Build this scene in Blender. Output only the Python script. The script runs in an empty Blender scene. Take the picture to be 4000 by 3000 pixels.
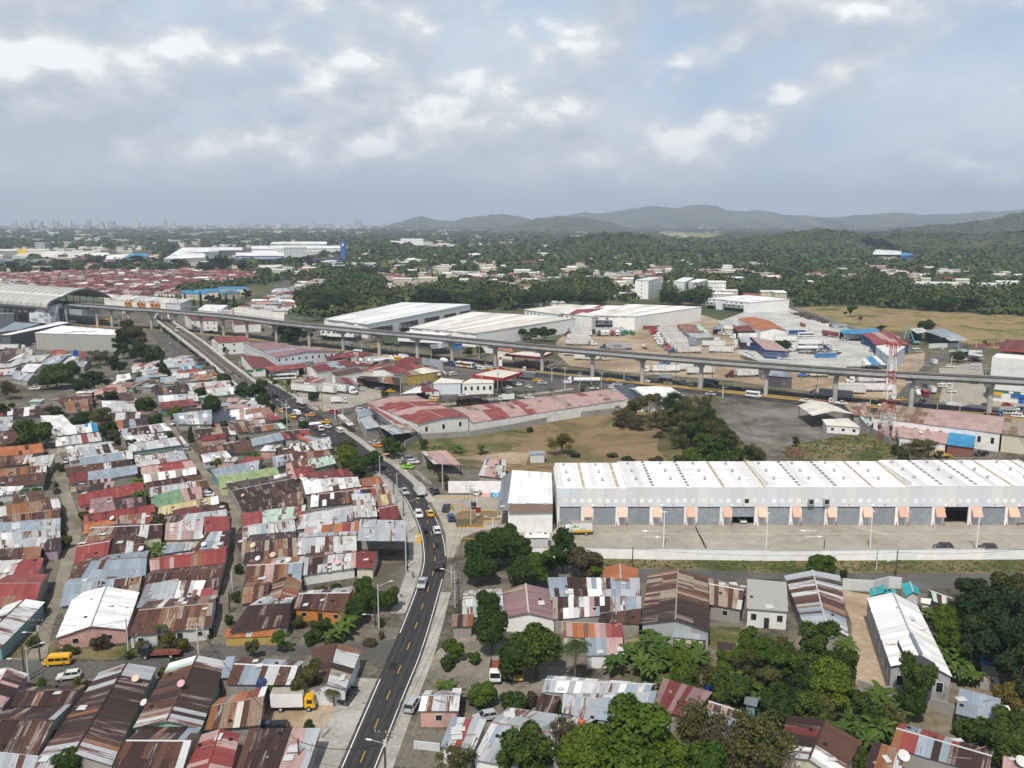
import bpy,bmesh,math,random
import numpy as np
from mathutils import Vector,Matrix,Quaternion
random.seed(7)
S=bpy.context.scene
COL=S.collection
R=math.radians
# camera
F_PX,CAM_H,PITCH=3500.0,80.0,R(10.33)
cam_d=bpy.data.cameras.new("camera")
cam_d.sensor_width=36.0
cam_d.lens=F_PX/4000.0*36.0
cam_d.clip_start,cam_d.clip_end=1.0,40000.0
cam=bpy.data.objects.new("camera",cam_d)
cam.location=(0,0,CAM_H)
cam.rotation_euler=(math.pi/2-PITCH,0,0)
COL.objects.link(cam)
S.camera=cam
# exposure
S.view_settings.view_transform='Standard'
S.view_settings.look='None'
S.view_settings.gamma=1.0
S.view_settings.use_curve_mapping=False
S.view_settings.exposure=-0.30
S.render.engine='CYCLES'
S.cycles.max_bounces=6
S.cycles.diffuse_bounces=2
S.cycles.glossy_bounces=2
S.cycles.transmission_bounces=2
S.cycles.volume_bounces=0
S.cycles.transparent_max_bounces=6
S.cycles.sample_clamp_indirect=4.0
# sun + sky
SUN_EL,SUN_AZ=R(57),math.atan2(-0.29,-0.957)
sv=Vector((math.sin(SUN_AZ)*math.cos(SUN_EL),math.cos(SUN_AZ)*math.cos(SUN_EL),math.sin(SUN_EL)))
sun_d=bpy.data.lights.new("sun",'SUN')
sun_d.energy,sun_d.angle,sun_d.color=5.0,R(0.53),(1.0,0.95,0.87)
sun=bpy.data.objects.new("sun",sun_d)
sun.rotation_euler=(-sv).to_track_quat('-Z','Y').to_euler()
sun.location=(0,0,300)
COL.objects.link(sun)
W=bpy.data.worlds.new("World")
S.world=W
W.use_nodes=True
nt=W.node_tree
nt.nodes.clear()
def N(t,typ,**kw):
	n=t.nodes.new(typ)
	for k,v in kw.items():
		if k.startswith('i_'):
			n.inputs[k[2:].replace('_',' ')].default_value=v
		else:
			setattr(n,k,v)
	return n
def ramp(t,stops,interp='LINEAR'):
	n=t.nodes.new('ShaderNodeValToRGB')
	cr=n.color_ramp
	cr.interpolation=interp
	while len(cr.elements)<len(stops):
		cr.elements.new(0.5)
	for e,(p,c)in zip(cr.elements,stops):
		e.position=p
		e.color=(*c,1)if not isinstance(c,(int,float))else(c,c,c,1)
	return n
def mth(t,op,a,b=None,c=None,clamp=False):
	n=t.nodes.new('ShaderNodeMath')
	n.operation=op
	n.use_clamp=clamp
	for i,v in enumerate((a,b,c)):
		if v is None:
			continue
		if hasattr(v,'node'):
			t.links.new(v,n.inputs[i])
		else:
			n.inputs[i].default_value=v
	return n.outputs[0]
def mixc(t,fac,a,b,blend='MIX'):
	n=t.nodes.new('ShaderNodeMix')
	n.data_type='RGBA'
	n.blend_type=blend
	for i,v in((0,fac),(6,a),(7,b)):
		if hasattr(v,'node'):
			t.links.new(v,n.inputs[i])
		else:
			n.inputs[i].default_value=v if i==0 else(*v,1)
	return n.outputs[2]
SKY_OFF,CLOUD_K,VEIL_K=(6.0,8.8,4.4),1.55,1.72
def build_world():
	t=nt
	sky=N(t,'ShaderNodeTexSky',sky_type='NISHITA',sun_disc=False)
	sky.sun_elevation,sky.sun_rotation=SUN_EL,SUN_AZ
	sky.air_density,sky.dust_density,sky.ozone_density=1.0,2.5,1.0
	bg1=N(t,'ShaderNodeBackground')
	bg1 .inputs[1].default_value=0.085
	t.links.new(sky.outputs[0],bg1 .inputs[0])
	tc=N(t,'ShaderNodeTexCoord')
	sep=N(t,'ShaderNodeSeparateXYZ')
	t.links.new(tc.outputs['Generated'],sep.inputs[0])
	z=sep.outputs[2]
	def density(dz):
		"""heaped cloud: broad noise decides where, rounded cells give the cauliflower heads"""
		mp=N(t,'ShaderNodeMapping')
		mp.inputs['Location'].default_value=(SKY_OFF[0],SKY_OFF[1],SKY_OFF[2]+dz*1.7)
		mp.inputs['Scale'].default_value=(1.0,1.0,1.7)
		t.links.new(tc.outputs['Generated'],mp.inputs[0])
		n0=N(t,'ShaderNodeTexNoise',i_Scale=7.0,i_Detail=4.0,i_Roughness=0.6)
		t.links.new(mp.outputs[0],n0 .inputs['Vector'])
		wv=N(t,'ShaderNodeVectorMath',operation='MULTIPLY_ADD')
		t.links.new(n0 .outputs['Color'],wv.inputs[0])
		wv.inputs[1].default_value=(.07,.07,.07)
		t.links.new(mp.outputs[0],wv.inputs[2])
		n1=N(t,'ShaderNodeTexNoise',i_Scale=4.2,i_Detail=7.0,i_Roughness=0.55)
		t.links.new(mp.outputs[0],n1 .inputs['Vector'])
		n2=N(t,'ShaderNodeTexVoronoi',feature='F1',i_Scale=12.0,i_Detail=2.0,i_Roughness=0.45)
		n2 .normalize=True
		t.links.new(wv.outputs[0],n2 .inputs['Vector'])
		return mth(t,'MULTIPLY_ADD',n2 .outputs['Distance'],-0.30,mth(t,'MULTIPLY_ADD',n1 .outputs[0],1.0,0.10))
	d0,d1=density(0.0),density(0.030)
	cov=N(t,'ShaderNodeMapRange',clamp=True)
	cov.interpolation_type='SMOOTHSTEP'
	cov.inputs[1].default_value,cov.inputs[2].default_value=0.405,0.545
	t.links.new(d0,cov.inputs[0])
	lit=N(t,'ShaderNodeMapRange',clamp=True)
	lit.inputs[1].default_value,lit.inputs[2].default_value=-0.06,0.11
	t.links.new(mth(t,'SUBTRACT',d0,d1),lit.inputs[0])
	ccol=ramp(t,[(0.0,(0.42,0.475,0.545)),(0.40,(0.515,0.56,0.61)),(0.7,(0.63,0.645,0.665)),(1.0,(0.86,0.86,0.86))])
	t.links.new(lit.outputs[0],ccol.inputs[0])
	bg2=N(t,'ShaderNodeBackground')
	bg2 .inputs[1].default_value=CLOUD_K
	t.links.new(ccol.outputs[0],bg2 .inputs[0])
	mp3=N(t,'ShaderNodeMapping')
	mp3 .inputs['Location'].default_value=(7.7,2.1,0.4)
	mp3 .inputs['Scale'].default_value=(1.0,1.0,2.2)
	t.links.new(tc.outputs['Generated'],mp3 .inputs[0])
	n3=N(t,'ShaderNodeTexNoise',i_Scale=3.0,i_Detail=6.0,i_Roughness=0.55)
	t.links.new(mp3 .outputs[0],n3 .inputs['Vector'])
	c3=ramp(t,[(0.36,(0.345,0.455,0.585)),(0.50,(0.435,0.525,0.625)),(0.64,(0.55,0.61,0.665))])
	t.links.new(n3 .outputs[0],c3 .inputs[0])
	veil=N(t,'ShaderNodeBackground')
	t.links.new(c3 .outputs[0],veil.inputs[0])
	veil.inputs[1].default_value=VEIL_K
	vf=N(t,'ShaderNodeMapRange',clamp=True)
	for i,v in enumerate((0.20,0.62,0.92,0.06)):
		vf.inputs[i+1].default_value=v
	t.links.new(z,vf.inputs[0])
	m1=N(t,'ShaderNodeMixShader')
	t.links.new(vf.outputs[0],m1 .inputs[0])
	t.links.new(bg1 .outputs[0],m1 .inputs[1])
	t.links.new(veil.outputs[0],m1 .inputs[2])
	hz=N(t,'ShaderNodeMapRange',clamp=True)
	for i,v in enumerate((0.008,0.085,0.10,0.95)):
		hz.inputs[i+1].default_value=v
	t.links.new(z,hz.inputs[0])
	thin=N(t,'ShaderNodeMapRange',clamp=True)
	for i,v in enumerate((0.26,0.62,1.0,0.15)):
		thin.inputs[i+1].default_value=v
	t.links.new(z,thin.inputs[0])
	m2=N(t,'ShaderNodeMixShader')
	t.links.new(mth(t,'MULTIPLY',mth(t,'MULTIPLY',cov.outputs[0],hz.outputs[0]),thin.outputs[0]),m2 .inputs[0])
	t.links.new(m1 .outputs[0],m2 .inputs[1])
	t.links.new(bg2 .outputs[0],m2 .inputs[2])
	out=N(t,'ShaderNodeOutputWorld')
	t.links.new(m2 .outputs[0],out.inputs[0])
build_world()
# survey: picture measurements -> metres on the ground
_cp,_sp=math.cos(PITCH),math.sin(PITCH)
CR={'F':(0,0,1.80832),'P':(0,0,1.0)}
for _i in range(4):
	for _c,_y in zip('ABC',(800,1500,2250)):
		CR[_c+str(_i+1)]=(1000*_i,_y,.45208)
for _i in range(8):
	CR['D%d'%(_i+1)]=(500*_i,1120 if _i<2 else 1250,.22604)
def at(c,u,v,z=0.0):
	x0,y0,k=CR[c]
	a=(x0+u*k-2000)/F_PX
	b=(1500-(y0+v*k))/F_PX
	dy,dz=_cp+b*_sp,-_sp+b*_cp
	t=(z-CAM_H)/dz
	return Vector((a*t,dy*t,z))
def height_at(c,v,D):
	x0,y0,k=CR[c]
	b=(1500-(y0+v*k))/F_PX
	dy,dz=_cp+b*_sp,-_sp+b*_cp
	return CAM_H+D/dy*dz
	# materials
MATS={}
def newmat(name):
	m=bpy.data.materials.new(name)
	m.use_nodes=True
	t=m.node_tree
	bs=t.nodes['Principled BSDF']
	bs.inputs['Specular IOR Level'].default_value=0.25
	return m,t,bs
def M(name,col,rough=0.8,var=0.18,scale=0.6,rnd=0.10,metal=0.0,spec=None,stain=None,stain_at=0.55,bump=0.0):
	"""surface with two octaves of mottling, a per-object tone shift and optional stains"""
	if name in MATS:
		return MATS[name]
	m,t,bs=newmat(name)
	tc=N(t,'ShaderNodeTexCoord')
	n1=N(t,'ShaderNodeTexNoise',i_Scale=scale,i_Detail=8.0,i_Roughness=0.65)
	t.links.new(tc.outputs['Object'],n1 .inputs['Vector'])
	mr=N(t,'ShaderNodeMapRange')
	for i,v in enumerate((0.25,0.75,1-var,1+var)):
		mr.inputs[i+1].default_value=v
	t.links.new(n1 .outputs[0],mr.inputs[0])
	oi=N(t,'ShaderNodeObjectInfo')
	tone=mth(t,'MULTIPLY_ADD',oi.outputs['Random'],2*rnd,1-rnd)
	k=mth(t,'MULTIPLY',mr.outputs[0],tone)
	base=tuple(col)
	if stain is not None:
		n2=N(t,'ShaderNodeTexNoise',i_Scale=scale*0.45,i_Detail=6.0,i_Roughness=0.7)
		t.links.new(tc.outputs['Object'],n2 .inputs['Vector'])
		st=N(t,'ShaderNodeMapRange',clamp=True)
		st.inputs[1].default_value,st.inputs[2].default_value=stain_at-0.08,stain_at+0.1
		t.links.new(n2 .outputs[0],st.inputs[0])
		base=mixc(t,st.outputs[0],base,stain)
	cc=N(t,'ShaderNodeVectorMath',operation='SCALE')
	if isinstance(base,tuple):
		cc.inputs[0].default_value=base
	else:
		t.links.new(base,cc.inputs[0])
	t.links.new(k,cc.inputs['Scale'])
	t.links.new(cc.outputs[0],bs.inputs['Base Color'])
	bs.inputs['Roughness'].default_value=rough
	bs.inputs['Metallic'].default_value=metal
	if spec is not None:
		bs.inputs['Specular IOR Level'].default_value=spec
	if bump:
		bp=N(t,'ShaderNodeBump')
		bp.inputs['Strength'].default_value=bump
		bp.inputs['Distance'].default_value=0.05
		n3=N(t,'ShaderNodeTexNoise',i_Scale=scale*6,i_Detail=5.0)
		t.links.new(tc.outputs['Object'],n3 .inputs['Vector'])
		t.links.new(n3 .outputs[0],bp.inputs['Height'])
		t.links.new(bp.outputs[0],bs.inputs['Normal'])
	MATS[name]=m
	return m
def TIN(name,col,rust=0.35,rcol=(0.075,0.036,0.026),rcol2=(0.18,0.085,0.048),rough=0.55,period=0.42,metal=0.0):
	"""corrugated sheet: ribs as relief along the slope, rust that runs down the sheet, each sheet its own tone"""
	m,t,bs=newmat(name)
	uv=N(t,'ShaderNodeUVMap')
	oi=N(t,'ShaderNodeObjectInfo')
	mp=N(t,'ShaderNodeMapping')
	mp.inputs['Scale'].default_value=(1.3,0.28,1)
	t.links.new(uv.outputs[0],mp.inputs[0])
	cmb=N(t,'ShaderNodeCombineXYZ')
	t.links.new(mth(t,'MULTIPLY',oi.outputs['Random'],57.0),cmb.inputs[2])
	add=N(t,'ShaderNodeVectorMath',operation='ADD')
	t.links.new(mp.outputs[0],add.inputs[0])
	t.links.new(cmb.outputs[0],add.inputs[1])
	n1=N(t,'ShaderNodeTexNoise',i_Scale=0.75,i_Detail=7.0,i_Roughness=0.62)
	t.links.new(add.outputs[0],n1 .inputs['Vector'])
	mpf=N(t,'ShaderNodeMapping')
	mpf.inputs['Scale'].default_value=(6.5,0.30,1)
	t.links.new(add.outputs[0],mpf.inputs[0])
	nf=N(t,'ShaderNodeTexNoise',i_Scale=0.75,i_Detail=4.0,i_Roughness=0.6)
	t.links.new(mpf.outputs[0],nf.inputs['Vector'])
	am=mth(t,'MULTIPLY_ADD',oi.outputs['Random'],0.30,mth(t,'MULTIPLY_ADD',nf.outputs[0],0.50,mth(t,'MULTIPLY',n1 .outputs[0],0.50)))
	mr=N(t,'ShaderNodeMapRange',clamp=True)
	lo=0.92-rust*0.55 if rust>0.02 else 3.0
	mr.inputs[1].default_value,mr.inputs[2].default_value=lo-0.03,lo+0.03
	t.links.new(am,mr.inputs[0])
	n2=N(t,'ShaderNodeTexNoise',i_Scale=2.5,i_Detail=6.0,i_Roughness=0.7)
	t.links.new(add.outputs[0],n2 .inputs['Vector'])
	rc=mixc(t,n2 .outputs[0],rcol,rcol2)
	base=mixc(t,mr.outputs[0],col,rc)
	tone=mth(t,'MULTIPLY_ADD',oi.outputs['Random'],0.34,0.80)
	tone2=mth(t,'MULTIPLY_ADD',n2 .outputs[0],0.34,0.83)
	cc=N(t,'ShaderNodeVectorMath',operation='SCALE')
	t.links.new(base,cc.inputs[0])
	t.links.new(mth(t,'MULTIPLY',tone,tone2),cc.inputs['Scale'])
	t.links.new(cc.outputs[0],bs.inputs['Base Color'])
	bs.inputs['Roughness'].default_value=rough
	bs.inputs['Metallic'].default_value=metal
	sx=N(t,'ShaderNodeSeparateXYZ')
	t.links.new(uv.outputs[0],sx.inputs[0])
	w=mth(t,'SINE',mth(t,'MULTIPLY',sx.outputs[0],2*math.pi/period))
	bp=N(t,'ShaderNodeBump')
	bp.inputs['Strength'].default_value=0.55
	bp.inputs['Distance'].default_value=0.06
	t.links.new(w,bp.inputs['Height'])
	t.links.new(bp.outputs[0],bs.inputs['Normal'])
	MATS[name]=m
	return m
TINS={'g':TIN('tin_grey',(0.41,0.43,0.45),0.28),'h':TIN('tin_pale',(0.56,0.57,0.57),0.34),'w':TIN('tin_white',(0.74,0.74,0.73),0.10,rcol=(0.45,0.40,0.33),rcol2=(0.5,0.45,0.4)),'W':TIN('tin_clean_white',(0.80,0.80,0.79),0.0,period=0.8),'a':TIN('tin_blue_grey',(0.27,0.32,0.37),0.12),'k':TIN('tin_slate',(0.20,0.22,0.24),0.1),'b':TIN('tin_brown_rust',(0.052,0.029,0.026),0.24,rcol=(0.36,0.32,0.29),rcol2=(0.12,0.058,0.038)),'o':TIN('tin_orange_rust',(0.27,0.115,0.048),0.42,rcol=(0.10,0.045,0.03),rcol2=(0.35,0.28,0.22)),'s':TIN('tin_streaked_rust',(0.47,0.45,0.43),0.84,rcol=(0.062,0.032,0.026),rcol2=(0.14,0.066,0.042)),'r':TIN('tin_red',(0.26,0.058,0.052),0.22,rcol=(0.32,0.16,0.135),rcol2=(0.16,0.05,0.04)),'d':TIN('tin_dark_red',(0.17,0.042,0.040),0.15),'p':TIN('tin_faded_pink',(0.44,0.30,0.275),0.30,rcol=(0.30,0.10,0.09),rcol2=(0.5,0.4,0.38)),'v':TIN('tin_mauve',(0.27,0.165,0.17),0.1),'t':TIN('tin_tan',(0.36,0.30,0.235),0.45,rcol=(0.17,0.09,0.055)),'n':TIN('tin_green',(0.16,0.29,0.17),0.2),'l':TIN('tin_lime_green',(0.28,0.36,0.17),0.15),'m':TIN('tin_mint',(0.48,0.62,0.54),0.4),'c':TIN('tin_teal',(0.03,0.36,0.40),0.03),'u':TIN('tin_blue',(0.04,0.24,0.44),0.08,rcol=(0.2,0.4,0.5),rcol2=(0.1,0.3,0.45)),'y':TIN('tin_straw',(0.50,0.44,0.24),0.15),'q':TIN('tile_orange',(0.42,0.15,0.06),0.30,rcol=(0.25,0.09,0.05),rcol2=(0.48,0.22,0.12),period=0.3),'z':TIN('tile_terracotta',(0.28,0.12,0.075),0.5,rcol=(0.36,0.24,0.18),rcol2=(0.15,0.07,0.05),period=0.3),'e':TIN('roof_cream',(0.66,0.63,0.55),0.12,rcol=(0.5,0.47,0.4),rcol2=(0.55,0.5,0.42)),'f':TIN('concrete_roof',(0.44,0.43,0.40),0.55,rcol=(0.30,0.28,0.25),rcol2=(0.52,0.50,0.46),period=50),'x':TIN('solar_panel',(0.022,0.030,0.05),0.0,rough=0.25,period=1.2),}
COLNAME=dict(g='grey',h='pale grey',w='white',W='clean white',a='blue-grey',k='slate grey',b='rust-brown',o='orange rust',s='rust-streaked',r='red',d='dark red',p='faded pink',v='mauve',t='tan',n='green',l='lime green',m='mint',c='teal',u='blue',y='straw yellow',q='orange tile',z='terracotta',e='cream',f='concrete',x='solar')
def WALL(name,col,stain=(0.2,0.18,0.15),at_=0.62):
	return M('wall_'+name,col,0.9,0.12,0.5,0.08,stain=stain,stain_at=at_)
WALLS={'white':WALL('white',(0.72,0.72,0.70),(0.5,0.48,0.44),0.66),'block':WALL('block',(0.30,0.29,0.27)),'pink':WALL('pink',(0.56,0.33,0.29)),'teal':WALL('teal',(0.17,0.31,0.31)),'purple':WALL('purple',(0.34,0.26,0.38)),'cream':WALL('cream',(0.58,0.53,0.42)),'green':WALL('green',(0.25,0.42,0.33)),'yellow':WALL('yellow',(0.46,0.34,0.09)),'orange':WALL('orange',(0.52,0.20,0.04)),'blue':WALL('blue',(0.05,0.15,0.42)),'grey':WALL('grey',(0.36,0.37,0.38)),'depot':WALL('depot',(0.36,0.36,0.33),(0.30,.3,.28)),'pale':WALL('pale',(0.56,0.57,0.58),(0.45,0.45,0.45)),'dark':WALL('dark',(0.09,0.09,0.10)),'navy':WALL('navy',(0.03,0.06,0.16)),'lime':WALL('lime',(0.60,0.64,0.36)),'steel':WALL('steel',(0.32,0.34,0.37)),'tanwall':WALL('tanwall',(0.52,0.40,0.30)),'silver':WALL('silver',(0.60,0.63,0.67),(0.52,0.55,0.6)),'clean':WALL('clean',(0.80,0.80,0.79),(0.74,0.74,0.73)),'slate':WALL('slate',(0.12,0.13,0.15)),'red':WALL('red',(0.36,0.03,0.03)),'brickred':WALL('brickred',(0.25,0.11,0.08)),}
GLASS=M('dark_glass',(0.018,0.022,0.028),0.12,0.05,spec=0.6)
DARK=M('dark_paint',(0.03,0.03,0.032),0.6)
TYRE=M('tyre_rubber',(0.022,0.022,0.024),0.9)
RIM=M('wheel_metal',(0.40,0.41,0.43),0.4)
CONC=M('cast_concrete',(0.42,0.41,0.385),0.9,0.14,0.4,stain=(0.30,0.29,0.27))
CONC2=M('light_concrete',(0.55,0.53,0.485),0.9,0.12,0.3,stain=(0.40,0.38,0.34))
GALV=M('galvanised_steel',(0.42,0.43,0.44),0.5,0.1)
POLEC=M('pole_concrete',(0.50,0.50,0.48),0.85,0.1)
WOOD=M('pole_wood',(0.085,0.066,0.055),0.9,0.2,2.0)
CABLE=M('black_cable',(0.02,0.02,0.02),0.7)
WHITEP=M('white_paint',(0.78,0.78,0.77),0.5,0.05)
YELP=M('yellow_paint',(0.62,0.34,0.02),0.6,0.1)
REDP=M('red_paint',(0.42,0.025,0.02),0.5,0.1)
DIRTYW=M('worn_white',(0.60,0.59,0.56),0.7,0.12,0.8,stain=(0.42,0.40,0.36))
TRUNK=M('bark',(0.13,0.10,0.075),0.95,0.25,3.0)
def LEAF(name,c1,c2,rnd=0.22):
	m,t,bs=newmat(name)
	geo=N(t,'ShaderNodeTexCoord')
	n1=N(t,'ShaderNodeTexNoise',i_Scale=3.0,i_Detail=4.0)
	t.links.new(geo.outputs['Object'],n1 .inputs['Vector'])
	mr=N(t,'ShaderNodeMapRange',clamp=True)
	mr.inputs[1].default_value,mr.inputs[2].default_value=0.35,0.65
	t.links.new(n1 .outputs[0],mr.inputs[0])
	c1,c2=[tuple(v*.92 for v in c)for c in(c1,c2)]
	base=mixc(t,mr.outputs[0],c1,c2)
	oi=N(t,'ShaderNodeObjectInfo')
	hs=N(t,'ShaderNodeHueSaturation')
	t.links.new(mth(t,'MULTIPLY_ADD',oi.outputs['Random'],-0.045,0.518),hs.inputs['Hue'])
	t.links.new(mth(t,'MULTIPLY_ADD',oi.outputs['Random'],2*rnd,1-rnd),hs.inputs['Value'])
	t.links.new(base,hs.inputs['Color'])
	t.links.new(hs.outputs[0],bs.inputs['Base Color'])
	bs.inputs['Roughness'].default_value=0.65
	tr=N(t,'ShaderNodeBsdfTranslucent')
	t.links.new(hs.outputs[0],tr.inputs[0])
	ms=N(t,'ShaderNodeMixShader')
	ms.inputs[0].default_value=0.28
	t.links.new(bs.outputs[0],ms.inputs[1])
	t.links.new(tr.outputs[0],ms.inputs[2])
	t.links.new(ms.outputs[0],t.nodes['Material Output'].inputs[0])
	MATS[name]=m
	return m
LEAVES={'mango':LEAF('leaf_mango',(0.028,0.060,0.010),(0.070,0.118,0.015)),'bright':LEAF('leaf_bright',(0.060,0.115,0.010),(0.105,0.165,0.014)),'olive':LEAF('leaf_olive',(0.070,0.080,0.024),(0.130,0.132,0.036)),'dark':LEAF('leaf_dark',(0.022,0.044,0.014),(0.042,0.072,0.020)),'dry':LEAF('leaf_dry',(0.085,0.066,0.038),(0.115,0.110,0.045)),'yellow':LEAF('leaf_yellow',(0.12,0.12,0.022),(0.18,0.155,0.03)),'banana':LEAF('leaf_banana',(0.055,0.110,0.015),(0.11,0.175,0.030)),'palm':LEAF('leaf_palm',(0.04,0.075,0.018),(0.085,0.11,0.03)),'far':LEAF('leaf_far',(0.030,0.050,0.018),(0.070,0.088,0.028)),}
def GROUND(name,cols,scale=0.03,fine=0.6,rough=0.95,contrast=-0.06):
	"""mottled ground: cols = list of colours blended by large noise, broken by fine noise"""
	m,t,bs=newmat(name)
	tc=N(t,'ShaderNodeTexCoord')
	n1=N(t,'ShaderNodeTexNoise',i_Scale=scale,i_Detail=10.0,i_Roughness=0.62,i_Distortion=0.6)
	n2=N(t,'ShaderNodeTexNoise',i_Scale=fine,i_Detail=9.0,i_Roughness=0.7)
	n3=N(t,'ShaderNodeTexNoise',i_Scale=scale*6,i_Detail=4.0,i_Roughness=0.6)
	for n in(n1,n2,n3):
		t.links.new(tc.outputs['Object'],n.inputs['Vector'])
	f=mth(t,'MULTIPLY_ADD',mth(t,'SUBTRACT',n2 .outputs[0],0.5),0.35,n1 .outputs[0])
	k=len(cols)
	st=[(0.5+(i/(k-1)-0.5)*(0.30+contrast)if k>1 else 0.5,c)for i,c in enumerate(cols)]
	rp=ramp(t,st)
	t.links.new(f,rp.inputs[0])
	v=mth(t,'MULTIPLY_ADD',n2 .outputs[0],0.55,0.725)
	v=mth(t,'MULTIPLY',v,mth(t,'MULTIPLY_ADD',n3 .outputs[0],0.4,0.8))
	cc=N(t,'ShaderNodeVectorMath',operation='SCALE')
	t.links.new(rp.outputs[0],cc.inputs[0])
	t.links.new(v,cc.inputs['Scale'])
	t.links.new(cc.outputs[0],bs.inputs['Base Color'])
	bs.inputs['Roughness'].default_value=rough
	bp=N(t,'ShaderNodeBump')
	bp.inputs['Strength'].default_value=0.5
	bp.inputs['Distance'].default_value=0.12
	t.links.new(n2 .outputs[0],bp.inputs['Height'])
	t.links.new(bp.outputs[0],bs.inputs['Normal'])
	MATS[name]=m
	return m
G_BASE=GROUND('ground_mixed',[(0.075,0.085,0.035),(0.16,0.135,0.085),(0.25,0.215,0.165)],0.035)
G_TOWN=GROUND('ground_town',[(0.055,0.056,0.032),(0.115,0.10,0.076),(0.18,0.162,0.13),(0.10,0.088,0.064)],0.05)
G_FAR=GROUND('ground_far',[(0.045,0.062,0.026),(0.075,0.085,0.035),(0.15,0.13,0.08)],0.006,0.05)
G_DRY=GROUND('dry_grass',[(0.085,0.095,0.035),(0.15,0.115,0.055),(0.215,0.15,0.08),(0.25,0.175,0.095),(0.12,0.10,0.05)],0.03,0.9)
G_STRAW=GROUND('straw_grass',[(0.085,0.105,0.03),(0.17,0.155,0.055),(0.27,0.20,0.085),(0.30,0.215,0.105),(0.17,0.13,0.085)],0.035,0.5)
G_GREEN=GROUND('verge_grass',[(0.050,0.070,0.018),(0.085,0.095,0.028),(0.155,0.125,0.06),(0.20,0.16,0.09)],0.07,1.2)
G_SCRUB=GROUND('scrub_floor',[(0.06,0.065,0.025),(0.11,0.095,0.04),(0.17,0.13,0.065)],0.06,1.0)
G_YARD=GROUND('yard_dirt',[(0.24,0.18,0.115),(0.35,0.265,0.175),(0.42,0.34,0.25)],0.03,0.5)
G_GRAVEL=GROUND('gravel',[(0.09,0.082,0.07),(0.15,0.14,0.125),(0.22,0.205,0.185)],0.05,1.5)
G_LOT=GROUND('concrete_lot',[(0.25,0.225,0.18),(0.335,0.305,0.25),(0.40,0.37,0.31)],0.06,0.35,contrast=0.2)
G_SLAB=GROUND('pale_slab',[(0.36,0.355,0.34),(0.45,0.44,0.42),(0.53,0.52,0.49)],0.05,0.5)
G_ASPH=GROUND('fresh_asphalt',[(0.026,0.026,0.029),(0.036,0.036,0.039),(0.050,0.050,0.053)],0.12,2.5,0.8,0.3)
G_ASPO=GROUND('old_asphalt',[(0.065,0.063,0.06),(0.10,0.096,0.09),(0.15,0.142,0.13)],0.07,1.2,0.9,0.2)
G_PATH=GROUND('sidewalk_concrete',[(0.29,0.275,0.24),(0.36,0.34,0.30),(0.42,0.40,0.36)],0.15,1.2)
G_TRACK=GROUND('track_ballast',[(0.075,0.058,0.045),(0.13,0.105,0.08)],0.2,2.0)
G_LANE=GROUND('lane_gravel',[(0.15,0.135,0.105),(0.215,0.19,0.15),(0.27,0.24,0.195)],0.08,1.2)
# mesh helpers
def mesh_from(name,verts,faces,mat=None,uvs=None,smooth=False):
	me=bpy.data.meshes.new(name)
	me.from_pydata([tuple(v)for v in verts],[],faces)
	if uvs:
		l=me.uv_layers.new(name='UVMap')
		l.data.foreach_set('uv',[c for f in uvs for p in f for c in p])
	if mat:
		me.materials.append(mat)
	if smooth:
		me.polygons.foreach_set('use_smooth',[True]*len(me.polygons))
	me.update()
	return me
def link(name,me,parent=None,loc=(0,0,0),rz=0.0,scale=None):
	o=bpy.data.objects.new(name,me)
	COL.objects.link(o)
	o.location=loc
	if rz:
		o.rotation_euler=(0,0,rz)
	if scale is not None:
		o.scale=scale
	if parent is not None:
		o.parent=parent
		if name in('side_ribs','slat_ridges','insulators','side_rack','head_frame','fence_wire','band'):o['kind']='stuff'
	return o
def tag(o,label=None,cat=None,group=None,kind=None):
	if label:o['label']=label
	if cat:o['category']=cat
	if group:o['group']=group
	if kind:o['kind']=kind
	return o
def thing(name,label,cat,loc=(0,0,0),rz=0.0,group=None):
	return tag(link(name,None,None,loc,rz),label,cat,group)
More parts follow.
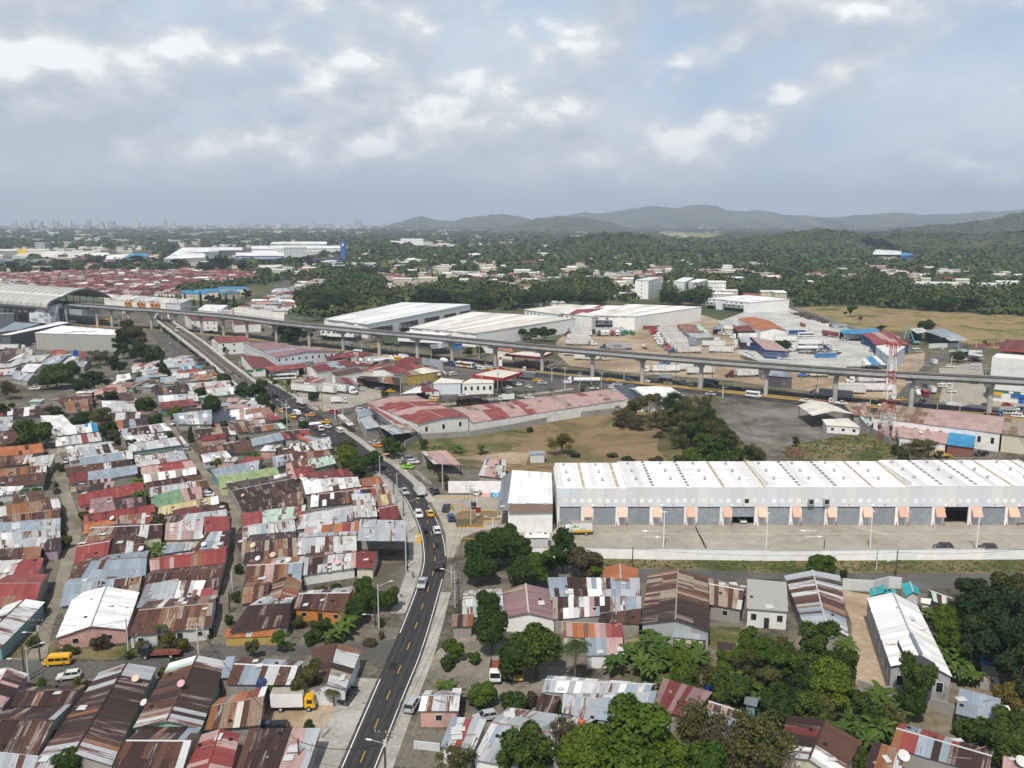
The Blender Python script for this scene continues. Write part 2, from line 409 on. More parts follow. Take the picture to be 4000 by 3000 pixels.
class MB:
	"""collects simple solids into one mesh"""
	def __init__(s):s.v,s.f=[],[]
	def add(s,vs,fs):
		b=len(s.v)
		s.v+=[tuple(v)for v in vs]
		s.f+=[tuple(b+i for i in f)for f in fs]
		return s
	def box(s,x0,x1,y0,y1,z0,z1):
		return s.add([(x0,y0,z0),(x1,y0,z0),(x1,y1,z0),(x0,y1,z0),(x0,y0,z1),(x1,y0,z1),(x1,y1,z1),(x0,y1,z1)],[(3,2,1,0),(4,5,6,7),(0,1,5,4),(1,2,6,5),(2,3,7,6),(3,0,4,7)])
	def prism(s,poly,z0,z1):
		n=len(poly)
		lo=[(*p[:2],z0 if not callable(z0)else z0(p))for p in poly]
		hi=[(*p[:2],z1 if not callable(z1)else z1(p))for p in poly]
		return s.add(lo+hi,[tuple(range(n-1,-1,-1)),tuple(range(n,2*n))]+[(i,(i+1)%n,n+(i+1)%n,n+i)for i in range(n)])
	def profile(s,prof,y0,y1,y0t=None,y1t=None):
		"""closed (x,z) outline carried across y"""
		n=len(prof)
		a=[(x,y0,z)for x,z in prof]
		b=[(x,y1,z)for x,z in prof]
		return s.add(a+b,[tuple(range(n)),tuple(range(2*n-1,n-1,-1))]+[(i,n+i,n+(i+1)%n,(i+1)%n)for i in range(n)])
	def tube(s,p,q,r,r2=None,n=8):
		p,q=Vector(p),Vector(q)
		d=(q-p).normalized()
		u=d.orthogonal().normalized()
		w=d.cross(u)
		r2=r if r2 is None else r2
		vs=[]
		for c,rr in((p,r),(q,r2)):
			for i in range(n):
				a=2*math.pi*i/n
				vs.append(c+(u*math.cos(a)+w*math.sin(a))*rr)
		return s.add(vs,[tuple(range(n-1,-1,-1)),tuple(range(n,2*n))]+[(i,(i+1)%n,n+(i+1)%n,n+i)for i in range(n)])
	def path(s,pts,r,n=6):
		for a,b in zip(pts,pts[1:]):s.tube(a,b,r,None,n)
		return s
	def mesh(s,name,mat,bevel=0.0,smooth=False):
		me=mesh_from(name,s.v,s.f,mat,None,smooth)
		if bevel:
			bm=bmesh.new();bm.from_mesh(me)
			bmesh.ops.bevel(bm,geom=bm.edges[:],offset=bevel,segments=2,affect='EDGES',clamp_overlap=True)
			bm.to_mesh(me);bm.free()
		return me
	def obj(s,name,mat,parent=None,bevel=0.0,smooth=False,**kw):
		return link(name,s.mesh(name,mat,bevel,smooth),parent,**kw)
def ground_poly(name,pts,mat,z,thick=0.0,kind='structure'):
	"""flat sheet from a closed list of ground points"""
	vs=[(p[0],p[1],z)for p in pts]
	bm=bmesh.new()
	f=bm.faces.new([bm.verts.new(v)for v in vs])
	if f.normal.z<0 or(f.normal_update()or f.normal.z<0):f.normal_flip()
	if thick:
		r=bmesh.ops.extrude_face_region(bm,geom=[f])
		bmesh.ops.translate(bm,vec=(0,0,-thick),verts=[e for e in r['geom']if isinstance(e,bmesh.types.BMVert)])
		bmesh.ops.recalc_face_normals(bm,faces=bm.faces[:])
	bmesh.ops.triangulate(bm,faces=[x for x in bm.faces if len(x.verts)>4])
	me=bpy.data.meshes.new(name)
	bm.to_mesh(me);bm.free()
	me.materials.append(mat)
	return tag(link(name,me),kind=kind)
def poly(crop,s,z=0.0):
	"""'C1 1,2 3,4 B2 5,6' -> ground points"""
	out=[]
	for tok in s.split():
		if ',' in tok:
			u,v=map(float,tok.split(','))
			out.append(at(crop,u,v,z))
		else:
			crop=tok
	return out
def resample(pts,n):
	pts=[Vector(p)for p in pts]
	L=[0.0]
	for a,b in zip(pts,pts[1:]):L.append(L[-1]+(b-a).length)
	out,j=[],0
	for i in range(n):
		t=L[-1]*i/(n-1)
		while j<len(pts)-2 and L[j+1]<t:j+=1
		k=(t-L[j])/max(1e-9,L[j+1]-L[j])
		out.append(pts[j].lerp(pts[j+1],k))
	return out
def smooth_line(pts,it=2):
	for _ in range(it):
		q=[pts[0]]
		for a,b in zip(pts,pts[1:]):
			q+=[a.lerp(b,0.25),a.lerp(b,0.75)]
		q.append(pts[-1])
		pts=q
	return pts
def strip(name,left,right,mat,z,kind='structure',thick=0.0):
	n=len(left)
	vs=[(p[0],p[1],p[2]+z)for p in left]+[(p[0],p[1],p[2]+z)for p in right]
	fs=[(i,n+i,n+i+1,i+1)for i in range(n-1)]
	if thick:
		vs+=[(x,y,zz-thick)for x,y,zz in vs]
		m=2*n
		fs+=[(m+i,i,i+1,m+i+1)for i in range(n-1)]
		fs+=[(n+i,m+n+i,m+n+i+1,n+i+1)for i in range(n-1)]
		fs+=[(m+i,m+i+1,m+n+i+1,m+n+i)for i in range(n-1)]
		fs+=[(0,m,m+n,n),(n-1,2*n-1,m+2*n-1,m+n-1)]
	me=mesh_from(name,vs,fs,mat)
	return tag(link(name,me),kind=kind)
def offset(line,d):
	"""line moved sideways by d metres (positive = to the right of travel)"""
	out=[]
	for i,p in enumerate(line):
		a,b=line[max(0,i-1)],line[min(len(line)-1,i+1)]
		t=(b-a);t.z=0;t.normalize()
		out.append(p+Vector((t.y,-t.x,0))*d)
	return out
def inside(pt,pg):
	x,y=pt[0],pt[1]
	c=False
	j=len(pg)-1
	for i in range(len(pg)):
		xi,yi,xj,yj=pg[i][0],pg[i][1],pg[j][0],pg[j][1]
		if(yi>y)!=(yj>y)and x<(xj-xi)*(y-yi)/(yj-yi)+xi:c=not c
		j=i
	return c
ORD=['first','second','third','fourth','fifth','sixth','seventh','eighth','ninth','tenth','eleventh','twelfth','thirteenth','fourteenth','fifteenth','sixteenth','seventeenth','eighteenth','nineteenth','twentieth']
def ordn(i):
	if i<20:return ORD[i]
	t,u=divmod(i+1,10)
	w=['','','twenty','thirty','forty','fifty','sixty','seventy','eighty','ninety'][t]
	return w+'-'+ORD[u-1]if u else(w[:-1]+'ieth')
FOOT=[]
# roofs and houses
def sheet(root,parent,P00,P10,P11,P01,mat,name='roof_sheet',thick=0.05,loc=None):
	"""one roof sheet between four corners; u across, v down the slope"""
	w=(P10-P00).length
	l=(P01-P00).length
	n=(P10-P00).cross(P01-P00).normalized()
	if n.z<0:n=-n
	top=[P00,P10,P11,P01]
	bot=[p-n*thick for p in top]
	uvt=[(0,0),(w,0),(w,l),(0,l)]
	vs=[p-loc for p in top+bot]
	fs=[(0,1,2,3),(7,6,5,4),(0,4,5,1),(1,5,6,2),(2,6,7,3),(3,7,4,0)]
	nn=(vs[1]-vs[0]).cross(vs[2]-vs[0])
	if nn.z<0:fs=[tuple(reversed(f))for f in fs]
	uvs=[[uvt[i%4]for i in f]for f in fs]
	return link(name,mesh_from(name,vs,fs,mat,uvs),parent)
def lay_sheets(root,parent,loc,a0,a1,b0,b1,pat,sw,rng,rows=1,jit=0.5):
	"""cover the patch a0-a1 (upper edge) to b0-b1 (lower edge) with sheets; pat = one letter per strip, resampled"""
	L=(a1-a0).length
	n=max(1,round(L/sw))
	n=min(n,60)
	for r in range(rows):
		v0,v1=r/rows,(r+1)/rows
		for i in range(n):
			s0,s1=i/n,(i+1)/n
			k=int((i+0.5)/n*len(pat))
			if rng.random()<0.16*jit*2:k=max(0,min(len(pat)-1,k+rng.choice((-2,-1,1,2))))
			ch=pat[k]
			def pt(s,v):
				return a0 .lerp(a1,s).lerp(b0 .lerp(b1,s),v)
			up=Vector((0,0,rng.random()*0.045+(rows-r)*0.03+0.02))
			ov=0.02
			v1o=v1+(rng.random()*0.03*jit if r==rows-1 else 0.02)
			sheet(root,parent,pt(s0-ov/n,v0)+up,pt(s1+ov/n,v0)+up,pt(s1+ov/n,v1o)+up,pt(s0-ov/n,v1o)+up,TINS[ch],loc=loc)
def wall_windows(root,wall,p,q,z0,z1,spec,loc,near):
	"""spec 'NxF' windows in N columns and F storeys on the wall p-q; 'd' adds a door"""
	door='d' in spec
	nx,nf=map(int,spec.replace('d','').split('x'))
	d=q-p;L=d.length;d.normalize()
	nrm=Vector((d.y,-d.x,0))
	fh=(z1-z0)/nf
	mb_done=0
	for f in range(nf):
		for i in range(nx):
			c=p+d*(L*(i+0.5)/nx)
			w=min(1.05,L/nx*0.45)/2
			zb,zt=z0+f*fh+fh*0.40,z0+f*fh+fh*0.72
			isdoor=door and f==0 and i==nx//2
			if isdoor:zb,zt,w=z0+0.02,z0+min(2.2,fh*0.75),0.5
			a,b=c-d*w,c+d*w
			def slab(e,o0,o1,zb,zt):
				aa,bb=a-d*e,b+d*e
				return MB().prism([aa+nrm*o0,bb+nrm*o0,bb+nrm*o1,aa+nrm*o1],zb-e,zt+e)
			if isdoor:
				m=slab(0.0,0.0,0.06,zb,zt);m.v=[tuple(Vector(v)-loc)for v in m.v]
				m.obj('door',DARK if random.random()<.5 else WOOD,root)
			else:
				m=slab(0.08,0.0,0.05,zb,zt);m.v=[tuple(Vector(v)-loc)for v in m.v]
				fr=m.obj('window',DIRTYW,root)
				m=slab(-0.02,0.051,0.07,zb,zt);m.v=[tuple(Vector(v)-loc)for v in m.v]
				m.obj('pane',GLASS,fr)
def house(c,quad,ridge,z,pat,wall='block',name='house',label='',cat='house',group=None,sw=1.0,rows=None,rise=None,win=None,open_=False,inset=0.35,base=0.0,jit=0.5,thick_wall=False,corners=None):
	"""quad: near-left, near-right, far-right, far-left corners of the roof in the picture, at eave height z"""
	if corners is None:
		C=[at(c,u,v,z)for u,v in quad]
	else:
		C=[Vector(p)for p in corners]
	loc=sum(C,Vector())/4
	loc.z=base
	FOOT.append([Vector((p.x,p.y,0))for p in C])
	rng=random.Random(int(abs(loc.x*131+loc.y*17+len(pat))))
	z=z+rng.random()*0.25
	for p in C:p.z=z
	root=thing(name,label,cat,loc,0,group)
	A,B,Cc,D=C
	pats=pat.split('/')
	far=loc.y>330
	W_,L_=((B-A).length+(Cc-D).length)/2,((D-A).length+(Cc-B).length)/2
	roof=None
	ctr=sum(C,Vector())/4
	if ridge in('x','y'):
		if ridge=='x':
			r0,r1,span=(A+D)/2,(B+Cc)/2,L_
			sides=[(r0,r1,A,B),(r1,r0,Cc,D)]
		else:
			r0,r1,span=(A+B)/2,(D+Cc)/2,W_
			sides=[(r1,r0,D,A),(r0,r1,B,Cc)]
		h=rise if rise is not None else min(1.5,0.10*span+0.25)
		r0 .z+=h;r1 .z+=h
		def ins(p,k=inset):
			q=p.lerp(Vector((ctr.x,ctr.y,p.z)),min(0.45,k/max(0.5,((p-ctr).xy.length))*1.3));return q
		zz=0.10
		a,b,cc,d=(ins(p)for p in(A,B,Cc,D))
		e0,e1=ins(r0),ins(r1)
		if not open_:
			V=[Vector((p.x,p.y,base))for p in(a,b,cc,d)]+[Vector((p.x,p.y,p.z-zz))for p in(a,b,cc,d,e0,e1)]
			if ridge=='x':
				Fs=[(0,1,5,4),(1,2,6,9,5),(2,3,7,6),(3,0,4,8,7),(4,5,9,8),(6,7,8,9)]
			else:
				Fs=[(0,1,5,8,4),(1,2,6,5),(2,3,7,9,6),(3,0,4,7),(4,8,9,7),(5,6,9,8)]
			wl=link('wall',mesh_from('wall',[v-loc for v in V],Fs,WALLS[wall]),root)
		cap=MB().tube(r0-loc+Vector((0,0,.07)),r1-loc+Vector((0,0,.07)),0.16,None,6)
		roof=cap.obj('roof',TINS['a']if 'W' in pat else TINS[pats[0][len(pats[0])//2]]if rng.random()<.6 else TINS['h'],root)
		for i,(p0,p1,q0,q1)in enumerate(sides):
			pt=pats[i%len(pats)]
			if i==1 and len(pats)==1:pt=pt[::-1]
			if i==1 and len(pats)==2:pt=pt[::-1]
			rw=rows if rows else max(1,round((p0-q0).length/4.2))
			lay_sheets(root,roof,loc,p0,p1,q0,q1,pt,sw if not far else max(sw,2.0),rng,min(rw,4),jit)
	else:
		h=rise if rise is not None else(0.0 if ridge=='f' else min(1.2,0.07*L_+0.15))
		D2,C2=D+Vector((0,0,h)),Cc+Vector((0,0,h))
		def ins(p,k=inset):
			return p.lerp(Vector((ctr.x,ctr.y,p.z)),min(0.45,k/max(0.5,((p-ctr).xy.length))*1.3))
		a,b,cc,d=ins(A),ins(B),ins(C2),ins(D2)
		if not open_:
			V=[Vector((p.x,p.y,base))for p in(a,b,cc,d)]+[Vector((p.x,p.y,p.z-0.08))for p in(a,b,cc,d)]
			Fs=[(0,1,5,4),(1,2,6,5),(2,3,7,6),(3,0,4,7),(4,5,6,7)]
			wl=link('wall',mesh_from('wall',[v-loc for v in V],Fs,WALLS[wall]),root)
		edge=MB().tube(D2-loc,C2-loc,0.09,None,6)
		roof=edge.obj('roof',TINS['h'],root)
		if ridge=='f' and pat[0]in 'fWe' and len(set(pat))==1:
			sheet(root,roof,D2+Vector((0,0,.06)),C2+Vector((0,0,.06)),B+Vector((0,0,.06)),A+Vector((0,0,.06)),TINS[pat[0]],'roof_slab',0.14,loc)
		else:
			rw=rows if rows else max(1,round((D2-A).length/4.2))
			lay_sheets(root,roof,loc,D2,C2,A,B,pats[0],sw if not far else max(sw,2.0),rng,min(rw,4),jit)
	if open_:
		for p in(A,B,Cc,D):
			q=ins(p)-loc
			MB().tube((q.x,q.y,0),(q.x,q.y,z-0.1-base),0.12).obj('post',GALV if wall in('grey','steel')else DARK,root)
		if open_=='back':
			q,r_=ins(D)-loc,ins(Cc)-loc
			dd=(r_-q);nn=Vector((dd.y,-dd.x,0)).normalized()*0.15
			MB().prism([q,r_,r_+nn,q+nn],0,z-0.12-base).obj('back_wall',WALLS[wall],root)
	elif win:
		for wspec in win.split(';'):
			side,spec=wspec.split(':')
			p,q={'0':(a,b),'1':(b,cc),'2':(cc,d),'3':(d,a)}[side]
			wall_windows(root,None,Vector((p.x,p.y,0)),Vector((q.x,q.y,0)),base,z,spec,loc,not far)
	return root
def describe(pat):
	s=pat.replace('/','')
	cnt=sorted(set(s),key=lambda ch:-s.count(ch))
	cnt=[x for x in cnt if x!='x']or['x']
	if len(cnt)==1:return COLNAME[cnt[0]]+' roofed'
	return '%s and %s roofed'%(COLNAME[cnt[0]],COLNAME[cnt[1]])
def letters(cu):
	"""flat lettering curve -> plain mesh"""
	o=bpy.data.objects.new('tmp',cu)
	me=bpy.data.meshes.new_from_object(o)
	bpy.data.objects.remove(o)
	bpy.data.curves.remove(cu)
	return me
	# GROUND AND ROADS
g=mesh_from('ground',[(-15000,-200,0),(15000,-200,0),(15000,15000,0),(-15000,15000,0)],[(0,1,2,3)],G_FAR)
tag(link('ground',g),kind='structure')
ground_poly('town_ground',[(-330,50),(330,50),(330,330),(260,420),(-60,560),(-200,760),(-470,820),(-470,400)],G_TOWN,0.015)
def zone(name,crop,s,mat,z):
	return ground_poly(name,poly(crop,s),mat,z)
zone('dry_field','B2','1290,560 1500,520 2212,360 B3 300,320 900,215 1450,140 1720,180 1900,420 2130,720 1400,740 390,740 380,800 340,800 0,775 B2 2150,760 1900,720 1700,650 1500,600',G_DRY,0.03)
zone('green_field_edge','B2','1250,540 1420,470 2212,390 B3 120,360 130,430 B2 2212,480 2212,580 1700,600 1400,600',G_GREEN,0.045)
zone('scrub_ground','B3','1330,150 1760,110 1960,330 2200,640 1380,700 1250,560',G_SCRUB,0.05)
zone('field_track','B2','1650,640 2212,590 B3 150,600 120,700 0,690 B2 2150,680 1900,660',G_YARD,0.055)
zone('gravel_yard','B3','1950,170 2212,190 B4 300,150 720,250 880,400 640,430 760,540 100,530 0,520 B3 2110,480',G_GRAVEL,0.03)
zone('gravel_drive','B3','1740,170 1830,170 2150,520 2060,560 1880,380',G_GRAVEL,0.06)
zone('yard_grass','B4','120,545 640,440 880,410 1080,520 1180,640 900,670 200,660',G_GREEN,0.04)
zone('truck_yard','A3','380,1190 480,1090 740,1070 1050,1050 1290,990 1640,950 1800,1000 1930,1200 1980,1330 2212,1420 A4 600,1480 1050,1520 1040,1700 A3 1900,1520 900,1440 500,1390 400,1300',G_YARD,0.03)
zone('concrete_yard','A3','1780,1010 2000,930 A4 0,905 200,895 480,1000 760,1090 900,1250 950,1400 0,1390 A3 2212,1380 1960,1290 1900,1150',G_SLAB,0.045)
zone('straw_field','A4','200,890 650,872 1400,920 2212,960 2500,1000 2500,1290 1850,1230 1400,1130 1150,1100 760,1095',G_STRAW,0.03)
zone('parking_lot','D8','740,830 1480,720 1560,1250 2600,1350 2600,1700 880,1450 740,1410 800,1200',G_LOT,0.03)
zone('crossing_asphalt','D5','0,880 900,950 1500,1000 1950,1060 1860,1180 1100,1240 0,1360 D4 1550,1440 1000,1460 700,1400 1300,1290 2212,1230',G_ASPO,0.05)
zone('fuel_lot','D4','1030,830 2212,960 D5 200,1000 D4 1500,1060 1100,930',G_ASPO,0.045)
zone('repair_yard','D3','560,1000 700,930 1400,900 2212,980 2212,1450 1500,1530 1180,1580 900,1440 640,1200',G_LOT,0.03)
zone('warehouse_lot','B3','-60,1215 2212,1200 B4 2600,1190 2600,1460 0,1440 B3 85,1420 -40,1330',G_LOT,0.04)
zone('entrance_lot','B2','1500,1000 1560,960 2212,960 2212,1262 1950,1262 1780,1330 1710,1500 1640,1500 1640,1310 1600,1190 1540,1070',G_LOT,0.045)
zone('entrance_lawn','B2','1780,1098 2112,1098 2112,1182 1972,1188 1962,1242 1735,1242 1700,1140',G_DRY,0.06)
zone('wall_verge','B3','700,1500 2212,1500 B4 2600,1500 2600,1640 0,1640 B3 1700,1610 720,1600',G_GREEN,0.04)
zone('back_lane','B3','650,1590 1700,1607 B4 0,1636 1000,1636 2600,1640 C4 2600,90 2212,85 1310,118 1100,62 620,22 C3 2212,30 1090,60 650,0',G_ASPO,0.05)
zone('chapel_yard','C4','630,120 880,165 850,300 1070,1000 770,965 735,700 720,400 680,300',G_YARD,0.04)
zone('lawn_patch','C3','1705,440 1975,440 1975,610 1690,610',G_GREEN,0.05)
zone('dirt_plot','C2','1480,760 1640,560 1900,480 2212,640 C3 300,700 500,820 280,1010 0,1030 C2 1850,980 1540,940',G_LANE,0.04)
zone('truck_plot','C2','20,1050 720,1060 640,1330 300,1400 -40,1330',G_YARD,0.04)
zone('green_strip','B2','-20,20 130,160 200,200 60,160 -20,120',G_GREEN,0.05)
zone('roadside_green','D3','80,880 230,900 520,1130 720,1360 640,1330 380,1150 120,1020',G_GREEN,0.05)
zone('jungle_floor','C3','950,560 1400,480 2300,560 C4 760,480 760,1000 1150,1100 2400,600 2400,1800 -100,1800 C3 1300,1800 900,840',G_BASE,0.03)
zone('cross_street','C1','-60,725 380,738 1000,738 1300,702 1950,602 2212,592 C2 200,602 600,592 900,572 1215,545 1085,795 940,728 880,690 420,684 0,690 C1 2000,722 1300,812 860,855 500,905 300,885 -60,860',G_ASPO,0.05)
def lane(name,l,r,mat,z=0.045):
	a,b=smooth_line(poly('C1',l),1),smooth_line(poly('C1',r),1)
	return strip(name,resample(a,40),resample(b,40),mat,z)
lane('gravel_lane','230,720 340,480 470,90 B1 510,1590 575,1350 556,1100 510,900 450,750 435,600 400,540','400,720 450,440 540,240 590,60 B1 650,1480 720,1250 660,1080 610,950 570,750 520,600 470,540',G_LANE)
lane('gravel_lane','1820,590 1870,420 1900,200 1930,60 B1 1990,1400 2000,1250 1950,1080 1830,920 1700,720 1620,600 1500,420 1400,290','1960,590 1990,330 1975,160 2010,20 B1 2100,1400 2080,1200 2080,1080 2000,980 1890,850 1740,700 1690,590 1560,440 1460,300',G_LANE)
zone('lane_verge','C1','0,730 200,520 300,420 340,480 220,720',G_GREEN,0.04)
zone('street_verge','C1','400,720 1000,725 1080,680 1650,620 1640,560 1150,600 560,640 420,560',G_GREEN,0.035)
def PP(s):return[at('P',*map(float,t.split(',')))for t in s.split()]
RL=PP('1200,3300 1328,3000 1499.6,2607 1547,2499 1619,2318 1643,2242 1654,2196 1652,2145 1643,2085 1628,2040 1607,1995 1586,1955 1559,1916 1511,1868 1438,1814 1344,1763 1267,1717 1205,1674 1149,1634 1086,1586 1020,1541 960,1504')
RR=PP('1352,3300 1472,3000 1588,2700 1656,2539 1732,2264 1743,2225 1746,2177 1737,2106 1719,2055 1694.6,2000 1666,1955 1610,1889 1568,1854 1538,1823 1479,1789 1452,1771 1384,1717 1310,1668 1253,1622 1194,1586 1113,1528 1045,1494 1012,1478')
RL,RR=resample(smooth_line(RL),160),resample(smooth_line(RR),160)
strip('main_road',RL,RR,G_ASPH,0.075)
RC=[a.lerp(b,0.5)for a,b in zip(RL,RR)]
SV=resample(smooth_line(poly('B2','600,290 760,240 930,200 1150,122 1330,70 D4 700,1310 1400,1330 2212,1250 D5 700,1150')),60)
strip('service_road',offset(SV,-4.0),offset(SV,4.0),G_ASPO,0.06)
def side(name,line,i0,i1,d0,d1,mat,h=0.13):
	seg=line[i0:i1]
	return strip(name,offset(seg,d0),offset(seg,d1),mat,h,thick=h-0.01)
def idx(line,ypx):
	return min(range(len(line)),key=lambda i:abs(line[i].y-at('P',2000,ypx).y))
side('sidewalk',RL,0,idx(RL,2625),-5.2,-0.25,G_PATH)
side('sidewalk',RL,idx(RL,2400),idx(RL,1835),-3.4,-0.25,G_PATH)
side('sidewalk',RR,idx(RR,1960),idx(RR,1668),0.25,2.6,G_PATH)
side('road_shoulder',RR,0,idx(RR,2290),0.25,2.4,G_PATH,0.06)
side('sidewalk',RR,idx(RR,1600),idx(RR,1480),0.3,2.4,G_PATH)
def marking(line,d,w,i0,i1,mat,name='road_marking'):
	seg=offset(line[i0:i1],d)
	return strip(name,offset(seg,-w/2),offset(seg,w/2),mat,0.085)
marking(RL,0.28,0.16,0,idx(RL,2625),WHITEP)
marking(RL,0.28,0.16,idx(RL,2480),idx(RL,1850),WHITEP)
marking(RR,-0.28,0.16,0,idx(RR,2240),WHITEP)
marking(RR,-0.28,0.16,idx(RR,2170),idx(RR,1960),WHITEP)
def dashes(line,d,on,off,w,mat,s0=0.0,s1=1e9,z=0.087,name='lane_dashes'):
	L,s=0.0,0
	mb=MB()
	cl=offset(line,d)
	fine=resample(cl,int(sum((b-a).length for a,b in zip(cl,cl[1:]))/0.5)+2)
	step=sum((b-a).length for a,b in zip(fine,fine[1:]))/(len(fine)-1)
	k=0
	while k<len(fine)-2:
		sdist=k*step
		n=max(1,int(on/step))
		if s0<=sdist<=s1:
			seg=fine[k:k+n+1]
			a,b=offset(seg,-w/2),offset(seg,w/2)
			m=len(seg)
			mb.add([(p.x,p.y,p.z+z)for p in a]+[(p.x,p.y,p.z+z)for p in b],[(i,m+i,m+i+1,i+1)for i in range(m-1)])
		k+=max(1,int((on+off)/step))
	return tag(mb.obj(name,mat),kind='structure')
dashes(RC,0.0,3.0,6.0,0.15,YELP)
for d in(-2.1,-.95,.95,2.1):
	marking([p for p in RC],d,.5,0,150,M('tyre_wear',(.050,.049,.049),.75,.35,.5),'road_wear').location.z=-.005
rgp=random.Random(2)
for k in range(9):
	i=rgp.randrange(6,150);j=min(159,i+rgp.choice((2,3,5)))
	o0=rgp.uniform(-2.4,1.2)
	seg=RC[i:j]
	if len(seg)>1:strip('asphalt_patch',offset(seg,o0),offset(seg,o0+rgp.uniform(.7,1.6)),M('tar_patch',(.018,.018,.019),.7,.2,1),.0835)
mbz=MB()
za,zb=at('B2',455,345),at('B2',575,335)
for i in range(9):
	c=za.lerp(zb,(i+.5)/9)+Vector((0,0,0))
	mbz.add([(c.x-.32,c.y-2.4,.09),(c.x+.32,c.y-2.4,.09),(c.x+.12,c.y+2.4,.09),(c.x-.52,c.y+2.4,.09)],[(0,1,2,3)])
tag(mbz.obj('zebra_crossing',WHITEP),kind='structure')
zone('yellow_bay','B2','1388,1298 1425,1298 1428,1382 1392,1382',YELP,0.145)
# METRO VIADUCT
VC=PP('382,1274 439.6,1278 507,1285 594,1287 689,1296 789,1305 875,1312 967,1323 1081,1341 1209,1356 1341,1370 1482.6,1386 1631,1401 1766.7,1415 1935,1434 2117.5,1454 2314,1474 2508,1496 2737,1519 2990,1546 3260,1574 3556.5,1600 3861.7,1621')
dirL=(VC[0]-VC[6]).normalized()
dirR=(VC[-1]-VC[-4]).normalized()
VLINE=[VC[0]+dirL*150,VC[0]+dirL*60]+VC[::1]+[VC[-1]+dirR*30,VC[-1]+dirR*75]
VLINE=resample(smooth_line(VLINE,2),120)
def vz(x):
	return float(np.interp(x,[-330,-222,-155,16,91,171,230],[13.9,12.7,12.1,11.7,12.2,13.2,13.9]))
def sweep(name,line,sec,mat,parent=None,zf=None,closed=True):
	k=len(sec)
	vs=[]
	for i,p in enumerate(line):
		a,b=line[max(0,i-1)],line[min(len(line)-1,i+1)]
		t=(b-a);t.z=0;t.normalize()
		nrm=Vector((t.y,-t.x,0))
		z0=zf(p)if zf else p.z
		for o,zz in sec:
			q=p+nrm*o
			vs.append((q.x,q.y,z0+zz))
	fs=[]
	for i in range(len(line)-1):
		for j in range(k if closed else k-1):
			a,b=i*k+j,i*k+(j+1)%k
			fs.append((a,b,b+k,a+k))
	if closed:
		fs+=[tuple(range(k-1,-1,-1)),tuple(range((len(line)-1)*k,len(line)*k))]
	return link(name,mesh_from(name,vs,fs,mat),parent)
via=thing('metro_viaduct','long pale concrete metro viaduct crossing the whole town on round columns','viaduct')
zf=lambda p:vz(p.x)
DECKC=M('viaduct_concrete',(0.40,0.41,0.42),0.85,0.12,0.25,stain=(0.30,0.30,0.30))
nspan=41
for i in range(nspan):
	seg=[VLINE[k]for k in range(i*119//nspan,(i+1)*119//nspan+1)]
	sweep('girder',seg,[(-4.7,2.0),(-4.7,1.35),(-2.5,0.0),(2.5,0.0),(4.7,1.35),(4.7,2.0)],DECKC,via,zf)
sweep('parapet',VLINE,[(4.55,2.0),(4.75,2.0),(4.75,2.6),(4.55,2.6)],DECKC,via,zf)
sweep('parapet',VLINE,[(-4.75,2.0),(-4.55,2.0),(-4.55,2.6),(-4.75,2.6)],DECKC,via,zf)
for o in(-2.2,2.2):
	sweep('track_bed',VLINE,[(o-1.9,2.02),(o+1.9,2.02),(o+1.9,2.35),(o-1.9,2.35)],G_TRACK,via,zf)
	for r_ in(-0.72,0.72):
		sweep('rail',VLINE,[(o+r_-.06,2.36),(o+r_+.06,2.36),(o+r_+.06,2.52),(o+r_-.06,2.52)],DARK,via,zf)
sweep('walkway',VLINE,[(-0.28,2.02),(0.28,2.02),(0.28,2.7),(-0.28,2.7)],M('walkway_dust',(0.20,0.165,0.13),0.9,0.2,0.5),via,zf)
sweep('contact_wire',VLINE,[(2.15,6.4),(2.25,6.4),(2.25,6.5),(2.15,6.5)],GALV,via,zf)
sweep('contact_wire',VLINE,[(-2.25,6.4),(-2.15,6.4),(-2.15,6.5),(-2.25,6.5)],GALV,via,zf)
sweep('contact_wire',VLINE,[(-2.25,7.4),(-2.17,7.4),(-2.17,7.48),(-2.25,7.48)],GALV,via,zf)
colsteps=[p for p in VC]+[VC[-1]+dirR*31]
for i,p in enumerate(colsteps):
	z=vz(p.x)
	j=min(range(len(VLINE)),key=lambda k:(VLINE[k].xy-p.xy).length)
	q=VLINE[j];t=(VLINE[min(119,j+1)]-VLINE[max(0,j-1)]);t.z=0;t.normalize()
	nrm=Vector((t.y,-t.x,0))
	c=MB().tube((p.x,p.y,0),(p.x,p.y,z-1.6),1.02,1.02,18).obj('column',CONC,via,smooth=False)
	cap=MB()
	lo=[p+t*a*1.0+nrm*b*1.0 for a,b in((-1,-1),(1,-1),(1,1),(-1,1))]
	hi=[p+t*a*1.2+nrm*b*2.7 for a,b in((-1,-1),(1,-1),(1,1),(-1,1))]
	cap.add([(v.x,v.y,z-1.75)for v in lo]+[(v.x,v.y,z+0.0)for v in hi],[(3,2,1,0),(4,5,6,7),(0,1,5,4),(1,2,6,5),(2,3,7,6),(3,0,4,7)])
	cap.obj('pier_cap',CONC,c)
	b=p-t*1.6
	MB().prism([b+t*x*1.3+nrm*(y+2.2)for x,y in((-1,-.9),(1,-.9),(1,.9),(-1,.9))],z-1.1,z-0.05).obj('bearing_block',CONC2,c)
for i in range(0,119,2):
	p=VLINE[i];a=VLINE[i+1];t=(a-p).normalized();nrm=Vector((t.y,-t.x,0));z=vz(p.x)
	if i%4==0:
		q=p-nrm*0.0
		MB().tube((q.x,q.y,z+2.5),(q.x,q.y,z+7.7),0.10,.07).tube((q.x-nrm.x*2.4,q.y-nrm.y*2.4,z+6.9),(q.x+nrm.x*2.4,q.y+nrm.y*2.4,z+6.9),.05).obj('catenary_mast',GALV,via)
VG=[Vector((p.x,p.y,0))for p in VLINE]
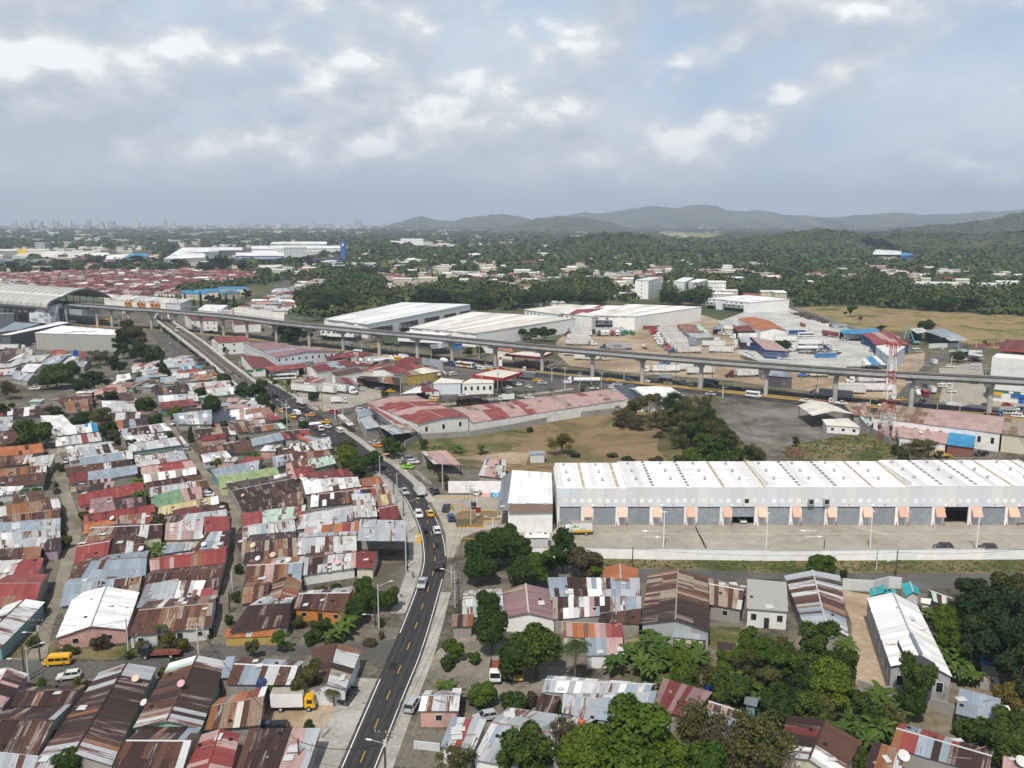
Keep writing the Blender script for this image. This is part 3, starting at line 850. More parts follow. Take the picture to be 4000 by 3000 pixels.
strip('highway',offset(VG,-15.5),offset(VG,-3.2),G_ASPH,0.06)
strip('highway',offset(VG,3.2),offset(VG,14.0),G_ASPO,0.062)
strip('highway_resurfaced',offset(VG[70:],3.25),offset(VG[70:],12.5),G_ASPH,0.068)
strip('median',offset(VG,-3.1),offset(VG,3.1),G_STRAW,0.15,thick=0.14)
k0=min(range(120),key=lambda k:abs(VG[k].x-45))
strip('median_kerb',offset(VG[k0:],2.6),offset(VG[k0:],3.35),YELP,0.24,thick=0.2)
strip('median_kerb',offset(VG[k0+8:],-3.3),offset(VG[k0+8:],-2.9),YELP,0.2,thick=0.16)
dashes(VG,8.3,3,6,0.16,WHITEP,z=0.075)
dashes(VG,-9.2,3,6,0.16,WHITEP,z=0.075)
strip('verge',offset(VG,-20),offset(VG,-15.7),G_GREEN,0.05)
XL=resample(smooth_line(poly('D8','-60,1430 20,1320 250,1060 470,800 520,690 680,610 930,560 1200,520 1600,490')),50)
XR=resample(smooth_line(poly('D8','690,1500 620,1250 600,1000 600,820 740,740 900,660 1080,580 1300,545 1600,525')),50)
strip('side_road',XL,XR,G_ASPO,0.055)
zone('side_verge','D8','690,1440 660,1300 640,1000 740,1000 760,1200 740,1440',G_GREEN,0.05)
zone('building_site','D7','2000,640 2212,640 D8 500,560 480,780 250,1040 0,1300 D7 2100,1290 2000,900',G_YARD,0.04)
# FLYOVER
fz=[0.1,0.1,1.6,3.6,5.2,6.2,6.6,6.8,6.8]
FLp=[('D2',1900,1745),('D2',1800,1659),('D2',1650,1520),('D2',1280,1200),('D2',900,900),('D2',560,640),('D2',478,575),('D2',462,525),('D2',520,480)]
FRp=[('D2',2300,1745),('D2',2212,1670),('D2',2060,1560),('D2',1600,1210),('D2',1260,930),('D2',880,690),('D2',740,595),('D2',688,540),('D2',705,475)]
FL=resample(smooth_line([at(c,u,v,z)for(c,u,v),z in zip(FLp,fz)]),60)
FR=resample(smooth_line([at(c,u,v,z)for(c,u,v),z in zip(FRp,fz)]),60)
fly=thing('flyover_bridge','curving road flyover with old grey asphalt and pale concrete parapets','bridge')
d=strip('deck',FL,FR,G_ASPO,0.12,kind=None,thick=0.9);d.parent=fly
for ln,s in((FL,1),(FR,-1)):
	o=offset(ln,0.35*-s)
	pr=strip('parapet',offset(ln,-0.5),offset(ln,0.5),CONC2,1.05,kind=None,thick=1.5)
	pr.parent=fly
FCL=[a.lerp(b,.5)for a,b in zip(FL,FR)]
dd_=dashes(FCL,0.0,50,0.1,0.3,YELP,z=0.14,name='centre_line');del dd_['kind'];dd_.parent=fly
for k in range(14,58,7):
	p=FCL[k];t=(FCL[k+1]-FCL[k-1]);t.z=0;t.normalize();nrm=Vector((t.y,-t.x,0))
	for o in(-2.6,2.6):
		q=p+nrm*o
		if p.z>2:MB().tube((q.x,q.y,0),(q.x,q.y,p.z-.7),.6,None,12).obj('pier',CONC,fly)
UL=resample(smooth_line(poly('D2','480,760 560,880 700,1050 1000,1200 1250,1400 1480,1570 1650,1700')),30)
strip('frontage_road',offset(UL,-4.5),offset(UL,4.5),G_ASPO,0.05)
# METRO STATION
st=thing('metro_station','metro station under a huge grey barrel roof, lift and stair block beside it','station')
ax=Vector((-.85,.526,0)).normalized()
C0=Vector((-339,702.5,0))
nn=Vector((-ax.y,ax.x,0))
if nn.y>0:nn=-nn
prof=[(25.5,13.8),(26.6,15.6),(26.2,17.6),(24.4,19.4),(21,21.0),(17,22.2),(13,23.0),(9,24.7),(4.5,26.2),(0,27.1),(-4,27.5),(-8,27.3),(-12,26.5),(-16,25.2),(-20,23.4),(-24,21.2),(-27,18.8)]
SHELL=M('roof_shell',(0.42,0.42,0.39),0.5,0.08,0.1)
RIBM=M('roof_rib',(0.13,0.13,0.13),0.6)
def shell(name,s0,s1,prof,thick,mat,parent):
	k=len(prof)
	vs=[]
	for s in(s0,s1):
		for dz in(0,-thick):
			for w,z in prof:
				q=C0+ax*s+nn*w
				vs.append((q.x,q.y,z+dz))
	A_,B_,C_,D_=0,k,2*k,3*k
	fs=[]
	for j in range(k-1):
		fs+=[(A_+j,A_+j+1,C_+j+1,C_+j),(B_+j+1,B_+j,D_+j,D_+j+1),(A_+j+1,A_+j,B_+j,B_+j+1),(C_+j,C_+j+1,D_+j+1,D_+j)]
	fs+=[(A_,C_,D_,B_),(A_+k-1,B_+k-1,D_+k-1,C_+k-1)]
	return link(name,mesh_from(name,vs,fs,mat),parent)
n_p=14
for i in range(n_p):
	shell('roof_bay',i*9.0+0.25,(i+1)*9.0-0.25,prof,0.5,SHELL,st)
	shell('roof_rib',i*9.0-0.3,i*9.0+0.3,[(w,z+0.12)for w,z in prof[6:]],0.6,RIBM,st)
shell('crease_highlight',0,126,[(13.6,23.05),(12.4,23.45)],0.4,M('crease_highlight',(0.66,0.65,0.6),0.5),st)  # pale strip paints the highlight along the roof crease
shell('end_arch',-1.2,-0.3,prof,1.2,RIBM,st)
def sbox(name,s0,s1,w0,w1,z0,z1,mat,par=st):
	pts=[C0+ax*s+nn*w for s,w in((s0,w0),(s1,w0),(s1,w1),(s0,w1))]
	return MB().prism(pts,z0,z1).obj(name,mat,par)
sbox('platform',2,120,-11,11,12.6,15.6,WALLS['steel'])
sbox('platform_wall',4,118,11.1,11.6,12.6,17.5,WALLS['steel'])
sbox('concourse',-16,118,-9,9,8.3,12.5,WALLS['steel'])
for s in range(0,120,17):
	for w in(-12,12):
		p=C0+ax*s+nn*w
		MB().tube((p.x,p.y,0),(p.x,p.y,12.6),0.9,None,12).obj('column',CONC,st)
for s in range(3,40,9):
	for w in(-14,9):
		p=C0+ax*s+nn*w
		MB().tube((p.x,p.y,15),(p.x,p.y,23),0.3,None,8).obj('roof_strut',DARK,st)
STEEL=WALLS['silver']
a,b=at('D1',870,690),at('D1',1110,660)
def lblock(name,c0,c1,dy,z0,z1,mat,par=st):
	p,q=c0 .copy(),c1 .copy()
	t=(q-p);t.z=0;t.normalize();nr=Vector((-t.y,t.x,0))
	return MB().prism([p,q,q+nr*dy,p+nr*dy],z0,z1).obj(name,mat,par)
zt=height_at('D1',330,a.y)
sh=lblock('lift_tower',at('D1',1030,680),b,5,0,zt+0.6,STEEL)
lblock('lift_glass',at('D1',1050,684),at('D1',1098,680),0.2,2,zt-2,GLASS,sh)
sb=lblock('stair_block',a,at('D1',1025,681),7,3.0,zt,STEEL)
for zz in(4.2,8.4):
	lblock('recess',at('D1',885,690),at('D1',1000,683),0.15,zz,zz+2.6,WALLS['steel'],sb)
w0,w1=at('D1',520,655),at('D1',865,690)
t_=(w1-w0).normalized();nr_=Vector((-t_.y,t_.x,0));Lw=(w1-w0).length
outline=[(0,2.2),(Lw,2.2),(Lw,zt),(Lw*.62,zt),(Lw*.22,zt*.58),(0,zt*.58)]
mbw=MB()
k=len(outline)
mbw.add([tuple(w0+t_*x+Vector((0,0,z)))for x,z in outline]+[tuple(w0+t_*x+nr_*5+Vector((0,0,z)))for x,z in outline],[tuple(range(k)),tuple(range(2*k-1,k-1,-1))]+[(i,k+i,k+(i+1)%k,(i+1)%k)for i in range(k)])
sw_=mbw.obj('stair_wing',STEEL,st)
for x0,x1,z0,z1 in((.1,.42,3.2,5.4),(.5,.72,6.0,8.6),(.75,.97,3.2,6),(.75,.97,7.2,zt-1)):
	p,q=w0+t_*Lw*x0-nr_*.06,w0+t_*Lw*x1-nr_*.06
	MB().prism([p,q,q+nr_*.1,p+nr_*.1],z0,z1).obj('recess',WALLS['steel'],sw_)
lblock('footbridge',b+Vector((0,3,0)),at('D1',1700,610),5,8.0,12.2,WALLS['steel'])
tb=thing('metro_spur','short metro spur span on one column by the station roof','viaduct')
p0,p1=at('D1',-250,180,13),at('D1',165,215,13.5)
t=(p1-p0);t.z=0;t.normalize();nr=Vector((-t.y,t.x,0))
MB().prism([p0,p1,p1+nr*8,p0+nr*8],12.2,14.6).obj('girder',DECKC,tb)
pc=at('D1',175,465)
MB().tube((pc.x,pc.y,0),(pc.x,pc.y,12.1),1.1,None,16).obj('column',CONC,tb)
# TIN-ROOF HOUSES
HOUSES='''
#S|back below the cross street|houses below the cross street
C1|330,1585 965,1645 1330,838 830,880|y|3.3|ggbbgbbbbbobbbbbsgg/ggbbbbbbobbbbbbsogg|block
C1|90,1140 610,1130 740,965 215,980|x|3.0|bbbtbbbbb/btbbbbtbb|block
C1|-250,1500 310,1582 600,1145 40,1185|x|3.1|gbbbbbsbb/bbbtbbbbg|block
C1|-250,1140 20,1140 235,862 -100,840|y|3.4|whpphpb/hwpbbpp|purple
C1|1150,1325 1740,1330 1945,772 1450,790|y|3.2|wmsbsbsth/hbbbbbbbg|green
C1|1950,940 2520,945 2625,752 2090,715|x|3.2|sgashss/ssaagsg|block
C1|2655,985 2985,992 3115,664 2700,645|y|3.3|sssbss/thhbth|pale
C1|1770,1335 2250,1290 2310,970 1890,1075|x|3.0|osotoesoo/qotqorw|block
C1|930,1750 1560,1750 1740,1338 1235,1332|x|3.1|sbbsbsbsh/bbbtbbas|cream
C1|1575,1760 1985,1750 2070,1392 1735,1402|y|3.4|prrpr/rprrp|pink
C1|2030,1700 2642,1700 2767,1380 2150,1387|s|3.2|sbbbbppgg|block
C1|-150,1720 430,1760 500,1622 -100,1562|s|3.0|gggsgg|block
C1|1900,895 1985,890 2032,742 1955,748|s|3.0|aga|block
#W|back on the gravel lane's outer side|houses on the outer side of the long gravel lane
C1|-350,600 8,628 315,312 -30,330|y|3.4|wwhbhhh/whhghhh|teal|3:3x1
C1|-200,282 300,278 400,45 20,50|x|3.3|rrrorrr/rrrrrrr|block
B1|-150,1720 310,1700 370,1574 -50,1600|s|3.0|whhprrrr|block
B1|-100,1590 330,1568 360,1465 -80,1492|s|3.0|bbbbsbooo|block
B1|-60,1500 355,1455 400,1388 -60,1405|s|3.1|hhggh|block
B1|372,1442 500,1442 530,1370 350,1392|s|3.2|bbb|purple
B1|-60,1440 528,1352 520,1266 -60,1300|x|3.0|hwhgghgg/gghggag|block
B1|-60,1330 520,1265 532,1180 -60,1228|x|3.0|aahaagg/haagaab|block
B1|30,1232 520,1190 525,1092 30,1166|x|3.0|soobsos/boossb|block
B1|-20,1152 530,1078 500,1004 -20,1080|x|3.1|hooooosh/qooooog|block
B1|110,1056 390,1002 372,950 112,1002|s|2.9|sssssss|block
B1|-60,978 162,940 200,910 -60,925|s|2.9|whwh|white
B1|-60,905 375,870 392,780 -60,830|x|3.0|sbsssss/osssbss|green
B1|-60,822 400,775 412,720 -60,758|x|3.0|oooosh/hosooo|block
B1|-60,735 250,690 310,626 -60,652|x|3.0|osbsoh/bobsb|block
B1|258,722 440,722 470,652 250,680|s|2.9|hfhf|block
B1|-60,652 385,592 352,536 -60,575|x|3.0|qqqqqbqq|block
B1|-60,572 186,482 104,430 -60,432|x|3.0|hsbss/ssbsg|block
B1|-60,420 112,400 112,330 -60,342|s|3.0|aggh|block
#M|back between the two gravel lanes|houses between the two gravel lanes
C1|485,540 1092,470 1180,210 612,240|y|3.4|WWWWWWW|pink|0:2x1
C1|1110,530 1815,455 1862,230 1250,285|x|3.2|sssttstts/ssesossog|pale|0:4x1d
C1|1180,285 1490,235 1535,100 1250,150|s|3.1|kggggg|block
C1|1500,216 1722,200 1770,100 1522,106|s|3.0|whshow|block
C1|1722,208 1832,205 1842,147 1742,150|s|3.0|rrr|cream
C1|520,270 1200,132 1250,20 592,66|x|3.1|aagsasst/aaagsaag|block
B1|590,1700 1258,1690 1282,1494 780,1540|x|3.2|saaaaaaa/ssaaaaaa|block
B1|1300,1632 1942,1560 1972,1430 1292,1542|x|3.2|prprrorrr/prrrprdrd|cream
B1|1225,1800 1890,1760 1935,1588 1310,1642|x|3.1|ssbssbssb/ssbbssbs|pink
B1|640,1562 930,1512 970,1366 682,1412|x|3.3|rrrrrrrr|white
B1|942,1520 1240,1482 1252,1390 982,1372|s|3.1|bbsbhbsb|block
B1|1372,1482 1650,1440 1670,1400 1402,1432|s|3.0|aaaagg|block
B1|1672,1432 1970,1442 1992,1330 1762,1336|s|3.2|sgaahbbb|block
B1|712,1392 1400,1330 1412,1240 852,1252|x|3.1|tttsbbbhbb/ttbbsbbbh|cream
B1|722,1302 1020,1240 1026,1180 732,1222|x|3.1|qqqqqqo|cream
B1|1022,1236 1290,1216 1300,1150 1032,1180|s|3.0|tttthr|block
B1|1422,1352 1742,1340 1760,1240 1432,1260|s|3.1|phphphtph|cream
B1|1765,1318 1988,1316 1985,1210 1765,1215|s|3.5|rrrrr|blue
B1|1420,1266 1960,1200 1962,1130 1482,1190|s|3.0|bhghgggh|block
B1|722,1222 1340,1112 1332,1060 732,1150|x|3.0|srdrdrdrr/drrdrrr|pink
B1|772,1142 1000,1090 976,1020 782,1050|s|3.1|vvvvv|pink
B1|1002,1092 1270,1060 1262,1010 986,1040|s|3.0|bbvbb|block
B1|682,1062 1252,932 1222,870 662,980|x|3.2|rrrrrrrrrr|pink|0:5x1
B1|672,962 980,892 992,850 652,892|s|3.0|bbbbbp|block
B1|602,872 762,852 742,785 602,800|x|3.2|dddd|cream
B1|762,857 1190,782 1182,725 762,780|x|3.0|aaaaaaa/bbbdbb|block
B1|572,802 1122,716 1112,670 582,740|x|3.0|sssssshbbb/sbsbssbb|block
B1|692,722 1152,652 1142,595 692,660|x|3.1|aaaaah/sshaaah|block
B1|1172,722 1622,652 1562,590 1162,640|x|3.0|hhhvhggg/wbshbshh|block
B1|1222,792 1702,732 1632,680 1222,740|x|3.1|pprrrp/prrrrp|pink
B1|1252,862 1702,792 1692,735 1232,800|x|3.1|wtwtwtww/wwewtwe|white
B1|1282,932 1762,862 1712,800 1252,880|x|3.0|sbbsbbss/bbbbbbb|block
B1|1292,987 1812,907 1772,850 1302,920|x|3.0|gsghghos/gghagoo|pale
B1|1312,1077 1592,1017 1562,950 1332,1010|s|3.1|nnnnn|block
B1|1592,1017 1752,992 1742,930 1562,950|s|3.0|pspp|block
B1|1362,1152 1892,1042 1882,985 1382,1080|x|3.1|yyyyytyw/yyyqyyww|cream
B1|1502,1172 1717,1112 1702,1085 1492,1122|s|2.9|sdsd|block
B1|1702,1152 1962,1132 1952,1080 1722,1090|s|3.0|sbsbs|block
B1|602,672 1032,602 972,520 572,572|x|3.1|hhgghbh/whhhhg|pale
B1|1132,592 1617,522 1542,470 1122,540|x|3.0|hghhghh/hwghghg|teal
B1|482,542 882,492 862,450 482,500|s|3.0|whghrhh|cream
B1|502,452 852,412 842,370 492,410|s|3.0|hwwhwu|block
B1|1042,472 1482,402 1402,360 1062,410|x|3.0|gbbbhgw/hbbbbgh|block
B1|1122,532 1452,492 1442,455 1052,490|s|3.0|hwhhsh|block
B1|1002,402 1302,372 1272,330 1012,352|s|3.0|qbabb|block
B1|952,332 1332,312 1362,250 962,260|x|3.0|shbshbs/hsgsbs|block
B1|902,262 1182,242 1162,190 882,192|s|3.0|whhgh|block
B1|462,392 642,372 562,310 372,322|s|3.1|wwhw|white
B1|542,202 802,172 792,110 462,150|x|3.0|ssbsss/hssbhh|block
B1|602,262 772,232 762,170 562,202|s|3.0|obo|block
B1|62,302 432,252 452,180 72,232|x|3.0|sbwhbs/tsshsb|block
B1|-60,340 60,302 72,262 -60,280|s|3.0|bmrb|block
B1|822,122 1100,100 1090,55 812,80|s|3.1|prrp|pink
B1|1010,170 1180,150 1165,105 1000,120|s|3.0|bsb|block
#E|back between gravel lane and main road|houses between the gravel lane and main road
B1|1542,352 1832,352 1832,270 1502,302|s|3.1|aghwga|block
B1|1850,332 2260,290 2260,230 1832,290|s|3.2|xxxwwpwph|pink
B1|2062,422 2350,392 2320,300 1982,342|x|3.0|ststths/tshtss|block
B1|1702,472 2042,442 1992,390 1682,412|x|3.0|bbbtbh/bbhbsh|block
B1|1732,496 1962,466 1950,440 1742,470|x|3.2|dddd|pink
B1|1722,652 2202,582 2132,500 1702,572|x|3.0|sssobsss/bbabahbb|block
B1|1762,682 2002,632 1962,600 1742,642|s|3.0|whgw|white|0:2x1
B1|1882,832 2230,772 2240,705 1832,782|s|3.1|aaaaag|teal
B1|1912,905 2420,800 2400,755 1882,840|s|3.1|lllllll|lime
B1|2092,1092 2630,960 2490,808 1965,900|x|3.2|bbbbbsbbb/bbbbbbb|block
B1|2102,1152 2622,1042 2620,970 2092,1100|s|3.0|bbbbbsst|block
B1|2102,1242 2632,1150 2642,1085 2092,1165|s|3.1|rrrmmmmmr|block
B1|2112,1347 2562,1290 2532,1190 2102,1260|x|3.0|hhaghhg/ghhahp|block
B2|-110,1560 360,1500 350,1320 -60,1350|x|3.1|tbbtbttbt/bbbbbbbb|block
B2|-110,1762 385,1728 420,1538 -60,1562|x|3.1|sospsosa/ssophsoh|block
C2|-130,250 100,212 130,86 -80,92|x|3.0|osoboss|block
C2|90,230 330,230 392,76 132,86|y|3.0|bttto/ototr|cream
C2|-230,500 270,437 322,236 20,242|x|3.1|bbbbbbbb/hggahhga|block
C2|-280,540 195,522 215,466 -260,492|s|2.2|qqqgqqo|yellow
C2|330,292 770,322 840,146 392,172|x|3.2|bbsbbss/sghbhgg|orange|0:3x1d
B2|350,1480 870,1460 870,1312 372,1332|x|3.3|hgghshghh/hhggghg|block
B2|410,1322 882,1302 892,1232 422,1272|s|3.1|phqtqrp|block
B2|330,1265 842,1182 832,1077 400,1152|x|3.1|hghghhgg/ghhghgg|block
B2|845,1156 1050,1150 1025,1020 830,1026|s|5.6|hfhfh|steel|0:2x2
B2|1080,1190 1240,1166 1202,1062 1047,1092|x|3.3|ddddd|pink
B2|1035,1062 1212,1050 1190,980 1020,1010|s|3.1|ooyog|block
B2|470,1072 1040,1010 1022,915 485,980|x|3.2|wbbbobhbr/rrorrrpr|block
B2|430,962 900,892 872,832 382,842|x|3.1|wwwhswhh/whshwhs|block
B2|492,882 852,822 802,770 452,822|s|3.2|dddddrd|block
B2|922,892 1112,882 1062,820 902,842|x|3.2|zqzqz|orange
B2|1030,972 1155,962 1132,900 1012,912|s|3.0|ptsp|block
B2|282,792 692,692 642,640 242,702|x|3.1|psrmmmm/sbmmms|block
B2|300,842 520,772 490,738 270,776|s|3.0|prrd|block
B2|162,732 332,682 302,630 132,652|x|3.0|agasg|block
B2|302,662 652,642 622,590 282,612|x|3.0|ssbosso|block
B2|192,622 502,602 482,560 172,582|s|3.0|bsswbs|block
B2|520,587 662,562 642,500 452,546|s|3.1|hhhh|block
B2|-30,542 247,482 192,440 -50,500|x|3.3|aaaaa|grey
B2|252,482 482,462 432,410 192,430|x|3.2|rbrbr/bbrbr|grey
B2|472,516 592,490 472,470 382,500|s|2.9|oqaa|block
B2|-60,432 262,388 200,360 -60,392|x|3.0|bbsobm|block
B2|-40,352 212,302 192,270 -60,322|s|3.0|pphrr|block
B2|-80,292 152,262 102,220 -100,242|x|3.0|ozqoz|block
B2|865,1592 1012,1592 1052,1467 882,1472|x|3.4|dddd|cream
B2|400,1660 862,1592 872,1467 432,1502|x|3.1|gbbghghp/bbbphhsp|white
B1|2020,1345 2150,1600 2130,1330 2060,1300|s|3.0|bbt|block
B1|2380,905 2500,880 2480,815 2370,840|s|3.2|whw|white
C2|-20,135 90,90 60,20 -50,40|s|3.0|ccs|block
B1|1630,60 2000,30 1980,-20 1610,10|x|3.0|hphhph|block
B1|1640,130 2150,75 2110,25 1620,80|x|3.0|hmhhwa/ahhhph|mint
B1|1340,100 1640,65 1620,15 1320,50|x|3.0|bobbb|block
B1|1380,180 1720,150 1700,95 1360,120|x|3.0|hwhahh|block
B1|1392,225 1690,185 1670,155 1380,190|s|3.0|drddr|teal
#R|back east of the main road|houses east of the main road
C2|1780,357 2140,352 2127,112 1797,130|x|3.0|hghah|block
C2|1690,442 1872,437 1882,350 1697,356|s|2.7|oboo|block
C2|2125,372 2587,382 2522,120 2140,126|y|3.1|tvvvv/vvvvv|white
C3|335,210 1110,218 1100,54 306,50|s|3.3|aabbwgagg|block
C3|352,380 700,372 1118,320 1115,205 350,214|s|3.2|tbwhwpabghag|block
C3|745,408 1115,425 1116,305 762,350|s|3.0|bbbsbss|block
C3|1118,420 1707,487 1692,20 1177,-5|y|4.2|tststtbbbb/sttstsbbbb|grey
C3|1707,255 1978,302 2025,96 1692,30|x|3.3|tsttsth|block|0:1x1
C3|2026,285 2385,312 2372,60 2032,32|f|4.4|f|white|0:3x1d
C3|430,522 965,562 950,440 420,420|s|3.1|tpqtqpppr|cream
C3|636,692 970,682 950,560 632,566|s|2.9|aaapppp|white
C3|1770,742 1932,762 1952,620 1772,600|s|2.6|bbbbb|block
C3|1385,540 1670,566 1672,502 1397,490|s|2.8|aaagaa|cream|0:2x1d
C3|260,1016 1180,1032 1252,940 312,870|x|3.1|agwgwhagggwahg/aagwgwggwabbwg|block
C3|440,1045 1212,1152 1252,1022 472,955|s|3.0|ggkgggkggga|block
C3|430,1182 712,1252 782,1090 442,1050|s|3.1|gggggg|block
C3|720,1252 1375,1335 1212,1162 782,1082|s|3.0|aaaaagaa|block
C3|1212,1160 1540,1232 1732,1050 1307,925|s|3.6|vdvdvd|block
C3|1672,1172 1967,1262 2002,1180 1722,1082|x|3.1|tbbtbtb|block
C3|1742,1322 2005,1302 1995,1282 1672,1180|s|2.9|aaaua|block
C3|2005,1112 2112,1142 2132,1082 2012,1060|s|3.2|kkk|teal
C3|205,1168 340,1195 425,1068 238,1035|s|2.8|bbb|block
C2|1597,1482 1862,1572 1992,1292 1692,1264|s|3.0|aahrgah|white
C2|1870,1590 2412,1690 2922,1250 2182,1140|x|3.3|hggahghkgh/ghgggkhg|white
C2|1405,1177 1750,1177 1777,1005 1467,1000|x|3.1|Whgh/whgg|pink|0:1x1
C4|310,430 695,527 622,0 142,0|y|3.4|gbhshsoagg/gbhshsoagh|block
C4|1430,222 1622,302 1642,202 1377,120|x|3.0|mshst/bhsbb|block
C4|1320,232 1400,250 1410,212 1322,205|s|2.8|www|white
C4|1832,762 2042,802 2002,700 1832,680|s|3.0|muumm|block
C4|1620,1192 1987,1287 2006,1100 1652,1010|s|3.4|aaaaaaa|block
C4|100,1560 610,1760 815,1440 165,1205|y|3.3|bbdbpwh/ssssshwh|cream
C4|1062,1490 1902,1730 1952,1520 1142,1275|x|3.3|oraabbbbb/ragrrrbbb|block
C4|830,1660 1130,1780 1182,1560 912,1470|s|3.0|bosoh|block
C4|2022,1702 2302,1712 2302,1560 2032,1540|s|3.1|pppp|block
C4|2010,1190 2110,1210 2075,1150 2005,1140|s|2.7|rww|white
B3|790,1722 1090,1732 1085,1600 780,1595|y|3.6|qqqqq|white
C4|1890,905 2000,945 1990,900 1812,890|s|1.9|psh|block
#N|back by the walled depot|houses by the walled depot
D1|0,1360 560,1200 565,1110 60,1130|x|3.0|bbth|white
D1|180,1330 720,1300 930,1200 420,1230|x|3.0|hghgh|block
D1|630,1310 900,1290 1120,1190 880,1200|s|3.0|qrqo|block
D1|680,1350 1010,1330 1240,1210 980,1200|x|3.1|aghha|block
D1|880,1210 1090,1210 1110,1150 900,1160|s|3.0|rrr|block
D1|1170,1360 1450,1400 1550,1320 1260,1300|x|3.0|aagag|block
D1|1060,1350 1230,1370 1350,1290 1180,1270|s|3.0|hwwhg|block
D1|1380,1250 1480,1230 1480,1175 1390,1180|s|3.2|rrr|white
D1|350,1470 580,1480 700,1405 440,1400|s|3.6|wwww|cream
D1|200,1590 470,1640 620,1560 260,1480|x|3.1|aghag|block
D1|-50,1540 200,1530 330,1420 -30,1470|x|3.0|hrhgh|block
D1|-60,1420 180,1400 330,1370 -60,1380|s|3.0|hpgh|block
D2|40,1420 260,1440 480,1360 100,1390|s|3.0|hpdph|block
D2|70,1490 500,1450 600,1390 90,1430|x|3.0|hhghh|block
D2|640,1410 1180,1370 1130,1300 640,1340|s|3.0|hghgg|silver
D2|410,1330 960,1280 930,1250 430,1300|s|3.0|hgwhg|block
D2|910,1440 1260,1450 1240,1405 900,1420|s|3.0|mumu|teal
D2|750,1550 1310,1500 1250,1445 800,1490|x|3.1|hetrrh/ehehtp|cream
D2|800,1600 1450,1540 1400,1490 880,1550|x|3.0|hhhwh|block
D2|1090,1640 1540,1600 1430,1550 1080,1590|s|3.0|ttqtt|block
D2|130,1659 430,1620 300,1590 140,1620|s|3.0|haha|block
D2|280,1590 690,1540 600,1510 500,1510|s|3.0|rakh|block
D2|240,1540 560,1500 520,1470 250,1500|s|3.0|haah|block
D2|560,1659 860,1640 780,1580 570,1600|x|3.0|aogqa|block
D2|-200,1659 60,1600 20,1540 -190,1560|x|3.0|whhw|block
'''
def build_houses():
	blk=None
	rows=[]
	for ln in HOUSES.strip().splitlines():
		if ln.startswith('#'):
			blk=ln[1:].split('|');continue
		f=ln.split('|')
		qs=[tuple(map(float,q.split(',')))for q in f[1].split()]
		if len(qs)==5:qs=[qs[0],qs[2],qs[3],qs[4]]
		z=float(f[3])*(.76 if blk[0]in 'MWEN' else.9)
		ctr=sum((at(f[0],u,v,z)for u,v in qs),Vector())/4
		rows.append((blk,ctr,f,qs,z))
	count={}
	rows.sort(key=lambda r:(r[0][0],r[1].y))
	for blk,ctr,f,qs,z in rows:
		i=count.get(blk[0],0);count[blk[0]]=i+1
		lab='%s house, %s %s'%(describe(f[4]),ordn(i),blk[1])
		cs=None
		if blk[0]in 'WMENS':
			cs=[at(f[0],u,v,z)for u,v in qs]
			k=1.27 if blk[0]in 'WME' else 1.35 if blk[0]=='N' else 1.06
			cs[2],cs[3]=cs[1]+(cs[2]-cs[1])*k,cs[0]+(cs[3]-cs[0])*k
		house(f[0],qs,f[2],z,f[4],f[5]if f[5]in WALLS else 'block','house',lab,'house',blk[2],win=f[6]if len(f)>6 else None,sw=1.05,corners=cs)
build_houses()
house('B2',[(875,1362),(1295,1364),(1291,1222),(900,1212)],'s',6.2,'gggggggg','block','market_hall','open sided hall under one large pale ribbed roof at the road bend','hall',open_='back',sw=1.2)
ch=house('C4',[(1060,787),(1592,878),(1292,266),(856,196)],'y',5.4,'WWWWWWWWWW','grey','chapel','long white chapel with raised lantern roof in a walled tan yard','chapel',rise=2.0,sw=1.4,win='3:6x1;0:3x1')
def chapel_lantern():
	A,B,C,D=[at('C4',*p,7.6)for p in((1190,702),(1445,752),(1255,512),(1122,548))]
	C=at('C4',1340,560,7.6)
	lo=ch.location
	E0,E1=(A+B)/2+Vector((0,0,1.0)),(C+D)/2+Vector((0,0,1.0))
	V=[v-lo for v in(A,B,C,D,E0,E1)]
	base=[v-Vector((0,0,1.6))for v in V[:4]]
	me=mesh_from('lantern',V+base,[(6,7,1,4,0),(7,8,2,1),(8,9,3,5,2),(9,6,0,3)],WALLS['dark'])
	ln=link('lantern',me,ch)
	n=6
	for i in range(n):
		s0,s1=i/n,(i+1)/n
		for P,Q in((D,A),(C,B)):
			sheet(ch,ln,E1 .lerp(E0,s0),E1 .lerp(E0,s1),P.lerp(Q,s1),P.lerp(Q,s0),TINS['W'],loc=lo)
	r0,r1=[at('C4',*p,7.5)-lo for p in((1290,735),(1055,168))]
	mb=MB()
	mb.tube(E0-lo+Vector((0,0,.12)),E1-lo+Vector((0,0,.12)),0.35,None,6)
	mb.obj('ridge_cap',TINS['k'],ln)
chapel_lantern()
for q,lab in(([(880,182),(1112,185),(1100,130),(876,118)],'turquoise roofed gate hut behind the white chapel'),([(1190,182),(1312,168),(1300,110),(1150,72)],'turquoise roofed hut with white gable end beside the gravel lane corner')):
	house('C4',q,'y',3.3,'ccccc','white','gate_hut',lab,'hut',rise=0.9)
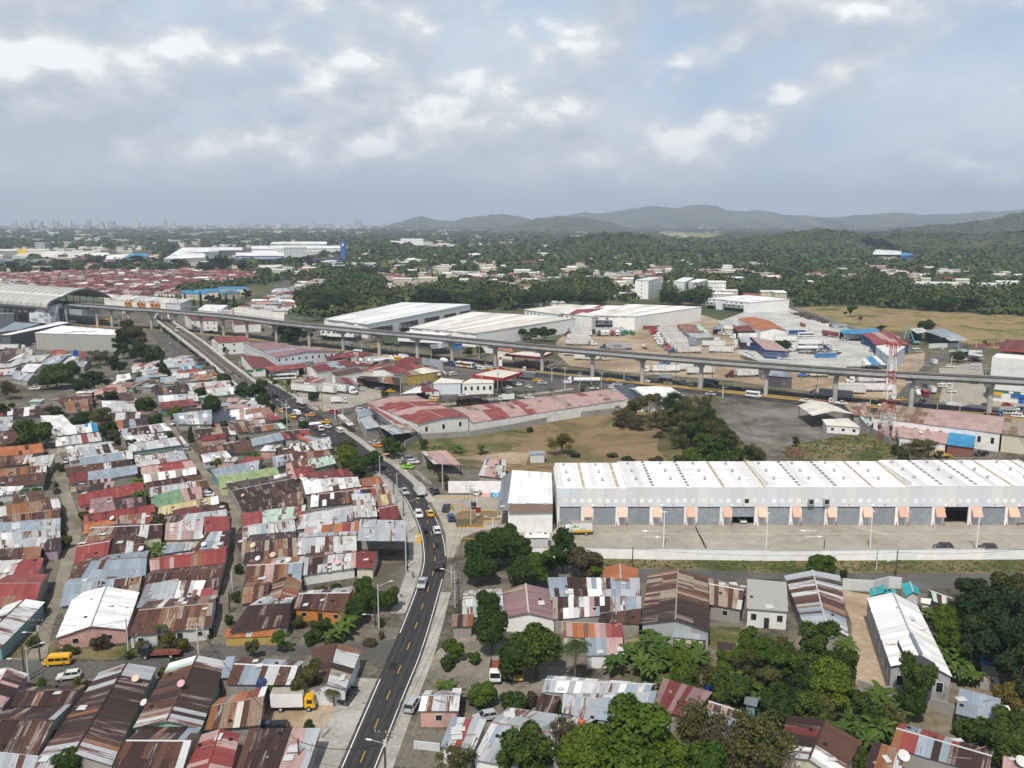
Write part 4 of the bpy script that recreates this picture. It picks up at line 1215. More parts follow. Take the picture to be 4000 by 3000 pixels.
def infill():
	rg=random.Random(33)
	quarter=poly('B1','-120,1440 -60,300 0,120 300,200 700,120 1000,40 D2 200,1560 700,1300 1150,1270 1420,1480 1600,1640 B2 130,230 260,420 560,520 700,700 850,800 1080,900 1190,1050 1250,1200 C2 760,60 330,140 B1 2220,1500')
	lanes=[poly('C1',s)for s in('230,720 340,480 470,90 B1 510,1590 575,1350 556,1100 510,900 450,750 435,600 390,520 490,520 520,600 570,750 610,950 660,1080 720,1250 650,1480 590,60','1820,590 1870,420 1900,200 1930,60 B1 1990,1400 2000,1250 1950,1080 1830,920 1700,720 1620,600 1500,420 1400,290 1460,300 1560,440 1690,590 1740,700 1890,850 2000,980 2080,1080 2080,1200 2100,1400 C1 1990,330 1960,590')]
	lanes[0]=poly('C1','230,720 340,480 470,90 B1 510,1590 575,1350 556,1100 510,900 450,750 435,600 390,520 480,520 520,600 570,750 610,950 660,1080 720,1250 650,1480 C1 590,60 540,240 450,440 400,720')
	boxes=[(min(p.x for p in f),max(p.x for p in f),min(p.y for p in f),max(p.y for p in f))for f in FOOT]
	n=0
	for k in range(3500):
		if n>=150:break
		q=Vector((rg.uniform(-210,-25),rg.uniform(150,520),0))
		if not inside(q,quarter)or any(inside(q,l)for l in lanes):continue
		w,d=rg.uniform(2.2,4.6),rg.uniform(2.0,3.6)
		a=rg.uniform(-.12,.30)
		ux,uy=Vector((math.cos(a),math.sin(a),0)),Vector((-math.sin(a),math.cos(a),0))
		cs=[q-ux*w-uy*d,q+ux*w-uy*d,q+ux*w+uy*d,q-ux*w+uy*d]
		if any(inside(c,l)for c in cs for l in lanes):continue
		xs,ys=[c.x for c in cs],[c.y for c in cs]
		bx=(min(xs),max(xs),min(ys),max(ys))
		ov=0.0
		for b in boxes:
			ov+=max(0,min(b[1],bx[1])-max(b[0],bx[0]))*max(0,min(b[3],bx[3])-max(b[2],bx[2]))
		if ov>.34*(bx[1]-bx[0])*(bx[3]-bx[2]):continue
		if any(inside(q,f)for f in FOOT):continue
		z=rg.uniform(2.3,2.9)
		pat=rg.choice(('ggh','bb','sts','hh','aag','rr','bsb','wh','p','tst','oo'))
		for c in cs:c.z=z
		house('P',[],'s',z,pat,rg.choice(('block','block','cream','green','pink')),'shack','%s shack squeezed between the tin houses, %s placed'%(describe(pat),ordn(n)),'shack','shacks between the tin houses',corners=cs,rise=.35,sw=1.1)
		boxes.append(bx);n+=1
	got=sorted((o for o in COL.objects if o.name.startswith('shack')),key=lambda o:o.location.y)
	for i,o in enumerate(got):
		o['label']=o['label'].rsplit(', ',1)[0]+', %s back'%ordn(i)
infill()
# THE LONG WHITE WAREHOUSE
SKYL=M('skylight_strip',(.40,.36,.25),.6,.1)
def warehouse():
	wh=thing('warehouse','long white warehouse with a row of grey roller doors and peach awnings','warehouse')
	pL,pR=at('B3',398,1228),at('B4',2300,1213)
	Y=(pL.y+pR.y)/2
	pL.y=pR.y=Y
	def X(c,u):return(at(c,u,1220).x)
	DEP=21.5
	SIL,SIL2=M('cladding_silver',(0.62,0.645,0.68),0.5,0.05,0.3,0.05),M('cladding_grey',(0.66,0.66,0.655),0.5,0.05,0.3,0.05)
	segs=[('B3',398,'B3',985,10.25,11.3),('B3',985,'B3',2195,10.55,11.75),('B3',2195,'B4',1210,10.6,11.8),('B4',1210,'B4',2500,10.95,12.15)]
	rng=random.Random(3)
	doorc=[('B3',410,595),('B3',702,892),('B3',998,1187),('B3',1295,1482),('B3',1600,1790),('B3',1898,2090),('B4',-10,180),('B4',285,482),('B4',590,785),('B4',898,1090),('B4',1207,1407),('B4',1518,1720),('B4',1835,2038),('B4',2148,2360)]
	awn=[('B3',617,682),('B3',915,980),('B3',1210,1275),('B3',1503,1568),('B3',1818,1882),('B3',2118,2180),('B4',200,266),('B4',502,570),('B4',806,876),('B4',1113,1186),('B4',1428,1505),('B4',1743,1822),('B4',2058,2140)]
	doors=[(X(c,a),X(c,b))for c,a,b in doorc]
	aw=[(X(c,a),X(c,b))for c,a,b in awn]
	DH=5.15
	x0,x1=pL.x,X('B4',2500)
	edges=[x0]+[v for d in doors for v in d]+[x1]
	for i in range(0,len(edges),2):
		MB().box(edges[i],edges[i+1],Y,Y+0.4,0,DH).obj('pier',WALLS['clean'],wh)
	k=0
	for c0,u0,c1,u1,hf,hb in segs:
		a,b=X(c0,u0),X(c1,u1)
		n=max(2,round((b-a)/3.0))
		for i in range(n):
			xa,xb=a+(b-a)*i/n,a+(b-a)*(i+1)/n
			MB().box(xa+.01,xb-.01,Y-0.06-0.01*(k%2),Y+0.35,DH+.02,hf).obj('cladding_panel',(SIL,SIL2,SIL)[(k*7//3)%3],wh)
			k+=1
		rf=MB().box(a,b,Y+.4,Y+.7,hf-.1,hf+.12).obj('roof',TINS['W'],wh)
		n=max(2,round((b-a)/1.55))
		for i in range(n):
			xa,xb=a+(b-a)*i/n,a+(b-a)*(i+1)/n
			ph=(xa-x0)%9.55
			sk=4.9<ph<6.3
			P=[Vector(v)for v in((xa,Y+DEP,hb),(xb,Y+DEP,hb),(xb,Y,hf),(xa,Y,hf))]
			if sk:
				kind=int((xa-x0)//9.55)
				mat=SKYL if kind%4 in(0,1)else TINS['k']
				if kind%4 in(0,1):
					up=Vector((0,0,.05))
					sheet(None,rf,P[0].lerp(P[1],.25)+up,P[0].lerp(P[1],.75)+up,P[3].lerp(P[2],.75)+up,P[3].lerp(P[2],.25)+up,mat,'skylight',loc=Vector())
					sheet(None,rf,*P,TINS['W'],'roof_sheet',loc=Vector())
				else:
					for q in range(9):
						v0,v1=(q+.1)/9,(q+.75)/9
						sheet(None,rf,P[0].lerp(P[3],v0)+Vector((.35,0,.06)),P[1].lerp(P[2],v0)+Vector((-.35,0,.06)),P[1].lerp(P[2],v1)+Vector((-.35,0,.06)),P[0].lerp(P[3],v1)+Vector((.35,0,.06)),mat,'skylight',loc=Vector())
					sheet(None,rf,*P,TINS['W'],'roof_sheet',loc=Vector())
			else:
				up=Vector((0,0,.03*(i%2)))
				sheet(None,rf,*[p+up for p in P],TINS['W']if rng.random()<.7 else TINS['w'],'roof_sheet',loc=Vector())
		for v in(0.33,0.66):
			yy,zz=Y+DEP*v,hf+(hb-hf)*v
			MB().box(a,b,yy-.12,yy+.12,zz+.03,zz+.13).obj('flashing',TINS['w'],rf)
		MB().box(b-.15,b+.1,Y,Y+DEP,hf-.3,hb+.25).obj('gable_trim',WALLS['clean'],wh)
		nb=max(1,round((b-a)/9.55))
		for i in range(nb):
			for v in(0.08,0.38,0.68):
				xx,yy,zz=a+(b-a)*(i+.25)/nb+v*1.2,Y+DEP*(1-v)-1,hf+(hb-hf)*(1-v)
				vt=MB().tube((xx,yy,zz),(xx,yy,zz+.45),.28,.28,10).tube((xx,yy,zz+.45),(xx,yy,zz+.85),.48,.30,12)
				vt.obj('roof_vent',GALV,rf)
	MB().box(x0,x1,Y+DEP-.3,Y+DEP,0,11.2).obj('back_wall',WALLS['clean'],wh)
	MB().box(x0-.25,x0,Y,Y+DEP,0,10.3).obj('side_wall',WALLS['clean'],wh)
	MB().box(x0,x1,Y+12,Y+12.2,0,10).obj('inner_wall',WALLS['grey'],wh)
	SH=M('roller_shutter',(0.26,0.285,0.315),0.5,0.10,1.2,0.12,stain=(0.34,0.36,0.38))
	GAPM=M('door_shadow_gap',(0.05,0.05,0.055),0.8)
	for i,(a,b)in enumerate(doors):
		lo={5:2.3,11:4.9,13:0.5}.get(i,0.05)
		d=MB().box(a+.05,b-.05,Y+.22,Y+.32,lo,DH).obj('roller_door',SH,wh)
		m=MB()
		z=lo+.15
		while z<DH-.1:
			m.box(a+.06,b-.06,Y+.20,Y+.225,z,z+.05);z+=.42
		if lo<4:m.obj('slat_ridges',SH,d)
		MB().box(a+.03,b-.03,Y+.1,Y+.3,DH-.22,DH-.02).obj('door_head_shade',GAPM,d)  # near-black strip stands in for the shadow gap at the door head
		for q in range(4):
			xx=a+(b-a)*(0.13+q*0.36)if False else a+1.0+q*2.18
			MB().box(xx,xx+1.05,Y-.12,Y-.02,6.2,7.35).obj('vent_panel',WALLS['clean']if(i*4+q)not in(21,)else DARK,wh)
		for xx in(a-.3,b+.3):
			MB().tube((xx,Y-.7,0),(xx,Y-.7,1.15),.1).obj('bollard',REDP,wh)
		cu=bpy.data.curves.new('bay_number','FONT');cu.body=str(i+1);cu.size=.7;cu.align_x='CENTER'
		cu.materials.append(REDP)
		o=link('bay_number',letters(cu),wh,((a+b)/2,Y-.1,5.45));o.rotation_euler=(math.pi/2,0,0)
	PEACH=TIN('awning_peach',(0.70,0.43,0.32),0.0,period=0.5)
	for a,b in aw:
		vs=[(a,Y-.05,5.1),(b,Y-.05,5.1),(b+.1,Y-1.7,2.9),(a-.1,Y-1.7,2.9),(a,Y-.05,4.95),(b,Y-.05,4.95),(b+.1,Y-1.7,2.75),(a-.1,Y-1.7,2.75)]
		me=mesh_from('awning',vs+[(a,Y-.05,2.9),(b,Y-.05,2.9)],[(3,2,1,0),(4,5,6,7),(0,3,7,4),(1,5,6,2),(2,3,7,6)[::-1],(0,8,3),(1,2,9)],PEACH,[[(0,0)]*4]*5+[[(0,0)]*3]*2)
		w=link('awning',me,wh)
		MB().box(a+.35,b-.35,Y-.05,Y+.02,.05,2.4).obj('door',WALLS['pale'],wh)
	for xx in(X('B4',352),X('B4',485)):
		q=MB().box(xx-.8,xx+.8,Y-.9,Y-.05,5.9,7.6).obj('cooler_unit',GALV,wh)
		MB().box(xx-.55,xx+.55,Y-.95,Y-.9,6.2,7.3).obj('fan_grille',DARK,q)
	for c,u in(('B3',692),('B3',1287),('B3',1890),('B4',280),('B4',890),('B4',1512),('B4',2145)):
		xx=X(c,u)
		MB().box(xx-.25,xx+.25,Y-.5,Y-.05,5.4,5.75).obj('flood_lamp',WHITEP,wh)
	return Y,x0
WY,WX0=warehouse()
an=house('B3',[(-35,1031),(352,1033),(342,785),(2,762)],'s',7.9,'WWWWWWWW','clean','office_annex','plain white annex with ribbed roof at the road end of the warehouse','building',sw=1.2,rise=0.5,inset=.1)
A_,B_=at('B3',-31,1034,7.9),at('B3',352,1034,7.9)
MB().prism([A_+Vector((0,-.3,0)),B_+Vector((0,-.3,0)),B_,A_],5.7,7.7).obj('fascia',M('brown_fascia',(0.27,0.19,0.15),.8),an).matrix_world=Matrix.Translation(Vector())
for o in an.children:
	if o.name.startswith('fascia'):o.matrix_parent_inverse=an.matrix_world.inverted();o.location=-Vector(an.location)
house('B2',[(2088,1098),(2182,1096),(2215,770),(2128,815)],'s',4.6,'kkkkkk','steel','parking_canopy','dark slatted parking canopy beside the white annex','canopy',open_=True,sw=.9,rise=.3)
def wall_thing(name,label,pts,h,mat,th=0.25,cat='wall',cap=None,pillars=0,z0=0.0,wire=False):
	t=thing(name,label,cat)
	for i,(a,b)in enumerate(zip(pts,pts[1:])):
		d=(b-a).normalized();n=Vector((-d.y,d.x,0))*th/2
		hh=h if not callable(h)else h(i)
		MB().prism([a-n,b-n,b+n,a+n],z0,hh).obj('wall_panel',mat,t)
		if cap:
			n2=n*1.5
			MB().prism([a-n2,b-n2,b+n2,a+n2],hh+.002,hh+.09).obj('coping',cap,t)
		if wire:
			m=MB();L=(b-a).length
			for k in range(int(L/3)+1):
				p=a+d*min(L,k*3.0)
				m.tube((p.x,p.y,hh),(p.x,p.y,hh+1.0),.04,None,5)
			for zz in(.4,.7,.95):m.tube((a.x,a.y,hh+zz),(b.x,b.y,hh+zz),.015,None,4)
			m.obj('fence_wire',GALV,t)
	return t
wp=[at('B3',60,1495),at('B3',620,1503),at('B3',1225,1515),at('B3',2212,1527),at('B4',460,1525),at('B4',1115,1522),at('B4',1860,1516),at('B4',2600,1512)]
wall_thing('perimeter_wall','long white boundary wall with dark coping and wire below the warehouse lot',wp,lambda i:2.55+.12*(i%3),WALLS['clean'],.3,cap=CONC,wire=True)
wall_thing('boundary_wall','blank white wall behind the small parking lot by the road',[at('B2',1662,940),at('B2',2118,940)],3.6,WALLS['clean'])
wall_thing('field_wall','mossy stained block wall along the grassy field edge',[at('B2',1285,545),at('B2',1425,480),at('B2',1850,455),at('B2',2212,395)]+[at('B3',450,300),at('B3',900,250)],2.2,WALLS['block'])
wall_thing('gate_wall','white wall with iron gate closing the chapel yard',[at('C4',640,118),at('C4',720,125),at('C4',905,135),at('C4',1040,100),at('C4',1150,110)],2.6,WALLS['pale'])
wall_thing('yard_wall','grey block wall running down beside the lattice tower',[at('B4',705,290),at('B4',870,425),at('B4',1060,525)],2.6,WALLS['block'])
wall_thing('depot_wall','pale block wall between concrete yard and straw field',[at('A4',200,905),at('A4',480,1000),at('A4',760,1092)],3.0,WALLS['block'])
wall_thing('lot_wall','low white wall curving round the car lot by the highway',[at('D8',800,1425),at('D8',880,1465),at('D8',1500,1540),at('D8',2300,1640)],1.5,WALLS['white'])
wall_thing('hoarding','tall grey corrugated hoarding beside the highway',[at('D4',665,845),at('D4',1015,893)],6.3,WALLS['steel'])
wall_thing('chapel_wall','rough block wall at the foot of the chapel yard',[at('C4',770,985),at('C4',930,1040),at('C4',1190,1060),at('C4',1420,1160),at('C4',1610,1215)],2.0,WALLS['block'])
wall_thing('garden_wall','pale low garden wall near the pink house',[at('C2',1365,1490),at('C2',1590,1515)],1.3,WALLS['pale'])
wall_thing('market_fence','cream picket fence posts along the service road',[at('D4',980,1480),at('D4',1220,1465),at('D4',1750,1395),at('D5',0,1345),at('D5',550,1275),at('D5',1060,1205)],.9,WALLS['cream'])
wall_thing('panel_fence','white and blue panel fence by the excavator yard',[at('D8',565,490),at('D8',900,480),at('D8',1150,475)],3.0,WALLS['pale'])
wall_thing('red_fence','rusty red fence along the burnt straw field',[at('D8',1280,480),at('D8',1500,470),at('D8',1980,430)],2.5,WALLS['brickred'])
# OTHER BUILDINGS
BLD='''
D1|590,802 2000,838 2060,785 1070,705|s|10.5|WWWWWWWWWWWWWWW|depot|depot_warehouse|warehouse|windowless pale panel depot with white roof behind the big trees|sw=3
D1|20,836 165,840 1205,655 1040,640|s|9|WWWW|slate|showroom|shop|dark glazed showroom under a long white roof strip|sw=4
D1|-100,800 340,745 695,642 255,622|f|7.5|aaaa|steel|showroom_wing|shop|flat grey showroom wing at the west edge|sw=6
D1|-260,478 250,470 230,455 -260,460|f|12|kk|slate|shop_block|shop|grey box shop with one dark window band at the west edge|sw=6
D2|-420,215 655,282 1085,238 -380,150|s|9|eheehehee|white|storage_hall|warehouse|pale hall with orange window boxes behind the viaduct|sw=6
D2|655,282 900,300 1085,240 860,225|s|9.2|hhh|silver|storage_wing|warehouse|silver clad wing at the end of the hall with orange boxes|sw=6
D2|925,118 1365,142 1330,50 930,72|x|6|uuuu|cream|school_block|school|long blue roofed school block among dark columnar trees|sw=6;win=0:7x1
D2|1340,92 1600,86 1560,36 1330,36|x|8|uuu|cream|school_hall|school|square blue roofed school hall with cream gable|sw=6;win=0:3x1
D2|1610,122 1945,98 1780,66 1610,80|x|6.5|uuxxu|cream|school_annex|school|blue roofed school annex with solar panels|sw=6
D2|1560,42 2080,42 1990,16 1570,12|x|7|uuuuu|cream|school_block|school|broad blue school roof farthest behind the solar annex|sw=6
D2|1200,402 1540,438 1730,345 1340,335|s|6|WWwW|white|tile_shop|shop|white roofed tile shop beside the viaduct|sw=4
D2|1830,440 2700,560 2700,480 1840,385|s|6|eeee|white|shop_row|shop|white shop row just behind the viaduct girder|sw=4
D2|1100,580 1545,592 1500,512 975,506|s|7.6|drdd|white|corner_shop|shop|yellow and white corner shop under a red roof by the flyover|sw=3;win=0:4x2
D2|1830,650 2300,640 2290,590 1790,585|s|6|ddd|white|workshop|shop|dark red roofed workshop partly behind two columns|sw=3
D2|1545,970 2112,938 1940,850 1428,902|x|7.5|rrrrr/ttttt|white|apartment_house|house|two storey white house with salmon and red hipped roof|sw=2.4;win=0:3x2;3:3x2
D3|340,652 1372,550 800,470 -210,400|y|8|vvvvvavv/vvvavvvv|pale|printing_hall|hall|big mauve roofed hall with rows of small square windows|sw=3;win=0:9x2;3:14x2;rise=1.4
D3|390,815 960,722 1080,670 350,745|s|4|aaaaa|pale|hall_annex|shed|pale lean-to along the mauve roofed hall|sw=3
D3|-60,835 390,815 130,680 -260,640|s|4.5|dddd|white|tin_hall|shed|dark red roofed hall at the flyover foot|sw=3
D3|250,905 870,830 830,788 150,848|s|4.6|rrrrr|dark|repair_shed|shed|bright red roofed open repair shed with buses inside|sw=3;open=back
D3|1050,912 1772,792 1400,690 850,790|x|5.5|dddaadd/ddddadd|white|timber_hall|hall|large dull red roofed hall with grey skylight patches|sw=2.5
D3|1395,978 1870,892 1765,848 1300,940|s|4|sssssss|white|workshop|shed|white workshop under striped rusty roof|sw=2
D3|1220,692 1765,622 1640,590 1200,656|s|5|ddrr|brickred|car_wash|shop|red roofed car wash with a white name board|sw=3;open=back
D3|1910,1052 2500,1135 2450,960 1730,1000|x|4.2|bbmob/bbtbb|dark|workshop_shed|shed|open workshop with brown roof and one mint sheet|sw=2;open=back
D3|1500,1090 1760,1130 1640,1040 1360,1030|s|3.5|vdv|block|shed|shed|low maroon roofed shed beside the container|sw=2
D4|180,936 672,815 290,765 -210,865|x|5|drddr/dddrd|white|timber_hall|hall|red roofed hall beside the grey hoarding|sw=2.5
D4|420,975 990,888 700,850 360,930|s|4.6|rteee|yellow|diner|shop|tan roofed diner with yellow and dark green eaves|sw=2.5
D4|920,965 1120,935 1040,895 930,930|s|3.4|hhsh|block|shed|shed|small tilted pale shed beside a parked white bus|sw=2;open=1
D4|840,1102 1335,1095 1380,1050 985,1005|f|5.2|eee|silver|bar|shop|angular cream roofed bar clad in silver sheet|sw=4
D4|1340,1105 1905,1092 1885,1045 1500,1020|f|5.2|eeee|white|police_post|shop|white building with a blue base band beside the bar|sw=4;win=0:5x1
D4|600,1132 838,1155 838,1088 690,1085|s|4|bbb|white|bar_annex|shop|small maroon hipped annex of the silver bar|sw=2
D4|300,1288 980,1242 720,1190 560,1205|s|3.2|dwdpwdd|dark|food_stall|shed|low stall roof with white and red sheets beside the market|sw=2;open=back
D4|1240,1385 1715,1345 1690,1305 1235,1345|s|3.4|bbbbb|dark|fruit_stand|stall|brown roofed fruit stand full of bright goods|sw=2;open=back
D4|820,508 1130,472 1090,420 770,452|x|4|kgk/kkg|block|tyre_shop|shed|grey roofed open shop across the highway|sw=3;open=back
D4|1200,420 1360,412 1350,385 1200,392|f|3.6|uu|blue|kiosk|kiosk|small bright blue kiosk under the viaduct|sw=3
D4|1950,520 2220,562 2200,482 1960,470|x|4.5|qzq|white|tile_roof_shop|shop|white shop with orange tile roof under the viaduct|sw=3
D4|1660,445 1890,470 1880,430 1670,425|s|4|ww|white|snack_bar|shop|white snack bar with dark posts under the viaduct|sw=3
D6|780,228 1050,212 900,104 640,112|s|5|zzzzzz|block|tile_shed|shed|long shed under patchy terracotta tiles beside trailer rows|sw=2
D6|1065,218 1205,226 1020,108 925,106|s|5|mmm|block|tile_shed_wing|shed|pale mint wing of the terracotta shed|sw=2
D6|930,332 1285,302 1180,256 790,262|s|4|ggg|block|yard_office|shed|grey roofed yard office below the terracotta shed|sw=2
D6|840,425 990,445 960,330 830,325|s|4|kk|block|guard_house|shed|soot stained block guard house between trailers|sw=2
D6|1700,207 1985,187 1870,120 1598,140|s|5|dddd|block|garage|garage|dark red roofed garage open to the truck yard|sw=3;open=back
D6|1400,97 1652,98 1560,58 1345,70|s|4|gg|pale|store_shed|shed|flat grey store beside a blue tank yard|sw=3
D6|1460,162 1620,166 1580,118 1430,128|s|3.6|ee|cream|yard_house|house|small cream house beside the dark red garage|sw=3
D6|1262,168 1432,166 1400,132 1258,134|s|3.6|ka|dark|carport|shed|dark carport sheltering blue drums|sw=3;open=back
D6|2085,190 2545,190 2240,15 1690,-25|y|7|qqqqqq|white|tile_warehouse|warehouse|big orange tile roofed warehouse with white gable|sw=3;rise=2
D6|1760,388 1955,392 1850,320 1690,320|s|5|gg|block|vehicle_shed|shed|grey roofed open vehicle shed full of parked cars|sw=3;open=back
D6|2160,520 2580,548 2300,400 1900,322|s|5|pppp|navy|depot_office|shed|pink roofed depot with navy walls beside a round tree|sw=3
D6|2115,912 2330,920 2240,812 1985,805|s|4|hh|block|pump_house|shed|pale roofed pump house beside a maroon truck|sw=2
D7|-60,960 425,1000 235,830 -60,812|x|5.5|aak/akk|dark|guard_lodge|house|dark two storey lodge with hipped grey roof under the viaduct|sw=3
D7|1290,238 1965,262 1880,180 1230,205|s|5|uuuu|navy|blue_roof_shed|shed|bright blue roofed open shed in the concrete yard|sw=3;open=back
D7|1790,348 2300,318 2090,218 1600,280|s|5|rrprr|navy|red_roof_shed|shed|rusty red roofed shed beside the bright blue one|sw=3
D7|1850,442 2445,432 2300,358 1760,388|s|5|rrpr|navy|paint_shop|shed|red roofed shed behind the white angular showroom|sw=3
D7|1858,450 2120,655 2375,458 2120,420|f|9|WWWW|silver|angular_showroom|shop|white angular showroom with tilted roof behind the lattice tower|sw=4;win=0:4x2
D7|1700,772 2050,782 1860,660 1620,702|s|4|WuW|white|fuel_shelter|shed|low white shelter in front of the angular showroom|sw=4;open=1
D8|790,300 1115,270 790,180 490,230|s|6|aaaa|dark|machine_shed|shed|biggest slate roofed open shed by the straw field|sw=4;open=back
D8|930,364 1255,352 1090,296 790,302|s|5|ggg|dark|machine_shed_wing|shed|low grey roofed wing below the slate shed|sw=4;open=back
D8|372,240 565,204 450,168 235,188|s|6|hhh|dark|scrap_shed|shed|pale roofed shed behind the blue excavator|sw=4;open=back
D8|1090,580 1265,545 1180,520 1060,545|s|4|aa|navy|car_office|shop|small blue-grey car lot office beside a round tree|sw=3
D8|1250,605 1500,640 1480,570 1260,560|s|3.8|hhh|white|car_shelter|shed|curved pale car shelter in the car lot|sw=3;open=1
B4|905,293 2015,433 2037,322 985,198|s|6.5|tttttppppppp|white|motel|motel|long two storey white row under pink and tan roof by the lattice tower|sw=2.5;win=0:10x1
B4|2015,433 2500,485 2500,372 2037,322|s|6.4|tttt|cream|motel_wing|motel|tan roofed motel end with a dark open garage|sw=2.5
B4|1130,462 1540,522 1566,436 1110,386|s|3.2|pppp|white|lean_to|shed|faded red lean-to along the motel|sw=2
B4|1542,524 1772,554 1797,470 1566,440|s|3.4|uuu|brickred|blue_lean_to|shed|blue roofed garage lean-to of the motel|sw=2
B4|385,276 742,262 500,158 262,190|y|5.2|eeee|dark|canopy|canopy|broad cream canopy on thin posts in the gravel yard|sw=3;open=1
B4|505,360 802,380 690,318 465,326|s|2.9|eee|white|site_office|house|low white L-shaped office beside the cream canopy|sw=2;win=0:3x1
B4|740,276 900,290 872,188 650,204|s|4.2|ttpt|block|tan_shed|shed|tan tin shed behind the block wall|sw=2
B4|868,372 925,330 890,268 765,282|s|3.2|mhm|pale|mint_shed|shed|pale mint shed against the block wall|sw=2
B3|150,617 290,613 285,594 144,597|s|2.7|aa|pale|field_hut|hut|lone grey roofed hut on the dry field track|sw=2
B2|1535,692 1775,702 1640,604 1428,613|s|3.6|hpppp|block|roadside_shed|shed|pink and grey tin shed in weeds by the bend|sw=1.2;open=back
B3|112,1336 324,1336 324,1290 116,1290|f|2.6|W|pale|pump_room|hut|small white box room inside the boundary wall|sw=3
B2|1922,792 2155,822 2160,690 1985,690|s|3.2|hppphbh|block|tank_shed|shed|patched pink shed with lilac tank at the field edge|sw=1.2
B2|890,290 1020,263 975,230 868,251|s|3.0|aaa|white|vendor_stall|stall|small blue-grey stall beside the lime market wall|sw=1.5
B2|955,398 1070,375 985,302 895,336|s|3.2|ggg|block|vendor_stall|stall|tilted grey stall between bus shelter and market|sw=1.5
B2|1180,440 1425,412 1330,362 1062,386|s|3.8|ggtgtg|dark|market_shed|shed|wide grey shed with rusty skylights in front of the market|sw=1.5;open=back
B2|798,362 852,352 745,289 703,296|s|2.9|hhhh|white|bus_shelter|shelter|narrow bus shelter on the sidewalk by the junction|sw=1.5;open=1
B2|1240,366 1280,360 985,210 945,210|s|4|rrrr|lime|market_awning|awning|long red awning strip along the lime market wall|sw=1.5;open=1
B2|1397,352 1842,286 1385,105 960,165|y|5.4|pppprrrrpprrrrrr/pptprrrrpprrrrrr|white|market|market|wide market hall with red and pink striped roof and lime parapet|sw=2.2;rise=1.0;win=0:3x1
B2|1880,338 3222,132 3082,42 1690,208|x|4.4|pprrpprpppptpppptpp/ptprptrpppptpprpppt|white|market_wing|market|very long pink roofed market wing beside the dry field|sw=2.2;rise=.9
B3|1010,132 1180,138 1050,38 868,42|s|5.2|xxxx|white|market_solar_bay|market|dark solar roofed bay between pink wing and white end|sw=2.2
B3|1180,140 1490,102 1250,20 970,32|x|5.6|WWWWWW|white|market_end|market|clean white roofed end hall of the market|sw=2.2
A2|585,987 960,1032 1855,874 1270,856|s|10|WwwWWwWWwWww|clean|business_park_hall|warehouse|white unit hall with slate office fronts behind the viaduct|sw=6
A2|1320,1062 1900,1112 2765,995 1870,940|s|9|eWeeWeWeee|clean|business_park_hall|warehouse|cream roofed white hall in the middle of the business park|sw=6
A3|105,907 395,950 640,886 470,872|s|10|eeee|clean|business_park_unit|warehouse|stepped white unit with grey front, westmost by the trucks|sw=6
A3|395,937 690,968 1000,890 640,880|s|10|WWrWW|clean|business_park_unit|warehouse|stepped white unit with a red strip in its roof|sw=6
A3|680,957 1062,967 1640,897 1000,872|s|10|WWeWWeWW|clean|business_park_unit|warehouse|long white unit with blue-grey front and a corrugated side|sw=6
A3|1690,810 2060,846 2400,829 2030,792|s|9|wwWWw|clean|business_park_unit|warehouse|separate white hall with grey balconies by the straw field|sw=6
A3|1062,652 1180,656 1295,628 1182,624|f|19|W|clean|apartment_tower|apartments|tall white apartment slab, westmost of the white group|win=1:7x5;0:1x5
A3|1395,664 1490,670 1572,632 1480,628|f|19|W|clean|apartment_tower|apartments|white apartment slab half hidden by a big tree|win=1:7x5
A3|1525,668 1592,676 1690,646 1600,642|f|18|W|clean|apartment_tower|apartments|white apartment slab between its two neighbours|win=1:6x5
A3|1688,670 1852,668 1848,659 1690,657|f|16|W|clean|apartment_tower|apartments|low white apartment slab at the east of the group|win=0:6x4
A4|1200,674 1640,682 1642,668 1215,663|f|11|W|clean|apartment_row|apartments|white flat block behind trees at the straw field|win=0:12x3
A4|1672,684 2112,690 2104,678 1680,672|f|11|W|clean|apartment_row|apartments|eastmost white flat block behind trees at the straw field|win=0:12x3
A4|1340,712 1520,716 1530,706 1345,702|f|9|W|clean|apartment_row|apartments|lower white flat block half hidden behind a dark tree|win=0:5x3
A4|905,430 1147,432 1160,378 920,376|x|9|WWWW|steel|sports_hall|hall|white arched sports roof on the wooded slope|sw=8;open=1;rise=1
A4|1147,442 1282,437 1290,418 1150,420|s|6|uu|blue|sports_annex|hall|blue roofed annex beside the white arched sports roof|sw=8
A2|1250,302 1446,304 1446,294 1250,292|f|24|W|clean|apartment_tower|apartments|broad white ten storey block in the far trees|win=0:10x6
A2|1160,320 1250,322 1250,313 1165,311|f|17|W|clean|apartment_tower|apartments|lower white block joined to the broad ten storey one|win=0:5x5
A2|238,377 440,376 438,366 240,367|f|26|f|pale|apartment_tower|apartments|grey and white striped tower block by the blue warehouse|win=0:10x8
A2|120,338 612,342 612,322 150,322|s|12|WWW|pale|far_warehouse|warehouse|long white warehouse, farthest behind the striped tower block|sw=20
A2|-40,382 795,376 782,358 -40,358|s|9|WwWW|white|far_warehouse|warehouse|low white warehouse row beside the striped tower block|sw=20
A2|-30,432 200,417 165,400 -30,402|s|10|WW|pale|far_warehouse|warehouse|white curved roof warehouse left of the striped tower block|sw=20
A1|1415,470 1782,456 1762,425 1500,426|s|14|WWW|clean|far_warehouse|warehouse|tall white warehouse behind two big dark trees|sw=20
A1|1490,422 1892,402 1882,374 1580,375|s|14|WWW|clean|far_warehouse|warehouse|white stepped warehouse roof above the tall one|sw=20
A1|1690,398 2092,392 2092,372 1892,372|s|12|WW|slate|far_warehouse|warehouse|charcoal walled warehouse with white roof|sw=20
A1|2035,442 2500,442 2490,416 2040,418|s|11|WWW|blue|far_warehouse|warehouse|blue walled warehouse with white roof|sw=20
